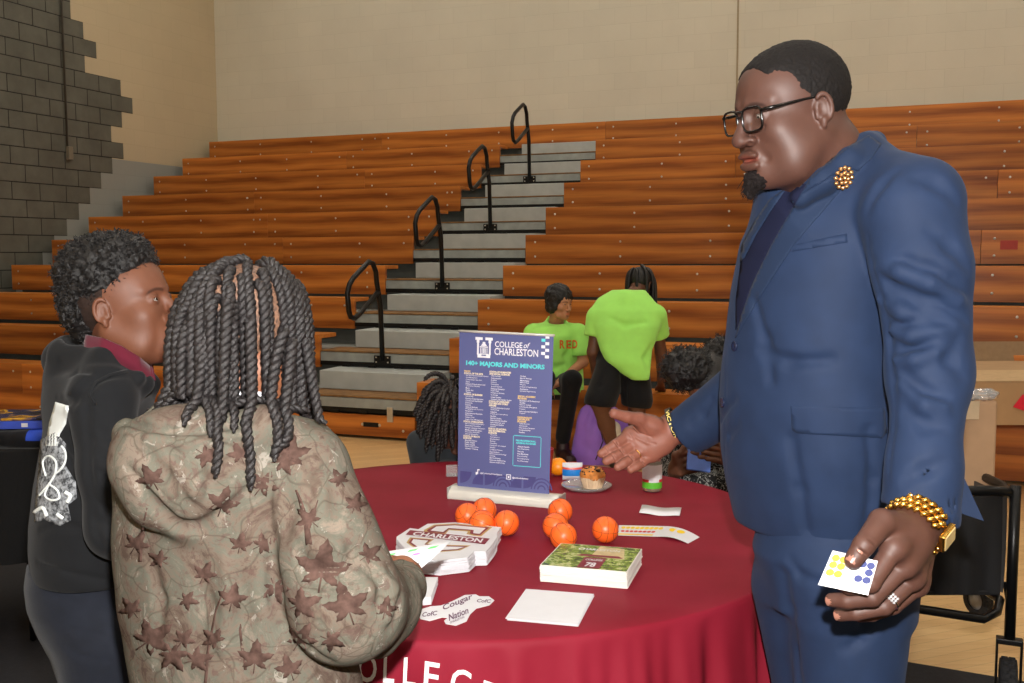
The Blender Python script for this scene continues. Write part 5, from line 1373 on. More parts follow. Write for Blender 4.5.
# =================================================================== BOY IN THE BLACK HOODIE
def build_boy():
    root = empty('person', (W(95, 600, 1.9)[0], 1.9, 0), 'boy with curly high top hair in a black hoodie over a maroon collar', 'person')
    M_skin = skin_mat('skin_boy', srgb(106, 64, 44), .58)
    aF = math.radians(-6); R = frame(aF, math.radians(-11)); S = .90
    H = Head(W(109, 308, 1.82)-R[:, 0]*.0745*S, R, S, wide=1.0, jaw=.98, fat=.55, nose=1.05, lips=1.05, mouth=.002, brow=.7, ear=.88)
    H.sdf.u(RC(H.T((0, -.03, -.06)), W(100, 385, 1.93), .046, .056), .025)
    lo, hi = bounds([H.o], .15); hv, hf = H.sdf.mesh(lo-(0, 0, .07), hi, .0023)
    parts = [(hv, hf, H.tint(hv, lip=(1.25, .78, .78), brow=.8))]
    aT = math.radians(24); Rt = frame(aT)
    C = W(97, 400, 1.93); tz = SDF(); tz.u(EL(C-(0, 0, .08), (.11, .07, .16), Rt), .02); tz.u(EL(C-(0, 0, .28), (.10, .07, .16), Rt), .03); tz.u(RC(W(97, 370, 1.93), C, .045, .06), .03)
    hipz = W(95, 600, 1.92)[2]
    Lh = [np.array((C[0], C[1], hipz))+Rt[:, 0]*s_*.075 for s_ in (1, -1)]
    for h_ in Lh: tz.u(RC(h_-(0, 0, .05), h_*(1, 1, 0)+(0, 0, .1), .045, .035), .02)
    rs = W(104, 395, 1.80); rel = W(112, 520, 1.77); rh = W(172, 560, 1.84)
    tz.u(RC(rs, rel, .035, .032), .01); tz.u(RC(rel, rh, .03, .024), .01)
    ls = C+(C-rs)*(1, 1, 0)*.9; lel = ls+np.array((.06, .02, -.2)); lh = lel+np.array((.17, -.02, .06)); tz.u(RC(ls, lel, .035, .032), .01); tz.u(RC(lel, lh, .03, .024), .01)
    for base, dr in ((rh, np.array((1, .12, -.1))), (lh, np.array((1, -.1, -.1)))):
        dr = dr/np.linalg.norm(dr); sd = np.cross(dr, (0, 0, 1.))
        for k in range(4):
            kn = base+dr*.065+sd*(k-1.5)*.016; tz.u(RC(base+dr*.01, kn, .012, .009), .006); tz.u(RC(kn, kn+dr*(.05-.006*abs(k-1.2))+np.array((0, 0, -.018)), .0078, .0062), .002)
        tz.u(RC(base+dr*.01, base+dr*.045+np.array((0, 0, .03)), .012, .009), .005)
    v, f = tz.mesh((-1.15, 1.55, .05), (-.35, 2.25, 1.3), .0075); parts.append((v, f, 1.))
    V, Fq, Cc = join(parts); mesh_obj('body', V, Fq, M_skin, root, True, col=Cc)
    H.eyes(root, look=(-.1, 0.))
    # curly hair
    T = H.T; hr = SDF()
    hr.u(EL(T((0, -.034, .072)), np.array((.090, .098, .086))*S, H.R), .01); hr.u(EL(T((0, .020, .100)), np.array((.070, .050, .044))*S, H.R), .02); hr.u(EL(T((0, -.085, .010)), np.array((.070, .050, .070))*S, H.R), .02)
    for q in (1, -1): hr.s(EL(T((q*.108, .030, -.018)), np.array((.055, .070, .064))*S, H.R), .01)
    hr.s(EL(T((0, .124, -.012)), np.array((.12, .076, .114))*S, H.R), .006)
    hr.disp(lambda p: vnoise(p, 85, 2)*.005+vnoise(p, 190, 5)*.004)
    lo, hi = bounds([H.o], .18); v, f = hr.mesh(lo, hi, .0028)
    M_h = hair_mat('boy_hair', srgb(7, 6, 6), srgb(22, 18, 17))
    hair = mesh_obj('hair', v, f, M_h, root, True)
    fd = SDF(); fd.u(EL(T((0, -.024, .030)), np.array((.0792, .0985, .086))*S, H.R), .01)          # faded sides
    for q in (1, -1): fd.s(EL(T((q*.10, .040, -.012)), np.array((.06, .058, .062))*S, H.R), .01); fd.s(EL(T((q*.085, -.008, -.016)), np.array((.03, .020, .032))*S, H.R), .004)
    fd.s(EL(T((0, .115, .0)), np.array((.12, .075, .10))*S, H.R), .006)
    fd.i(PL(T((0, -.05, -.066)), H.R@np.array((0, -.3, -1.))), .006); fd.disp(lambda p: vnoise(p, 500, 2)*.0007+vnoise(p, 90, 9)*.0014)
    v2, f2 = fd.mesh(lo, hi, .0024); mesh_obj('faded_sides', v2, f2, plain('fade_hair', srgb(46, 34, 29), .8, 0, .2, .3, 500, .4, 900), root, True)
    mb = MB(); idx = RNG.choice(len(v), 2300, replace=False); g = hr.grad(v[idx], 1e-3); g /= np.linalg.norm(g, axis=1)[:, None]+1e-9
    for p, n_ in zip(v[idx], g):
        if H.loc(p)[0][2] < .0 and rr.random() < .5: continue
        a = np.cross(n_, RNG.normal(size=3)); a /= np.linalg.norm(a); b = np.cross(n_, a); L = rr.uniform(.005, .012); w_ = rr.uniform(.0014, .0026); ph = rr.uniform(0, 6)
        mb.tube([p+n_*(L*t_-.002)+(a*math.cos(ph+t_*7)+b*math.sin(ph+t_*7))*w_ for t_ in (0, .25, .5, .75, 1.)], [.0011, .0011, .001, .0009, .0005], 4, cap=False)
    mb.build('curl_tips', M_h, hair, True)
    # hoodie
    G = SDF()
    rows = [(378, 56, 140), (400, 52, 148), (430, 47, 152), (460, 42, 153), (490, 37, 153), (520, 33, 151), (545, 32, 150), (565, 34, 149), (582, 39, 148)]
    G.u(LOFT(px_rows(rows, 1.93, aT, .72), aT, 2.2), .01)
    G.u(RC(rs, C+(0, 0, .01), .060, .085), .04); G.u(RC(ls, C, .06, .08), .04)
    sl = SDF(); sl.u(RC(W(103, 400, 1.80), W(110, 470, 1.765), .060, .050), .02); sl.u(RC(W(110, 470, 1.765), W(116, 528, 1.765), .054, .050), .02); sl.u(RC(W(118, 525, 1.765), W(160, 556, 1.825), .050, .040), .03)
    G.u(sl, .010)
    sl2 = SDF(); sl2.u(RC(ls, lel, .058, .05), .02); sl2.u(RC(lel, lh-(.02, 0, 0), .05, .036), .02); G.u(sl2, .01)
    # hood lying on the back
    G.u(RC(W(64, 360, 1.97), W(74, 392, 1.98), .042, .038), .02); G.u(RC(W(66, 355, 1.90), W(104, 362, 1.83), .034, .026), .02); G.u(RC(W(104, 362, 1.83), W(142, 384, 1.85), .026, .022), .02)
    G.u(RC(W(72, 350, 1.99), W(120, 362, 2.02), .03, .026), .02); G.u(RC(W(120, 362, 2.02), W(150, 384, 1.95), .026, .02), .02)
    G.u(EL(W(80, 372, 1.93), (.060, .066, .046)), .02); G.u(RC(W(62, 398, 1.95), W(92, 385, 1.82), .022, .020), .012); G.u(RC(W(92, 385, 1.82), W(138, 378, 1.82), .020, .014), .01)
    G.s(RC(W(100, 330, 1.93), W(100, 366, 1.93), .070, .050), .012)
    folds(G, [[(62, 398), (72, 404), (82, 398), (92, 384), (112, 374)], [(60, 362), (74, 372), (95, 372), (118, 376)], [(88, 380), (86, 410), (88, 440), (90, 480), (94, 520), (102, 545)], [(98, 470), (108, 480), (120, 478)], [(96, 500), (108, 512), (125, 512)],
        [(92, 530), (102, 522), (112, 522)], [(40, 530), (58, 524), (80, 528)], [(60, 440), (70, 460), (74, 490)], [(100, 430), (112, 440), (124, 436)], [(98, 452), (110, 458), (124, 455)], [(96, 520), (110, 530), (122, 528)]], .007, .010, .0022)
    folds(G, [[(57, 398), (66, 405), (74, 398), (84, 386), (100, 377), (120, 373), (140, 376)]], .009, .008, .003)
    folds(G, [[(36, 562), (60, 570), (90, 577), (120, 582)]], .003, .006, .001)
    G.i(PL((0, 0, W(90, 583, 1.85)[2]), (0, 0, -1)), .004); G.disp(lambda p: vnoise(p, 14, 3)*.002)
    v, f = G.mesh((-1.2, 1.5, .75), (-.3, 2.4, 1.4), .0048)
    M_hood = cloth_mat('black_fleece', srgb(26, 27, 29), .9, .12, 20, 700, .06, .25, .15)
    hd = mesh_obj('hoodie', v, f, M_hood, root, True)
    def po(polys, name, mat, par, **kw):
        v_, f_ = patch_px(G, polys, **kw); return mesh_obj(name, v_, f_, mat, par, True)
    M_w = plain('hoodie_print_white', srgb(226, 232, 230), .7); t = NT('hoodie_print_grey'); t.base(t.ramp(t.noise(t.coord('Object'), 120, 4, .7), [(.4, srgb(40, 42, 46)), (.6, srgb(150, 154, 158))])); t.set(Roughness=.8); M_g = t.m
    po([[(56, 402), (69, 406), (66, 424), (60, 434), (58, 446), (46, 446), (50, 422)]], 'back_print', M_w, hd, off=.0006, th=.0008, step=3)
    po([[(41, 440), (56, 432), (66, 444), (66, 466), (76, 482), (77, 498), (68, 505), (71, 520), (60, 526), (46, 520), (35, 522), (36, 500), (39, 470)]], 'back_print', M_g, hd, off=.0006, th=.0008, step=3)
    def stroke(pts, r_=.0020):
        q = np.array(pts, float); n_ = len(q); o_ = []
        for i in range(n_-1):
            a, b, c, d_ = q[max(0, i-1)], q[i], q[i+1], q[min(n_-1, i+2)]
            for t_ in np.linspace(0, 1, 6, endpoint=False): o_.append(.5*((2*b)+(c-a)*t_+(2*a-5*b+4*c-d_)*t_*t_+(3*b-a-3*c+d_)*t_**3))
        o_.append(q[-1]); P = on_surf(G, o_, .0022); mb.tube(list(P), r_, 5)
    mb = MB(); stroke([(47, 476), (44, 462), (50, 456), (57, 462), (56, 474), (50, 484), (40, 496)]); stroke([(56, 474), (64, 466), (66, 452), (62, 446)]); stroke([(50, 484), (58, 490), (60, 498), (52, 500), (46, 494), (54, 478)]); stroke([(36, 512), (44, 508), (48, 516)], .004)
    stroke([(66, 492), (71, 496), (68, 502)], .004); stroke([(58, 514), (64, 518)], .004)
    mb.build('back_print', M_w, hd, True)
    mb = MB(); P = on_surf(G, [(96, 404), (92, 394), (97, 384), (110, 376), (126, 372)], .004); mb.tube(list(P), .0035, 6); mb.build('drawstring', M_hood, hd, True)
    # maroon polo collar standing out of the hood
    K = SDF(); ring = [W(*a) for a in ((88, 335, 1.85), (104, 338, 1.825), (122, 346, 1.82), (138, 356, 1.83), (150, 367, 1.86))]
    ringb = [W(*a) for a in ((84, 332, 1.95), (96, 330, 2.01), (120, 338, 2.02), (140, 350, 1.99), (151, 364, 1.93))]
    K = MB()
    def band(top, drop, th):
        n = len(top); vs = []
        for p, d_ in zip(top, drop):
            o_ = p-np.array((H.o[0], H.o[1], p[2])); o_[2] = 0; o_ /= np.linalg.norm(o_)
            vs += [p, p+o_*th, p+o_*(th+.006)-np.array((0, 0, d_)), p+o_*.004-np.array((0, 0, d_))]
        K.add(vs, [(i*4+j, i*4+(j+1) % 4, (i+1)*4+(j+1) % 4, (i+1)*4+j) for i in range(n-1) for j in range(4)]+[(0, 1, 2, 3), ((n-1)*4+3, (n-1)*4+2, (n-1)*4+1, (n-1)*4)])
    def dense(pts, k=6):
        P = np.array(pts); s_ = np.linspace(0, len(P)-1, (len(P)-1)*k+1); return [np.array([np.interp(q, range(len(P)), P[:, i]) for i in range(3)]) for q in s_]
    full = dense(list(reversed(ringb))+ring); band(full, [.034]*len(full), .004)
    K.build('polo_collar', cloth_mat('maroon_knit', srgb(88, 15, 36), .85, .1, 30, 900), root, True)
    # jeans
    Jn = SDF(); rows = [(560, 32, 146), (580, 29, 146), (600, 31, 147), (625, 40, 147), (650, 52, 147), (675, 60, 147)]
    Jn.u(LOFT(px_rows(rows, 1.93, aT, .8), aT), .01)
    for h_ in Lh: Jn.u(RC(h_-(0, 0, .06), h_*(1, 1, 0)+(0, 0, .42), .088, .065), .03); Jn.u(RC(h_*(1, 1, 0)+(0, 0, .42), h_*(1, 1, 0)+(0, 0, .06), .065, .06), .02)
    folds(Jn, [[(43, 583), (60, 590), (80, 594), (100, 592)], [(60, 640), (80, 655), (110, 660)], [(60, 625), (80, 632), (105, 635)]], .003, .008, .001); folds(Jn, [[(44, 590), (62, 598), (82, 600), (99, 598)]], .0016, .003, .0006)
    Jn.i(PL((0, 0, .05), (0, 0, -1)), .004); Jn.disp(lambda p: vnoise(p, 12, 3)*.0025)
    v, f = Jn.mesh((-1.15, 1.6, .03), (-.4, 2.3, .98), .0065); mesh_obj('jeans', v, f, cloth_mat('dark_denim', srgb(24, 28, 38), .85, .15, 40, 900, .1, .3), root, True)
    for h_ in Lh:
        b = h_*(1, 1, 0)+np.array((0, 0, .045)); fdv = np.array((math.cos(aT), math.sin(aT), 0)); q = SDF(); q.u(RC(b-fdv*.03, b+fdv*.13-(0, 0, .01), .043, .034), .02); q.i(PL((0, 0, .006), (0, 0, -1)), .003)
        v, f = q.mesh(b-.22, b+.22, .008); mesh_obj('shoe', v, f, M_wp, root, True)
build_boy()
# =================================================================== CHILD IN THE CAMOUFLAGE JACKET
def camo_mat():
    t = NT('camouflage_cloth'); v = t.coord('Object')
    a = t.noise(v, 18, 6, .75, .8); b = t.noise(v, 48, 5, .75, 1.2); c = t.noise(t.coord('Object', (1.5, 1.5, 1.)), 40, 5, .65, .8)
    base = t.ramp(a, [(.36, srgb(78, 65, 57)), (.46, srgb(98, 87, 77)), (.54, srgb(88, 88, 78)), (.64, srgb(112, 101, 90))])
    base = t.mix(t.ramp(b, [(.54, (0, 0, 0, 1)), (.62, (.7, .7, .7, 1))]), base, srgb(86, 68, 62))
    base = t.mix(t.ramp(c, [(.62, (0, 0, 0, 1)), (.65, (.75, .75, .75, 1))]), base, srgb(132, 126, 117))
    vo = t.n('ShaderNodeTexVoronoi'); vo.feature = 'DISTANCE_TO_EDGE'; vo.inputs['Scale'].default_value = 16
    dv = t.n('ShaderNodeVectorMath'); dv.operation = 'ADD'; nz = t.n('ShaderNodeTexNoise'); nz.inputs['Scale'].default_value = 9; t.l(v, nz.inputs[0])
    sc = t.n('ShaderNodeVectorMath'); sc.operation = 'SCALE'; sc.inputs['Scale'].default_value = .12; t.l(nz.outputs['Color'], sc.inputs[0]); t.l(v, dv.inputs[0]); t.l(sc.outputs[0], dv.inputs[1]); t.l(dv.outputs[0], vo.inputs['Vector'])
    base = t.mix(t.ramp(vo.outputs['Distance'], [(.0, (.5, .5, .5, 1)), (.03, (0, 0, 0, 1))]), base, srgb(62, 50, 42))
    t.base(base); t.set(Roughness=.8); t.p.inputs['Specular IOR Level'].default_value = .02; t.p.inputs['Roughness'].default_value = 1.; t.bump(t.noise(v, 60, 4), .12, .0015); return t.m
def leaf(cx, cy, r, rot, lobes=5):
    pts = []
    tips = [(-2.2, .62), (-1.15, .85), (0, 1.0), (1.15, .85), (2.2, .62)]
    for i, (a, l) in enumerate(tips):
        for da, f_ in ((-.44, .52), (-.30, .60), (-.24, .76), (-.10, .84), (0, 1.), (.10, .84), (.24, .76), (.30, .60), (.44, .52)): pts.append((a+da, l*f_))
        if i < 4: pts.append(((a+tips[i+1][0])/2, .44))
    pts.append((2.98, .16)); pts.append((3.10, .62)); pts.append((3.18, .62)); pts.append((3.30, .16))
    return [(cx+r*l*math.sin(a+rot), cy-r*l*math.cos(a+rot)*.9) for a, l in pts]
def build_camo():
    root = empty('person', (W(225, 600, 1.42)[0], 1.42, 0), 'child with long twisted hair in a leaf camouflage jacket, seen from behind holding paper', 'person')
    M_skin = skin_mat('skin_child', srgb(128, 80, 54), .58)
    aF = math.radians(62); R = frame(aF, math.radians(2)); S = .86
    H = Head(W(254, 338, 1.45), R, S, wide=1., jaw=.95, fat=.6, nose=.9, lips=1., brow=.6)
    H.sdf.u(RC(H.T((0, -.03, -.06)), W(228, 425, 1.43), .048, .055), .025)
    lo, hi = bounds([H.o], .14); hv, hf = H.sdf.mesh(lo-(0, 0, .07), hi, .003)
    parts = [(hv, hf, H.tint(hv, lip=(1.2, .8, .8), brow=.8))]
    aT = math.radians(62); Rt = frame(aT); C = W(226, 470, 1.43); tz = SDF()
    tz.u(EL(C-(0, 0, .05), (.10, .06, .14), Rt), .02); tz.u(EL(C-(0, 0, .25), (.10, .07, .16), Rt), .03); tz.u(RC(W(228, 425, 1.43), C, .05, .06), .03)
    hz = .80; Lh = [np.array((C[0], C[1], hz))+Rt[:, 0]*s_*.07 for s_ in (1, -1)]
    for h_ in Lh: tz.u(RC(h_, h_*(1, 1, 0)+(0, 0, .1), .06, .035), .02)
    rs = W(302, 470, 1.36); rel = W(356, 618, 1.33); rh = W(402, 574, 1.52)
    ls = C-(rs-C)*(1, 1, 0); lel = ls+np.array((-.02, .06, -.22)); lh = lel+np.array((.10, .20, .03))
    for a_, b_, c_ in ((rs, rel, rh), (ls, lel, lh)): tz.u(RC(a_, b_, .034, .03), .01); tz.u(RC(b_, c_, .028, .022), .01)
    v, f = tz.mesh((-.75, 1.05, .05), (.1, 1.9, 1.3), .0075); parts.append((v, f, 1.))
    hs = SDF(); wr = rh
    fi = [PJ((404, 569, 1.55, 7), (400, 562, 1.585, 6.2), (392, 561, 1.60, 5.6), (387, 563, 1.605, 5)),
          PJ((408, 571, 1.55, 7), (407, 564, 1.59, 6.2), (400, 562, 1.61, 5.6), (395, 564, 1.615, 5)),
          PJ((411, 574, 1.55, 7), (414, 568, 1.59, 6.), (410, 566, 1.61, 5.5), (405, 567, 1.615, 5)),
          PJ((413, 577, 1.54, 6.5), (417, 573, 1.57, 5.6), (416, 571, 1.59, 5.), (413, 571, 1.60, 4.5))]
    th = PJ((395, 576, 1.52, 8), (386, 571, 1.53, 7), (383, 564, 1.545, 6), (384, 560, 1.555, 5.4))
    hand(hs, wr, fi, th, .022); lo, hi = bounds([p for c_ in fi+[th] for p, r in c_]+[wr], .03); v, f = hs.mesh(lo, hi, .002); parts.append((v, f, 1.))
    V, Fq, Cc = join(parts); mesh_obj('body', V, Fq, M_skin, root, True, col=Cc)
    H.eyes(root)
    # ------------------------------------------------ jacket
    G = SDF()
    rows = [(440, 133, 318), (470, 122, 330), (500, 119, 335), (540, 117, 334), (580, 119, 336), (620, 123, 342), (660, 129, 352), (700, 136, 362), (740, 142, 366)]
    G.u(LOFT(px_rows(rows, 1.43, aT, .66), aT, 2.3), .01)
    G.u(RC(rs, C+(0, 0, .02), .066, .075), .04); G.u(RC(ls, C+(0, 0, .02), .062, .07), .04); G.u(RC(W(228, 432, 1.43), C+(0, 0, .02), .06, .10), .05)
    sl = SDF(); sl.u(RC(W(302, 476, 1.36), W(326, 545, 1.335), .068, .068), .02); sl.u(RC(W(326, 545, 1.335), W(346, 606, 1.325), .068, .072), .03)
    sl.u(RC(W(348, 606, 1.325), W(385, 604, 1.42), .072, .050), .035); sl.u(RC(W(385, 604, 1.42), W(402, 584, 1.50), .046, .040), .02)
    sl.u(RC(W(362, 634, 1.34), W(378, 640, 1.38), .030, .018), .02); sl.u(RC(W(378, 640, 1.38), W(400, 614, 1.45), .022, .024), .02)
    sl.i(PL(W(398, 580, 1.50), (W(405, 573, 1.53)-W(385, 600, 1.42))), .003); sl.s(RC(W(396, 592, 1.47), W(406, 570, 1.54), .029, .032), .003)
    G.u(sl, .006)
    sl2 = SDF(); sl2.u(RC(ls, lel, .062, .058), .02); sl2.u(RC(lel, lh-(.01, .03, 0), .058, .045), .02); G.u(sl2, .012)
    # hood bag hanging on the back
    hd = SDF(); hd.u(EL(W(196, 468, 1.335), np.array((.118, .070, .085)), frame(math.radians(90))@roty(.15)), .02)
    hd.u(RC(W(128, 434, 1.36), W(160, 500, 1.33), .018, .030), .03); hd.u(RC(W(160, 500, 1.33), W(198, 522, 1.325), .030, .024), .03); hd.u(RC(W(198, 522, 1.325), W(262, 472, 1.33), .024, .028), .03)
    hd.u(RC(W(128, 432, 1.36), W(185, 436, 1.31), .014, .016), .015); hd.u(RC(W(185, 436, 1.31), W(262, 428, 1.32), .016, .02), .02); hd.u(RC(W(262, 428, 1.32), W(312, 440, 1.40), .026, .03), .03)
    hd.u(RC(W(128, 432, 1.37), W(160, 414, 1.44), .013, .016), .02)
    G.u(hd, .010)
    G.s(EL(W(182, 416, 1.40), (.052, .058, .040)), .02); G.s(RC(W(232, 380, 1.43), W(232, 428, 1.43), .07, .062), .015)
    G.s(EL(W(160, 425, 1.385), (.038, .040, .018)), .012)
    ln = [[(124, 421), (150, 429), (185, 432), (218, 428), (245, 422)], [(128, 468), (135, 478), (150, 502), (176, 527), (200, 529), (226, 514), (250, 492), (262, 478)]]
    folds(G, ln, .011, .006, .001); folds(G, [[(120, 430), (150, 440), (188, 443), (222, 438), (250, 432)]], .006, .010, 0, 'u')
    folds(G, [[(170, 450), (185, 480), (190, 500)], [(215, 450), (212, 480), (200, 505)], [(150, 455), (165, 475), (172, 492)], [(262, 500), (272, 540), (275, 590), (278, 630)], [(285, 480), (290, 510), (282, 545)], [(300, 560), (322, 572), (345, 568)],
        [(310, 590), (330, 600), (352, 590)], [(345, 540), (356, 556), (372, 560)], [(200, 560), (205, 600), (198, 650)], [(150, 560), (160, 600), (158, 660)], [(240, 580), (246, 620), (240, 670)], [(330, 470), (338, 500), (332, 530)], [(372, 575), (380, 595), (378, 615)],
        [(388, 575), (398, 600), (392, 625)], [(360, 585), (372, 605), (368, 635)]], .006, .016, .0025)
    folds(G, [[(355, 575), (366, 590), (370, 615)], [(380, 570), (390, 590), (388, 618)], [(180, 470), (196, 490), (204, 505)], [(300, 530), (318, 545), (340, 545)], [(225, 560), (228, 600), (222, 650)]], .006, .018, 0, 'u')
    folds(G, [[(272, 470), (268, 520), (272, 560), (274, 600), (285, 625), (310, 650), (332, 664)]], .006, .006, .001)
    G.i(PL((0, 0, .72), (0, 0, -1)), .004)
    G.disp(lambda p: vnoise(p, 11, 8)*.003+vnoise(p, 26, 4)*.0012)
    v, f = G.mesh((-.85, 1.0, .70), (.15, 2.0, 1.32), .0046)
    M_camo = camo_mat(); M_leaf = cloth_mat('leaf_print', srgb(74, 57, 51), .98, .35, 90, 60, 0, .12, .02)
    Vs = list(v); Fs = [tuple(q) for q in f]; mi = [0]*len(Fs)
    LV = [(222, 505, 19, .3), (152, 480, 17, -.5), (262, 486, 17, .6), (290, 455, 22, .1), (283, 462, 16, 1.5), (205, 455, 15, 2.2), (150, 640, 24, .9), (172, 655, 18, 2.6), (132, 610, 14, -.6), (240, 545, 13, 0.2), (204, 575, 14, .4), (186, 600, 12, 1.8), (232, 600, 17, .2),
          (215, 640, 14, -.8), (183, 640, 13, .6), (322, 572, 31, .15), (348, 608, 26, -.3), (300, 605, 20, 1.2), (355, 505, 13, .3), (275, 588, 16, 2.8), (340, 480, 12, -.5), (300, 640, 18, .5), (330, 640, 14, 2.), (255, 660, 20, .1), (136, 545, 15, .5), (160, 560, 12, -1), (310, 520, 15, -.8), (368, 555, 14, .9), (385, 610, 14, .2), (262, 545, 14, 1.1), (196, 660, 16, 1.3), (240, 455, 14, -.4), (290, 670, 16, -.3)]
    lv, lf = patch_px(G, [leaf(a[0], a[1], a[2]*1.22, a[3]) for a in LV], step=4.5, off=-.0012, th=.0016)
    n0 = len(Vs); Vs += lv; Fs += [tuple(i+n0 for i in q) for q in lf]; mi += [1]*len(lf)
    # twig print: slim branches
    def strip(pts, w_):
        pts = np.array(pts, float); L_, R_l = [], []
        for i in range(len(pts)):
            a = pts[max(0, i-1)]; b = pts[min(len(pts)-1, i+1)]; d_ = (b-a)/np.linalg.norm(b-a); nn_ = np.array((-d_[1], d_[0])); k = w_*(1-.7*i/(len(pts)-1)); L_.append(pts[i]+nn_*k); R_l.append(pts[i]-nn_*k)
        return [tuple(p) for p in L_+R_l[::-1]]
    tw = [strip([(309, 545), (306, 520), (300, 500), (296, 490)], 3.4), strip([(308, 528), (314, 512), (318, 500)], 1.6), strip([(140, 562), (142, 530), (147, 508)], 2), strip([(245, 670), (240, 630), (246, 600)], 2), strip([(205, 690), (208, 650), (216, 610), (226, 585)], 1.8)]
    lv, lf = patch_px(G, tw, step=5, off=-.0013, th=.0015); n0 = len(Vs); Vs += lv; Fs += [tuple(i+n0 for i in q) for q in lf]; mi += [1]*len(lf)
    jk = mesh_obj('camouflage_jacket', Vs, Fs, None, root, True, mats=[M_camo, M_leaf], midx=mi)
    # white shirt collar and sticker-white tag
    mb = MB(); mb.tube([W(206+30*(1+math.cos(a)), 398-4*math.sin(a)*0-6*math.cos(a*2)*0, 1.43-.058*math.sin(a)) for a in np.linspace(0, 2*PI, 36, endpoint=False)], .010, 8, closed=True)
    mb.build('shirt_collar', plain('white_cotton', srgb(232, 234, 240), .8), root, True)
    # ------------------------------------------------ twists
    hs2 = SDF(); hs2.u(EL(H.T((0, -.022, .036)), np.array((.077, .098, .085))*S, H.R), .01); hs2.u(EL(H.T((0, .01, -.03)), np.array((.070, .07, .075))*S, H.R), .03); hs2.u(RC(H.T((0, -.03, -.06)), W(228, 425, 1.43), .055, .06), .02)
    class GridS:
        def __init__(g, fs, lo, hi, h):
            g.lo = np.array(lo); g.h = h; g.n = np.ceil((np.array(hi)-g.lo)/h).astype(int)+1
            P = g.lo+h*np.stack(np.meshgrid(*[np.arange(k) for k in g.n], indexing='ij'), -1).reshape(-1, 3)
            g.V = np.minimum.reduce([f_(P) for f_ in fs]).reshape(g.n)
        def __call__(g, p):
            q = np.clip((np.atleast_2d(p)-g.lo)/g.h, 0, g.n-1.001); i = q.astype(int); f_ = q-i; r_ = 0
            for a in (0, 1):
                for b in (0, 1):
                    for c in (0, 1): r_ = r_+(f_[:, 0] if a else 1-f_[:, 0])*(f_[:, 1] if b else 1-f_[:, 1])*(f_[:, 2] if c else 1-f_[:, 2])*g.V[i[:, 0]+a, i[:, 1]+b, i[:, 2]+c]
            return r_
        def grad(g, p, e=.004):
            p = np.atleast_2d(p); return np.stack([g(p+np.eye(3)[i]*e)-g(p-np.eye(3)[i]*e) for i in range(3)], 1)/(2*e)
    GRD = GridS([hs2, G], (-.65, 1.15, .95), (-.15, 1.68, 1.5), .007)
    mb = MB(); roots = []
    k = 0; gold = PI*(3-math.sqrt(5)); NR = 112
    for i in range(NR):
        z = 1-(i+.5)/NR*1.55; r_ = math.sqrt(max(0, 1-z*z)); a = i*gold; d = np.array((math.cos(a)*r_, math.sin(a)*r_, z))
        if d[1] > .55-.25*(z > .6)*0 and z < .62: continue
        if d[1] > .25 and z < .05: continue
        if z < -.35: continue
        if d[0] > .55 and z < .15 and i % 2: continue
        if d[0] > .80: continue
        p = np.array((0, -.022, .036))+d*np.array((.077, .098, .085)); roots.append((p, d))
    for p, d in roots:
        p0 = H.T(p+d*.002); n_ = H.R@(d/np.array((.077, .098, .085))); n_ /= np.linalg.norm(n_)
        side = H.R@np.array((np.sign(d[0])*.5 if abs(d[0]) > .12 else rr.uniform(-.5, .5), -.8, .0))
        d0 = n_*.35+side*.5+np.array((0, 0, -.3)); d0 += np.array([rr.uniform(-.25, .25) for _ in range(3)]); d0 /= np.linalg.norm(d0)
        zz_ = p[2]; L = rr.uniform(.165, .21)+max(0, zz_)*.55
        path = drape(p0, d0, L, GRD, side*.45, clear=.0080+rr.uniform(0, .006), grav=.5, stiff=.68)
        rope(mb, path, rr.uniform(.0044, .0052), .0036, rr.uniform(.018, .023))
    # a few long ones hanging free over the hood, as in the photograph
    for (x0, y0, x1, y1, x2, y2, dd) in ((228, 300, 222, 390, 221, 474, 1.29), (250, 320, 254, 400, 248, 483, 1.29), (284, 330, 262, 400, 277, 462, 1.30), (292, 340, 288, 400, 274, 458, 1.31), (200, 320, 172, 380, 152, 420, 1.36), (196, 340, 180, 395, 158, 414, 1.35), (206, 330, 200, 390, 190, 428, 1.31), (306, 340, 314, 395, 322, 432, 1.36)):
        P0, P1, P2 = W(x0, y0, dd+.03), W(x1, y1, dd), W(x2, y2, dd)
        path = [P0*(1-t_)**2+P1*2*t_*(1-t_)+P2*t_**2 for t_ in np.linspace(0, 1, 26)]
        out = []
        for q in path:
            for so in (GRD,):
                for _ in range(3):
                    vv = so(q[None])[0]
                    if vv < .009: g_ = so.grad(q[None], .004)[0]; q = q+g_/np.linalg.norm(g_)*(.009-vv)
            out.append(q)
        rope(mb, out, .0052, .0040, .021)
    hm = mb.build('twisted_hair', hair_mat('twist_hair', srgb(9, 8, 8), srgb(40, 34, 34)), root, True)
    # close scalp hair under the twists
    sc = SDF(); sc.u(EL(H.T((0, -.022, .036)), np.array((.0785, .0995, .0865))*S, H.R), .01); sc.s(EL(H.T((0, .12, -.02)), np.array((.13, .082, .11))*S, H.R), .004); sc.i(PL(H.T((0, 0, -.045)), (0, 0, -1)), .004); sc.disp(lambda p: -np.abs(vnoise(p, 45, 5))*.0035+.0012)
    v, f = sc.mesh(*bounds([H.o], .13), .003); mesh_obj('scalp_hair', v, f, hair_mat('scalp_hair', srgb(60, 44, 38), srgb(150, 112, 88)), hm, True)
    # trousers and shoes
    Jn = SDF()
    for h_ in Lh: Jn.u(RC(h_, h_*(1, 1, 0)+(0, 0, .42), .095, .065), .03); Jn.u(RC(h_*(1, 1, 0)+(0, 0, .42), h_*(1, 1, 0)+(0, 0, .06), .065, .06), .02)
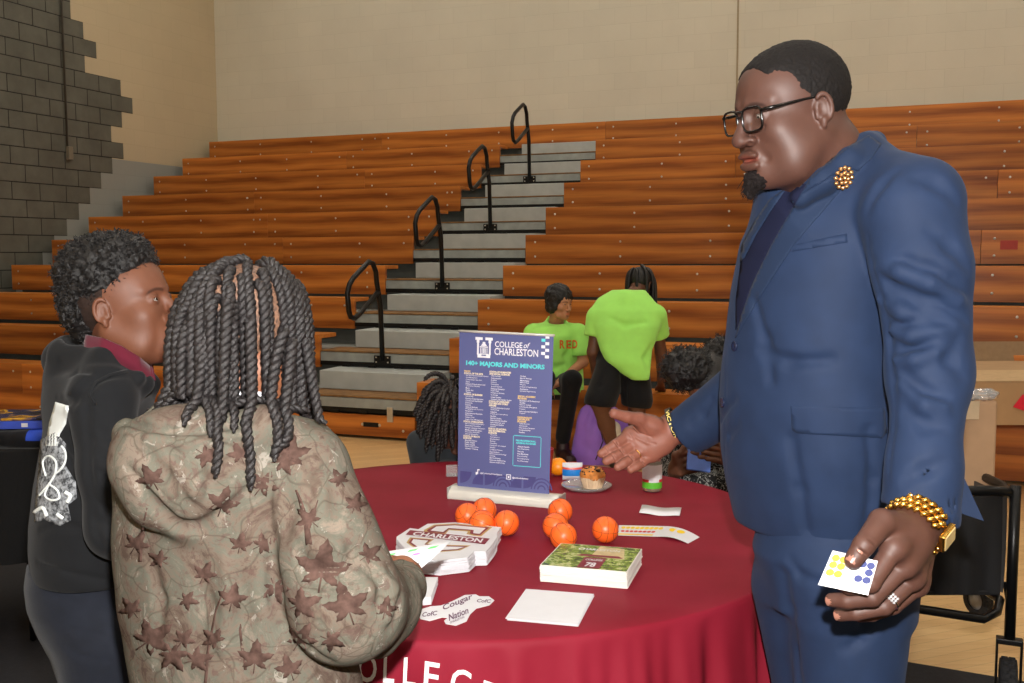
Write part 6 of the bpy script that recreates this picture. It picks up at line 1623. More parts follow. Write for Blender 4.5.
    Jn.i(PL((0, 0, .05), (0, 0, -1)), .004); v, f = Jn.mesh((-.75, 1.1, .03), (.05, 1.8, .92), .009); mesh_obj('trousers', v, f, bpy.data.materials['dark_denim'], root, True)
    for h_ in Lh:
        b = h_*(1, 1, 0)+np.array((0, 0, .045)); fdv = np.array((math.cos(aT), math.sin(aT), 0)); q = SDF(); q.u(RC(b-fdv*.03, b+fdv*.12-(0, 0, .01), .043, .034), .02); q.i(PL((0, 0, .006), (0, 0, -1)), .003)
        v, f = q.mesh(b-.22, b+.22, .008); mesh_obj('shoe', v, f, M_shoe_b, root, True)
    # paper in the hand
    hp = empty('folded_leaflet', W(412, 560, 1.60), 'folded white leaflet with green and pink marks held by the camouflaged child', 'paper')
    def PQ(cs): P = [W(*c) for c in cs]; return lambda a, b, dz=0., P=P: (P[0]*(1-a)+P[1]*a)*(1-b)+(P[3]*(1-a)+P[2]*a)*b+np.array((0, -1, .3))*dz
    m1 = PQ([(376, 571, 1.60), (404, 573, 1.60), (452, 541, 1.72), (377, 553, 1.64)]); m2 = PQ([(404, 574, 1.595), (418, 571, 1.60), (440, 552, 1.67), (450, 542, 1.715)])
    mb = MB(); sheet(mb, m1, lambda a: .001*math.sin(a*3)); sheet(mb, m2, lambda a: .001); mb.build('leaflet', M_card, hp, True)
    pr = MB(); pr.cm = 0
    for a, b in ((.15, .75), (.45, .8), (.75, .8), (.1, .5), (.5, .35)): pr.add([m1(a+dx, b+dy, .003) for dx, dy in ((0, 0), (.12, .02), (.13, .10), (.01, .09))], [(0, 1, 2, 3)])
    pr.cm = 1
    for a, b in ((.3, .55), (.6, .60)): pr.add([m1(a+dx, b+dy, .003) for dx, dy in ((0, 0), (.12, .02), (.13, .10), (.01, .09))], [(0, 1, 2, 3)])
    pr.build('leaflet_print', [plain('mark_green', srgb(110, 210, 120), .5), plain('mark_pink', srgb(220, 120, 200), .5)], hp)
M_shoe_b = plain('dark_shoe', srgb(24, 22, 24), .4)
build_camo()
# =================================================================== PEOPLE FURTHER BACK
def small_hand(s, wr, dr, side, S=1., curl=-.3):
    dr = dr/np.linalg.norm(dr); side = side-dr*(side@dr); side /= np.linalg.norm(side); up = np.cross(side, dr)
    for k in range(4):
        kn = wr+dr*.075*S+side*(k-1.5)*.018*S; s.u(RC(wr, kn, .020*S, .010*S), .008)
        m = kn+(dr+up*curl*.4)*(.036-.004*abs(k-1.3))*S; e = m+(dr+up*curl*1.4)*(.028)*S; s.u(RC(kn, m, .0092*S, .0082*S), .002); s.u(RC(m, e, .0082*S, .007*S), .002)
    t1 = wr+dr*.045*S-side*.038*S; s.u(RC(wr, t1, .016*S, .010*S), .008); s.u(RC(t1, t1+(dr*.035-side*.012)*S, .010*S, .0075*S), .003)
M_lime = cloth_mat('lime_cotton', srgb(172, 244, 114), .85, .05, 10, 300, .1, .2, .15)
M_blackc = cloth_mat('black_cotton', srgb(20, 20, 23), .85, .15, 12, 300, .1, .3, .2)
def build_seated():
    d = 7.1
    root = empty('person', (W(556, 440, 7.1)[0], 7.1, 0), 'black haired person in a lime green shirt and black trousers sitting on the lowest bench', 'person')
    M_s = skin_mat('skin_seated', srgb(190, 132, 96), .5)
    aF = math.radians(-46); R = frame(aF, math.radians(6)); H = Head(W(560, 303, 7.12), R, .93, wide=.98, jaw=.92, nose=1., lips=1., brow=1.)
    H.sdf.u(RC(H.T((0, -.02, -.06)), W(556, 326, 7.2), .05, .055), .02)
    lo, hi = bounds([H.o], .15); hv, hf = H.sdf.mesh(lo-(0, 0, .05), hi, .004); parts = [(hv, hf, H.tint(hv, lip=(1.2, .8, .8), brow=.9))]
    tz = SDF(); hipc = W(553, 385, 7.3); rsx = W(534, 334, 7.18); lsx = W(578, 334, 7.14)
    hL, hR = W(562, 386, 7.22), W(545, 386, 7.24); kL, kR = W(572, 380, 6.80), W(545, 378, 6.78)
    aL = W(563, 440, 6.86); aR = W(536, 438, 6.84)
    for a_, b_, c_ in ((hL, kL, aL), (hR, kR, aR)): tz.u(RC(a_, b_, .06, .05), .02); tz.u(RC(b_, c_, .045, .035), .02)
    tz.u(RC(hipc, W(556, 340, 7.2), .08, .09), .03)
    eL = W(583, 362, 7.08); hLd = W(557, 384, 6.92); eR = W(530, 362, 7.1); hRd = W(548, 386, 6.9)
    for a_, b_, c_ in ((lsx, eL, hLd), (rsx, eR, hRd)): tz.u(RC(a_, b_, .04, .036), .02); tz.u(RC(b_, c_, .036, .024), .02); small_hand(tz, c_, c_-b_, np.array((0, -1., .3)), .85)
    v, f = tz.mesh((.0, 6.6, .02), (.75, 7.5, 1.25), .012); parts.append((v, f, 1.)); V, Fq, Cc = join(parts); mesh_obj('body', V, Fq, M_s, root, True, col=Cc)
    H.eyes(root)
    T = H.T; h = SDF(); h.u(EL(T((0, -.025, .050)), np.array((.100, .112, .098))*.93, H.R), .01); h.u(EL(T((0, -.07, -.03)), np.array((.075, .05, .06))*.93, H.R), .02)
    for q in (1, -1): h.u(EL(T((q*.076, -.01, -.02)), np.array((.026, .050, .062))*.93, H.R), .02)
    h.s(EL(T((0, .115, -.035)), np.array((.080, .098, .078))*.93, H.R), .012); h.disp(lambda p: vnoise(p, 60, 4)*.006+vnoise(p, 160, 4)*.003)
    v, f = h.mesh(*bounds([H.o], .18), .005); mesh_obj('hair', v, f, hair_mat('seated_hair', srgb(12, 11, 12), srgb(30, 28, 28)), root, True)
    mb = MB()
    for k in range(90):
        x = rr.uniform(-.075, .075); p0 = T((x, .052-abs(x)*.5, .085+rr.uniform(-.01, .02))); p1 = T((x*1.05, .088-abs(x)*.5, .060)); p2 = T((x*1.1+rr.uniform(-.01, .01), .090-abs(x)*.6, .028+rr.uniform(-.01, .012))); mb.tube([p0, p1, p2], [.004, .004, .001], 5, cap=False)
    mb.build('fringe', bpy.data.materials['seated_hair'], root, True)
    G = SDF(); aT = math.radians(-60)
    G.u(LOFT(px_rows([(325, 540, 574), (335, 530, 583), (350, 530, 584), (370, 531, 583), (390, 531, 584), (400, 533, 583)], 7.18, aT, .60), aT, 2.2), .01)
    G.u(RC(rsx, lsx, .075, .075), .04); G.u(RC(W(556, 322, 7.2), W(556, 335, 7.2), .07, .13), .05)
    s2 = SDF(); s2.u(RC(lsx, W(582, 352, 7.10), .075, .070), .02); s2.i(PL(W(583, 355, 7.09), (0.1, 0, -1)), .005); G.u(s2, .01)
    s3 = SDF(); s3.u(RC(rsx, W(530, 352, 7.12), .075, .070), .02); s3.i(PL(W(530, 355, 7.1), (-.1, 0, -1)), .005); G.u(s3, .01)
    G.s(RC(W(557, 305, 7.15), W(557, 324, 7.17), .10, .058), .01); folds(G, [[(545, 360), (556, 368), (566, 364)], [(540, 375), (556, 382), (572, 378)], [(572, 345), (566, 356), (568, 368)]], .014, .03, .004)
    G.i(PL((0, 0, W(556, 392, 7.2)[2]), (0, 0, -1)), .006); v, f = G.mesh((0, 6.8, .4), (.75, 7.55, 1.25), .010); sh = mesh_obj('shirt', v, f, M_lime, root, True)
    t2 = MB()
    for ch, x0 in (('R', 559.5), ('E', 566), ('D', 572.5)):
        vv, ff = text_mesh(ch, 1., .03); lo, hi = vv.min(0), vv.max(0); P = on_surf(G, [(x0+(x-lo[0])/(hi[0]-lo[0])*5, 340+(1-(y-lo[1])/(hi[1]-lo[1]))*8.5) for x, y in vv], .004); t2.add(P, ff)
    t2.build('shirt_lettering', plain('orange_print', srgb(226, 110, 40), .6), sh)
    P_ = SDF()
    for a_, b_, c_ in ((hL, kL, aL), (hR, kR, aR)): P_.u(RC(a_, b_, .085, .068), .02); P_.u(RC(b_, c_+(0, 0, .02), .066, .052), .02)
    P_.u(RC(hL, hR, .1, .1), .03); folds(P_, [[(565, 382), (570, 392), (566, 402)], [(558, 400), (564, 412), (560, 424)]], .01, .03, .003); v, f = P_.mesh((0, 6.6, .05), (.75, 7.5, .7), .012); mesh_obj('trousers', v, f, M_blackc, root, True)
    for a_ in (aL, aR):
        q = SDF(); b = np.array((a_[0], a_[1], .055)); dd = np.array((.25, -.9, 0)); q.u(RC(b+(0, .03, 0), b+dd*.17-(0, 0, .01), .05, .042), .02); q.u(RC(b, b+(0, .02, .07), .048, .046), .02); q.i(PL((0, 0, .008), (0, 0, -1)), .003)
        v, f = q.mesh(b-.28, b+.28, .009); so = mesh_obj('shoe', v, f, plain('red_black_shoe', srgb(44, 20, 24), .4), root, True)
        q2 = SDF(); q2.u(RC(b+(0, .03, -.03), b+dd*.175-(0, 0, .035), .053, .046), .02); q2.i(PL((0, 0, .003), (0, 0, -1)), .003); q2.i(PL((0, 0, .065), (0, 0, 1)), .003); v, f = q2.mesh(b-.28, b+.28, .009); mesh_obj('shoe_sole', v, f, plain('red_sole', srgb(200, 30, 36), .5), so, True)
build_seated()
def build_bending():
    root = empty('person', (W(620, 440, 6.65)[0], 6.65, 0), 'person with long locs in a lime green shirt and black shorts bending towards the bench', 'person')
    M_s = skin_mat('skin_bending', srgb(104, 66, 48), .5)
    H = Head(W(640, 285, 6.95), frame(math.radians(62), math.radians(38)), .93); parts = []
    H.sdf.u(RC(H.T((0, -.03, -.06)), W(628, 305, 6.80), .05, .06), .02); hv, hf = H.sdf.mesh(*bounds([H.o], .16), .006); parts.append((hv, hf, 1.))
    tz = SDF(); ls, rs = W(598, 318, 6.74), W(655, 316, 6.74); hL, hR = W(611, 376, 6.66), W(634, 376, 6.66)
    kL, kR = W(600, 402, 6.52), W(637, 400, 6.62); fL, fR = W(616, 438, 6.66), W(637, 446, 6.66)
    fL[2] = .09; fR[2] = .08
    for a_, b_, c_ in ((hL, kL, fL), (hR, kR, fR)): tz.u(RC(a_, b_, .065, .062), .02); tz.u(RC(b_, b_*.6+c_*.4, .060, .055), .02); tz.u(RC(b_*.6+c_*.4, c_, .055, .036), .02)
    eL, wL = W(593, 352, 6.72), W(597, 384, 6.85); eR, wR = W(661, 352, 6.85), W(661, 383, 7.02)
    for a_, b_, c_ in ((ls, eL, wL), (rs, eR, wR)): tz.u(RC(a_, b_, .046, .040), .02); tz.u(RC(b_, c_, .038, .026), .02); small_hand(tz, c_, c_-b_+np.array((0.02, .05, -.02)), np.array((1., 0, 0)), .95)
    tz.u(RC(W(625, 325, 6.80), W(622, 350, 6.72), .07, .06), .03); v, f = tz.mesh((.35, 6.3, .03), (1.2, 7.3, 1.3), .012); parts.append((v, f, 1.)); V, Fq, Cc = join(parts); mesh_obj('body', V, Fq, M_s, root, True, col=Cc)
    G = SDF(); aT = math.radians(85)
    G.u(LOFT(px_rows([(290, 612, 645), (298, 598, 652), (310, 590, 660), (325, 591, 661), (340, 597, 656), (350, 600, 652), (362, 606, 651), (374, 622, 650), (380, 632, 649)], lambda y: 6.82-(y-290)*.0031, aT, .60), aT, 2.3), .01)
    G.u(RC(ls, W(625, 305, 6.76), .075, .09), .03); G.u(RC(rs, W(625, 305, 6.76), .075, .09), .03)
    for a_, b_ in ((ls, eL), (rs, eR)): q = SDF(); m_ = a_*.45+b_*.55; q.u(RC(a_, m_, .080, .076), .02); q.i(PL(m_, b_-a_), .004); G.u(q, .01)
    folds(G, [[(596, 350), (612, 356), (640, 370)], [(600, 338), (620, 345), (648, 352)], [(610, 318), (625, 325), (645, 322)], [(652, 345), (646, 358), (648, 370)]], .015, .03, .003)
    G.s(RC(W(600, 392, 6.5), W(650, 384, 6.5), .02, .02), .01)
    v, f = G.mesh((.35, 6.3, .5), (1.2, 7.2, 1.35), .010); mesh_obj('shirt', v, f, M_lime, root, True)
    S_ = SDF()
    for a_, b_ in ((W(611, 370, 6.66), kL), (W(634, 374, 6.66), kR)): S_.u(RC(a_, b_, .105, .105), .03)
    S_.u(RC(W(613, 368, 6.66), W(633, 372, 6.66), .10, .10), .03); S_.u(EL(W(617, 357, 6.72), (.145, .10, .10)), .03); S_.i(PL(W(606, 404, 6.6), (-.1, 0, -1)), .006); folds(S_, [[(621, 362), (623, 375), (624, 385), (625, 395), (626, 404)], [(622, 370), (623, 382), (624, 392)], [(605, 370), (600, 385), (598, 398)]], .014, .02, .003); pass
    v, f = S_.mesh((.35, 6.3, .3), (1.1, 6.95, .95), .011); mesh_obj('shorts', v, f, M_blackc, root, True)
    mb = MB(); hs = SDF(); hs.u(EL(H.T((0, -.02, .035)), (.075, .092, .082), H.R), .01); hs.u(G, .02)
    for k in range(46):
        a = rr.uniform(-2.6, 2.6); b = rr.uniform(.1, 1.25); d = H.R@np.array((math.sin(a)*math.sin(b), -math.cos(a)*math.sin(b)*.8-.1, math.cos(b))); p0 = H.T((0, -.02, .035))+d*.082
        tgt = np.array((rr.uniform(-.3, .9), -.55, -.75)); path = drape(p0, d*.6+tgt*.3, rr.uniform(.20, .33), hs, tgt*.5, step=.02, clear=.012, grav=.6, stiff=.6); mb.tube(path, [.0115]*(len(path)-1)+[.006], 6)
    mb.build('locs', hair_mat('locs_hair', srgb(14, 12, 12), srgb(34, 29, 28)), root, True)
    sc = SDF(); sc.u(EL(H.T((0, -.02, .035)), (.080, .096, .086), H.R), .01); v, f = sc.mesh(*bounds([H.o], .14), .008); mesh_obj('scalp_hair', v, f, bpy.data.materials['locs_hair'], root, True)
    for c_, nm in ((fL, 1), (fR, 0)):
        dd = np.array((.15, .95, 0)); b = np.array((c_[0], c_[1], .05)); q = SDF(); q.u(RC(c_+(0, 0, .02), c_+(0, 0, .10)+((kL-c_) if nm else (kR-c_))*.22, .044, .056), .01); v, f = q.mesh(c_-.16, c_+.34, .009); mesh_obj('sock', v, f, plain('cream_sock', srgb(220, 210, 190), .85), root, True)
        q = SDF(); q.u(RC(b-dd*.03, b+dd*.16-(0, 0, .01), .048, .04), .02); q.i(PL((0, 0, .006), (0, 0, -1)), .003); v, f = q.mesh(b-.26, b+.26, .009); mesh_obj('shoe', v, f, M_shoe_b, root, True)
build_bending()
def build_tablehead():
    root = empty('person', (W(462, 430, 3.52)[0], 3.52, 0), 'person in a dark jacket with short twists, head bowed behind the banner', 'person')
    M_s = skin_mat('skin_bowed', srgb(92, 58, 44), .5)
    R = frame(math.radians(-62), math.radians(48)); H = Head(W(453, 422, 3.42), R, .98)
    H.sdf.u(RC(H.T((0, -.03, -.06)), W(462, 448, 3.56), .05, .06), .02)
    hv, hf = H.sdf.mesh(*bounds([H.o], .16), .005); parts = [(hv, hf, np.ones(3))]
    cz = W(462, 470, 3.62); tz = SDF(); tz.u(RC(cz-(0, 0, .05), cz-(0, 0, .34), .09, .10), .02)
    hp = np.array((cz[0], cz[1]+.08, .50))
    for s_ in (-1, 1): k_ = np.array((cz[0]+.12*s_, cz[1]-.32, .50)); tz.u(RC(hp+(s_*.08, 0, 0), k_, .06, .05), .02); tz.u(RC(k_, k_*(1, 1, 0)+(0, .1, .10), .045, .035), .02)
    v, f = tz.mesh(cz*(1, 1, 0)-(.4, .5, -.02), cz+(.4, .4, .1), .014); parts.append((v, f, np.ones(3))); V, Fq, Cc = join(parts); mesh_obj('body', V, Fq, M_s, root, True, col=Cc); H.eyes(root)
    G = SDF(); sL, sR = W(431, 452, 3.50), W(500, 452, 3.56)
    G.u(RC(sL, sR, .075, .075), .02); G.u(RC(cz, cz-(0, 0, .32), .15, .15), .04); G.u(RC(sL, W(428, 482, 3.46), .072, .062), .02); G.u(RC(W(428, 482, 3.46), W(450, 474, 3.36), .05, .045), .02); G.u(RC(sR, W(505, 482, 3.5), .072, .062), .02)
    G.u(RC(W(418, 440, 3.50), W(452, 448, 3.44), .040, .05), .03); G.disp(lambda p: vnoise(p, 12, 3)*.006)
    G.i(PL((0, 0, .50), (0, 0, -1)), .005); v, f = G.mesh(cz-(.42, .45, .5), cz+(.42, .4, .35), .010); mesh_obj('jacket', v, f, cloth_mat('charcoal_fleece', srgb(44, 48, 52), .9, .1, 14, 300, .1, .2), root, True)
    P_ = SDF()
    for s_ in (-1, 1): k_ = np.array((cz[0]+.12*s_, cz[1]-.30, .50)); P_.u(RC(hp+(s_*.08, 0, 0), k_, .085, .072), .02); P_.u(RC(k_, k_*(1, 1, 0)+(0, .1, .05), .065, .05), .02)
    v, f = P_.mesh(cz*(1, 1, 0)-(.4, .55, -.01), np.array((cz[0]+.4, cz[1]+.4, .66)), .014); mesh_obj('trousers', v, f, M_blackc, root, True)
    mb = MB(); hs = SDF(); hs.u(EL(H.T((0, -.02, .035)), (.075, .092, .082), H.R), .01); hs.u(G, .02); k = 0; NN = 135
    for i in range(NN):
        z = 1-(i+.5)/NN*1.35; r_ = math.sqrt(max(0, 1-z*z)); a = i*PI*(3-math.sqrt(5)); d = np.array((math.cos(a)*r_, math.sin(a)*r_, z))
        if d[1] > .75: continue
        dw = H.R@d; p0 = H.T(np.array((0, -.022, .036))+d*np.array((.077, .098, .085))); tg = np.array((rr.uniform(-.5, .2), -.3, -.9))
        path = drape(p0, dw*.55+tg*.3+H.R@np.array((0, .4, 0)), rr.uniform(.07, .125), hs, (0, 0, 0), step=.009, clear=.011+rr.uniform(0, .012), grav=.30, stiff=.76); rope(mb, path, .0064, .0046, .024, 5)
    mb.build('twisted_hair', hair_mat('bowed_hair', srgb(16, 13, 13), srgb(48, 40, 38)), root, True)
    ch = empty('chair', (cz[0], cz[1]+.08, 0), 'plain folding chair hidden behind the table under the bowed person', 'chair')
    mb = MB(); mb.box((cz[0], cz[1]+.08, .395), (.40, .38, .025)); mb.build('seat', M_black, ch, bevel=.006)
    for sx in (-1, 1):
        for sy in (-1, 1): mb = MB(); mb.tube([(cz[0]+.17*sx, cz[1]+.08+.16*sy, .385), (cz[0]+.18*sx, cz[1]+.08+.19*sy, .01)], .011, 8); mb.build('leg', M_alu, ch, True)
    return
build_tablehead()
def build_puffs():
    root = empty('person', (W(712, 430, 3.3)[0], 3.3, 0), 'person with two round hair puffs in a patterned black top holding a blue phone', 'person')
    M_s = skin_mat('skin_puffs', srgb(112, 72, 52), .5)
    R = frame(math.radians(-112), math.radians(42)); H = Head(W(712, 392, 3.24), R, .93)
    H.sdf.u(RC(H.T((0, -.03, -.06)), W(722, 424, 3.36), .048, .055), .02); hv, hf = H.sdf.mesh(*bounds([H.o], .16), .005); parts = [(hv, hf, H.tint(hv, brow=.8))]
    cz = W(724, 455, 3.42); tz = SDF(); tz.u(RC(cz-(0, 0, .02), cz-(0, 0, .30), .09, .10), .02)
    hp = np.array((cz[0], cz[1]+.05, .50))
    for s_ in (-1, 1): k_ = np.array((cz[0]+.11*s_+.06, cz[1]-.30, .50)); tz.u(RC(hp+(s_*.08, 0, 0), k_, .06, .05), .02); tz.u(RC(k_, k_*(1, 1, 0)+(0, .08, .10), .045, .035), .02)
    sL, sR = W(690, 436, 3.36), W(762, 436, 3.44); eL, eR = W(676, 476, 3.30), W(762, 484, 3.34); wL, wR = W(677, 468, 3.19), W(735, 452, 3.19)
    eL = W(672, 480, 3.36)
    for a_, b_, c_ in ((sL, eL, wL), (sR, eR, wR)): tz.u(RC(a_, b_, .040, .036), .02); tz.u(RC(b_, c_, .034, .024), .02)
    v, f = tz.mesh(cz*(1, 1, 0)-(.4, .5, -.02), cz+(.4, .4, .2), .013); parts.append((v, f, np.ones(3)))
    hs = SDF()
    for wr, sg, fs in ((wL, 1, [[(676, 455), (688, 452.5), (697, 453)], [(678, 461), (690, 458.5), (703, 457)], [(679, 467), (691, 465), (704, 463.5)], [(681, 472), (690, 471), (700, 469)]]), (wR, -1, [[(722, 445), (709, 442), (697, 441)], [(723, 450), (711, 448), (700, 446)], [(722, 455), (712, 454), (703, 452)], [(722, 461), (714, 460), (707, 459)]])):
        fi = [PJ(*[(x, y, 3.16-.008*j, r_) for j, ((x, y), r_) in enumerate(zip(ch, (3.2, 2.9, 2.5)))]) for ch in fs]
        th = PJ((678 if sg > 0 else 718, 462 if sg > 0 else 443, 3.17, 4), (680 if sg > 0 else 708, 453 if sg > 0 else 440, 3.15, 3), (684 if sg > 0 else 700, 447 if sg > 0 else 438, 3.15, 2.6)); hand(hs, wr, fi, th, .022)
    v, f = hs.mesh(W(660, 500, 3.25)-(0.02, .12, 0), W(745, 425, 3.1)+(.02, .14, 0), .003); parts.append((v, f, np.ones(3)))
    V, Fq, Cc = join(parts); mesh_obj('body', V, Fq, M_s, root, True, col=Cc); H.eyes(root)
    h = SDF(); h.u(EL(H.T((0, -.022, .036)), (.077, .097, .085), H.R), .01); h.s(EL(H.T((0, .12, -.02)), (.12, .075, .095), H.R), .006); h.disp(lambda p: vnoise(p, 300, 3)*.001); v, f = h.mesh(*bounds([H.o], .15), .005); M_h = hair_mat('puff_hair', srgb(8, 7, 7), srgb(22, 18, 17)); hr = mesh_obj('hair', v, f, M_h, root, True)
    for c, r_ in ((W(688, 369, 3.22), .078), (W(724, 358, 3.30), .072)):
        q = SDF(); q.u(EL(c, (r_*1.05, r_, r_*.92)), .01); q.disp(lambda p: vnoise(p, 45, 3)*.009+vnoise(p, 130, 4)*.007); v, f = q.mesh(c-r_*1.4, c+r_*1.4, .0045); pf = mesh_obj('hair_puff', v, f, M_h, hr, True)
        mb = MB(); g = q.grad(v, 1e-3); g /= np.linalg.norm(g, axis=1)[:, None]
        for i in RNG.choice(len(v), 420, replace=False): n_ = g[i]; a = np.cross(n_, RNG.normal(size=3)); a /= np.linalg.norm(a); mb.tube([v[i], v[i]+n_*.006+a*.003, v[i]+n_*.012-a*.002, v[i]+n_*.016+a*.003], [.0014, .0013, .0011, .0005], 4, cap=False)
        mb.build('puff_curls', M_h, hr, True)
    G = SDF(); G.u(RC(sL, sR, .07, .07), .03); G.u(RC(cz, cz-(0, 0, .30), .14, .145), .04)
    for a_, b_ in ((sL, eL), (sR, eR)): G.u(RC(a_, b_, .062, .056), .02)
    G.u(RC(eL, eL*.5+wL*.5, .05, .042), .02); G.u(RC(eR, eR*.4+wR*.6, .05, .042), .02); G.u(RC(W(690, 480, 3.22), W(725, 484, 3.24), .03, .04), .03)
    G.i(PL((0, 0, .50), (0, 0, -1)), .005); G.disp(lambda p: vnoise(p, 14, 3)*.005); v, f = G.mesh(cz-(.42, .5, .5), cz+(.42, .4, .35), .010)
    t = NT('black_paisley'); vv = t.coord('Object'); n = t.noise(vv, 38, 3, .6, 1.6); t.base(t.ramp(n, [(.46, srgb(16, 16, 18)), (.50, srgb(190, 190, 185)), (.53, srgb(16, 16, 18))])); t.set(Roughness=.8)
    mesh_obj('top', v, f, t.m, root, True)
    P_ = SDF()
    for s_ in (-1, 1): k_ = np.array((cz[0]+.11*s_+.06, cz[1]-.28, .50)); P_.u(RC(hp+(s_*.08, 0, 0), k_, .085, .072), .02); P_.u(RC(k_, k_*(1, 1, 0)+(0, .08, .05), .065, .05), .02)
    v, f = P_.mesh(cz*(1, 1, 0)-(.4, .55, -.01), np.array((cz[0]+.4, cz[1]+.4, .66)), .014); mesh_obj('trousers', v, f, M_blackc, root, True)
    c = W(699, 458, 3.145); ph = empty('phone', c, 'light blue phone with a dark round grip held in both hands behind the table', 'phone'); Rm = rotz(.1)@roty(.15)@rotx(-.35)
    mb = MB(); mb.box(c, (.078, .010, .085), Rm); mb.build('phone_case', plain('blue_case', srgb(96, 128, 214), .35), ph, bevel=.004)
    mb = MB(); mb.lathe([(.0, 0), (.018, 0), (.019, .004), (.017, .008), (.0, .008)], c+Rm@np.array((-.022, -.006, .048)), 20, Rm@rotx(PI/2), cap=False); mb.build('phone_grip', plain('grip', srgb(22, 20, 40), .3), ph, True)
    ch = empty('chair', (cz[0], cz[1]+.08, 0), 'plain folding chair hidden behind the table under the person with hair puffs', 'chair')
    mb = MB(); mb.box((cz[0], cz[1]+.06, .395), (.40, .38, .025)); mb.build('seat', M_black, ch, bevel=.006)
    for sx in (-1, 1):
        for sy in (-1, 1): mb = MB(); mb.tube([(cz[0]+.17*sx, cz[1]+.06+.16*sy, .385), (cz[0]+.18*sx, cz[1]+.06+.19*sy, .01)], .011, 8); mb.build('leg', M_alu, ch, True)
build_puffs()
# =================================================================== THINGS AROUND THE ROOM
# purple drawstring bag on the floor in front of the bench
c = W(604, 440, 6.86); c[2] = 0; bg = empty('drawstring_bag', c, 'purple drawstring bag standing on the floor by the bending person', 'bag')
s = SDF(); s.u(LOFT([(.0, c[0], c[1], .20, .09), (.06, c[0], c[1], .22, .10), (.18, c[0], c[1], .21, .10), (.30, c[0]-.02, c[1], .17, .08), (.38, c[0]-.03, c[1], .12, .06), (.42, c[0]-.04, c[1], .06, .04)], PI/2), .02)
def fo(p): a = np.arctan2(p[:, 1]-c[1], p[:, 0]-c[0]); return .008*np.sin(a*13)*np.clip((p[:, 2]-.12)/.25, 0, 1)+vnoise(p, 14, 2)*.008
s.disp(fo); v, f = s.mesh(c-(.3, .25, .03), c+(.3, .25, .55), .008); mesh_obj('bag_body', v, f, cloth_mat('purple_nylon', srgb(158, 112, 214), .5, .08, 10, 300, .2, .15), bg, True)
mb = MB()
for q in (1, -1): mb.tube([c+(0.01*q, -.05, .43), c+(.05*q, -.12, .32), c+(.02*q, -.155, .18), c+(.07*q, -.15, .05)], .004, 5)
mb.build('cord', M_black, bg, True)
# green wrapper and bottle on the bench
P0 = WBY(628, 391, 6.98); P0 = B2C(P0[0], P0[1], .465); o = empty('plastic_wrapper', P0, 'small white and green plastic wrapper lying on the lowest bench behind the shorts', 'wrapper')
s = SDF(); s.u(EL(P0+(0, 0, .018), (.10, .05, .018)), .01); s.disp(lambda p: vnoise(p, 60, 2)*.008); v, f = s.mesh(P0-(.15, .1, .02), P0+(.15, .1, .07), .006); mesh_obj('wrapper', v, f, M_card, o, True)
mb = MB(); mb.sphere(P0+(.05, -.03, .025), .028, 12, (1.2, .8, .7)); mb.build('wrapper_print', plain('wrapper_green', srgb(70, 200, 90), .4), o, True)
# cardboard
M_cb = plain('cardboard', srgb(176, 142, 104), .85, var=.06, scale=8); M_tape = plain('clear_tape', srgb(196, 172, 140), .3)
def box_open(): pass
A0 = W(960, 428, 5.62); x0, zb = A0[0], .466; x1 = W(1150, 428, 5.6)[0]
cbx = empty('cardboard_box', ((x0+x1)/2, 6.0, zb), 'long brown cardboard box with raised rear flap lying on the lowest bench', 'box')
x0 = W(905, 428, 5.62)[0]
mb = MB(); hh = .243
mb.box(((x0+x1)/2, 5.63, zb+hh/2), (x1-x0, .006, hh)); mb.box(((x0+x1)/2, 6.7, zb+hh/2), (x1-x0, .006, hh)); mb.box(((x0+x1)/2, 6.16, zb+.003), (x1-x0, 1.07, .006))
for x in (x0, x1): mb.box((x, 6.16, zb+hh/2), (.006, 1.07, hh))
mb.build('box_body', M_cb, cbx)
mb = MB(); mb.box(((x0+x1)/2, 5.63+.27, zb+hh+.004), (x1-x0, .53, .005)); mb.build('top_flap', plain('cardboard_top', srgb(196, 164, 122), .8), cbx)
mb = MB(); mb.box(((x0+x1)/2, 5.63+.80, zb+hh+.004), (x1-x0, .53, .005)); mb.build('top_flap', M_cb, cbx)
mb = MB(); mb.box(((x0+x1)/2, 6.70, zb+hh+.07), (x1-x0, .005, .13), rotx(-.08)); mb.build('rear_flap', plain('cardboard_inside', srgb(156, 130, 100), .85), cbx)
p = W(1022, 404, 5.6); mb = MB(); mb.prism([(-.04, -.02), (.01, .05), (.10, .05), (.10, -.07), (.02, -.04)], 0, .002, lambda q: p+np.array((q[0], -q[2]+.02, q[1]))); rt = mb.build('red_sticker', plain('red_label', srgb(220, 30, 60), .5), cbx)
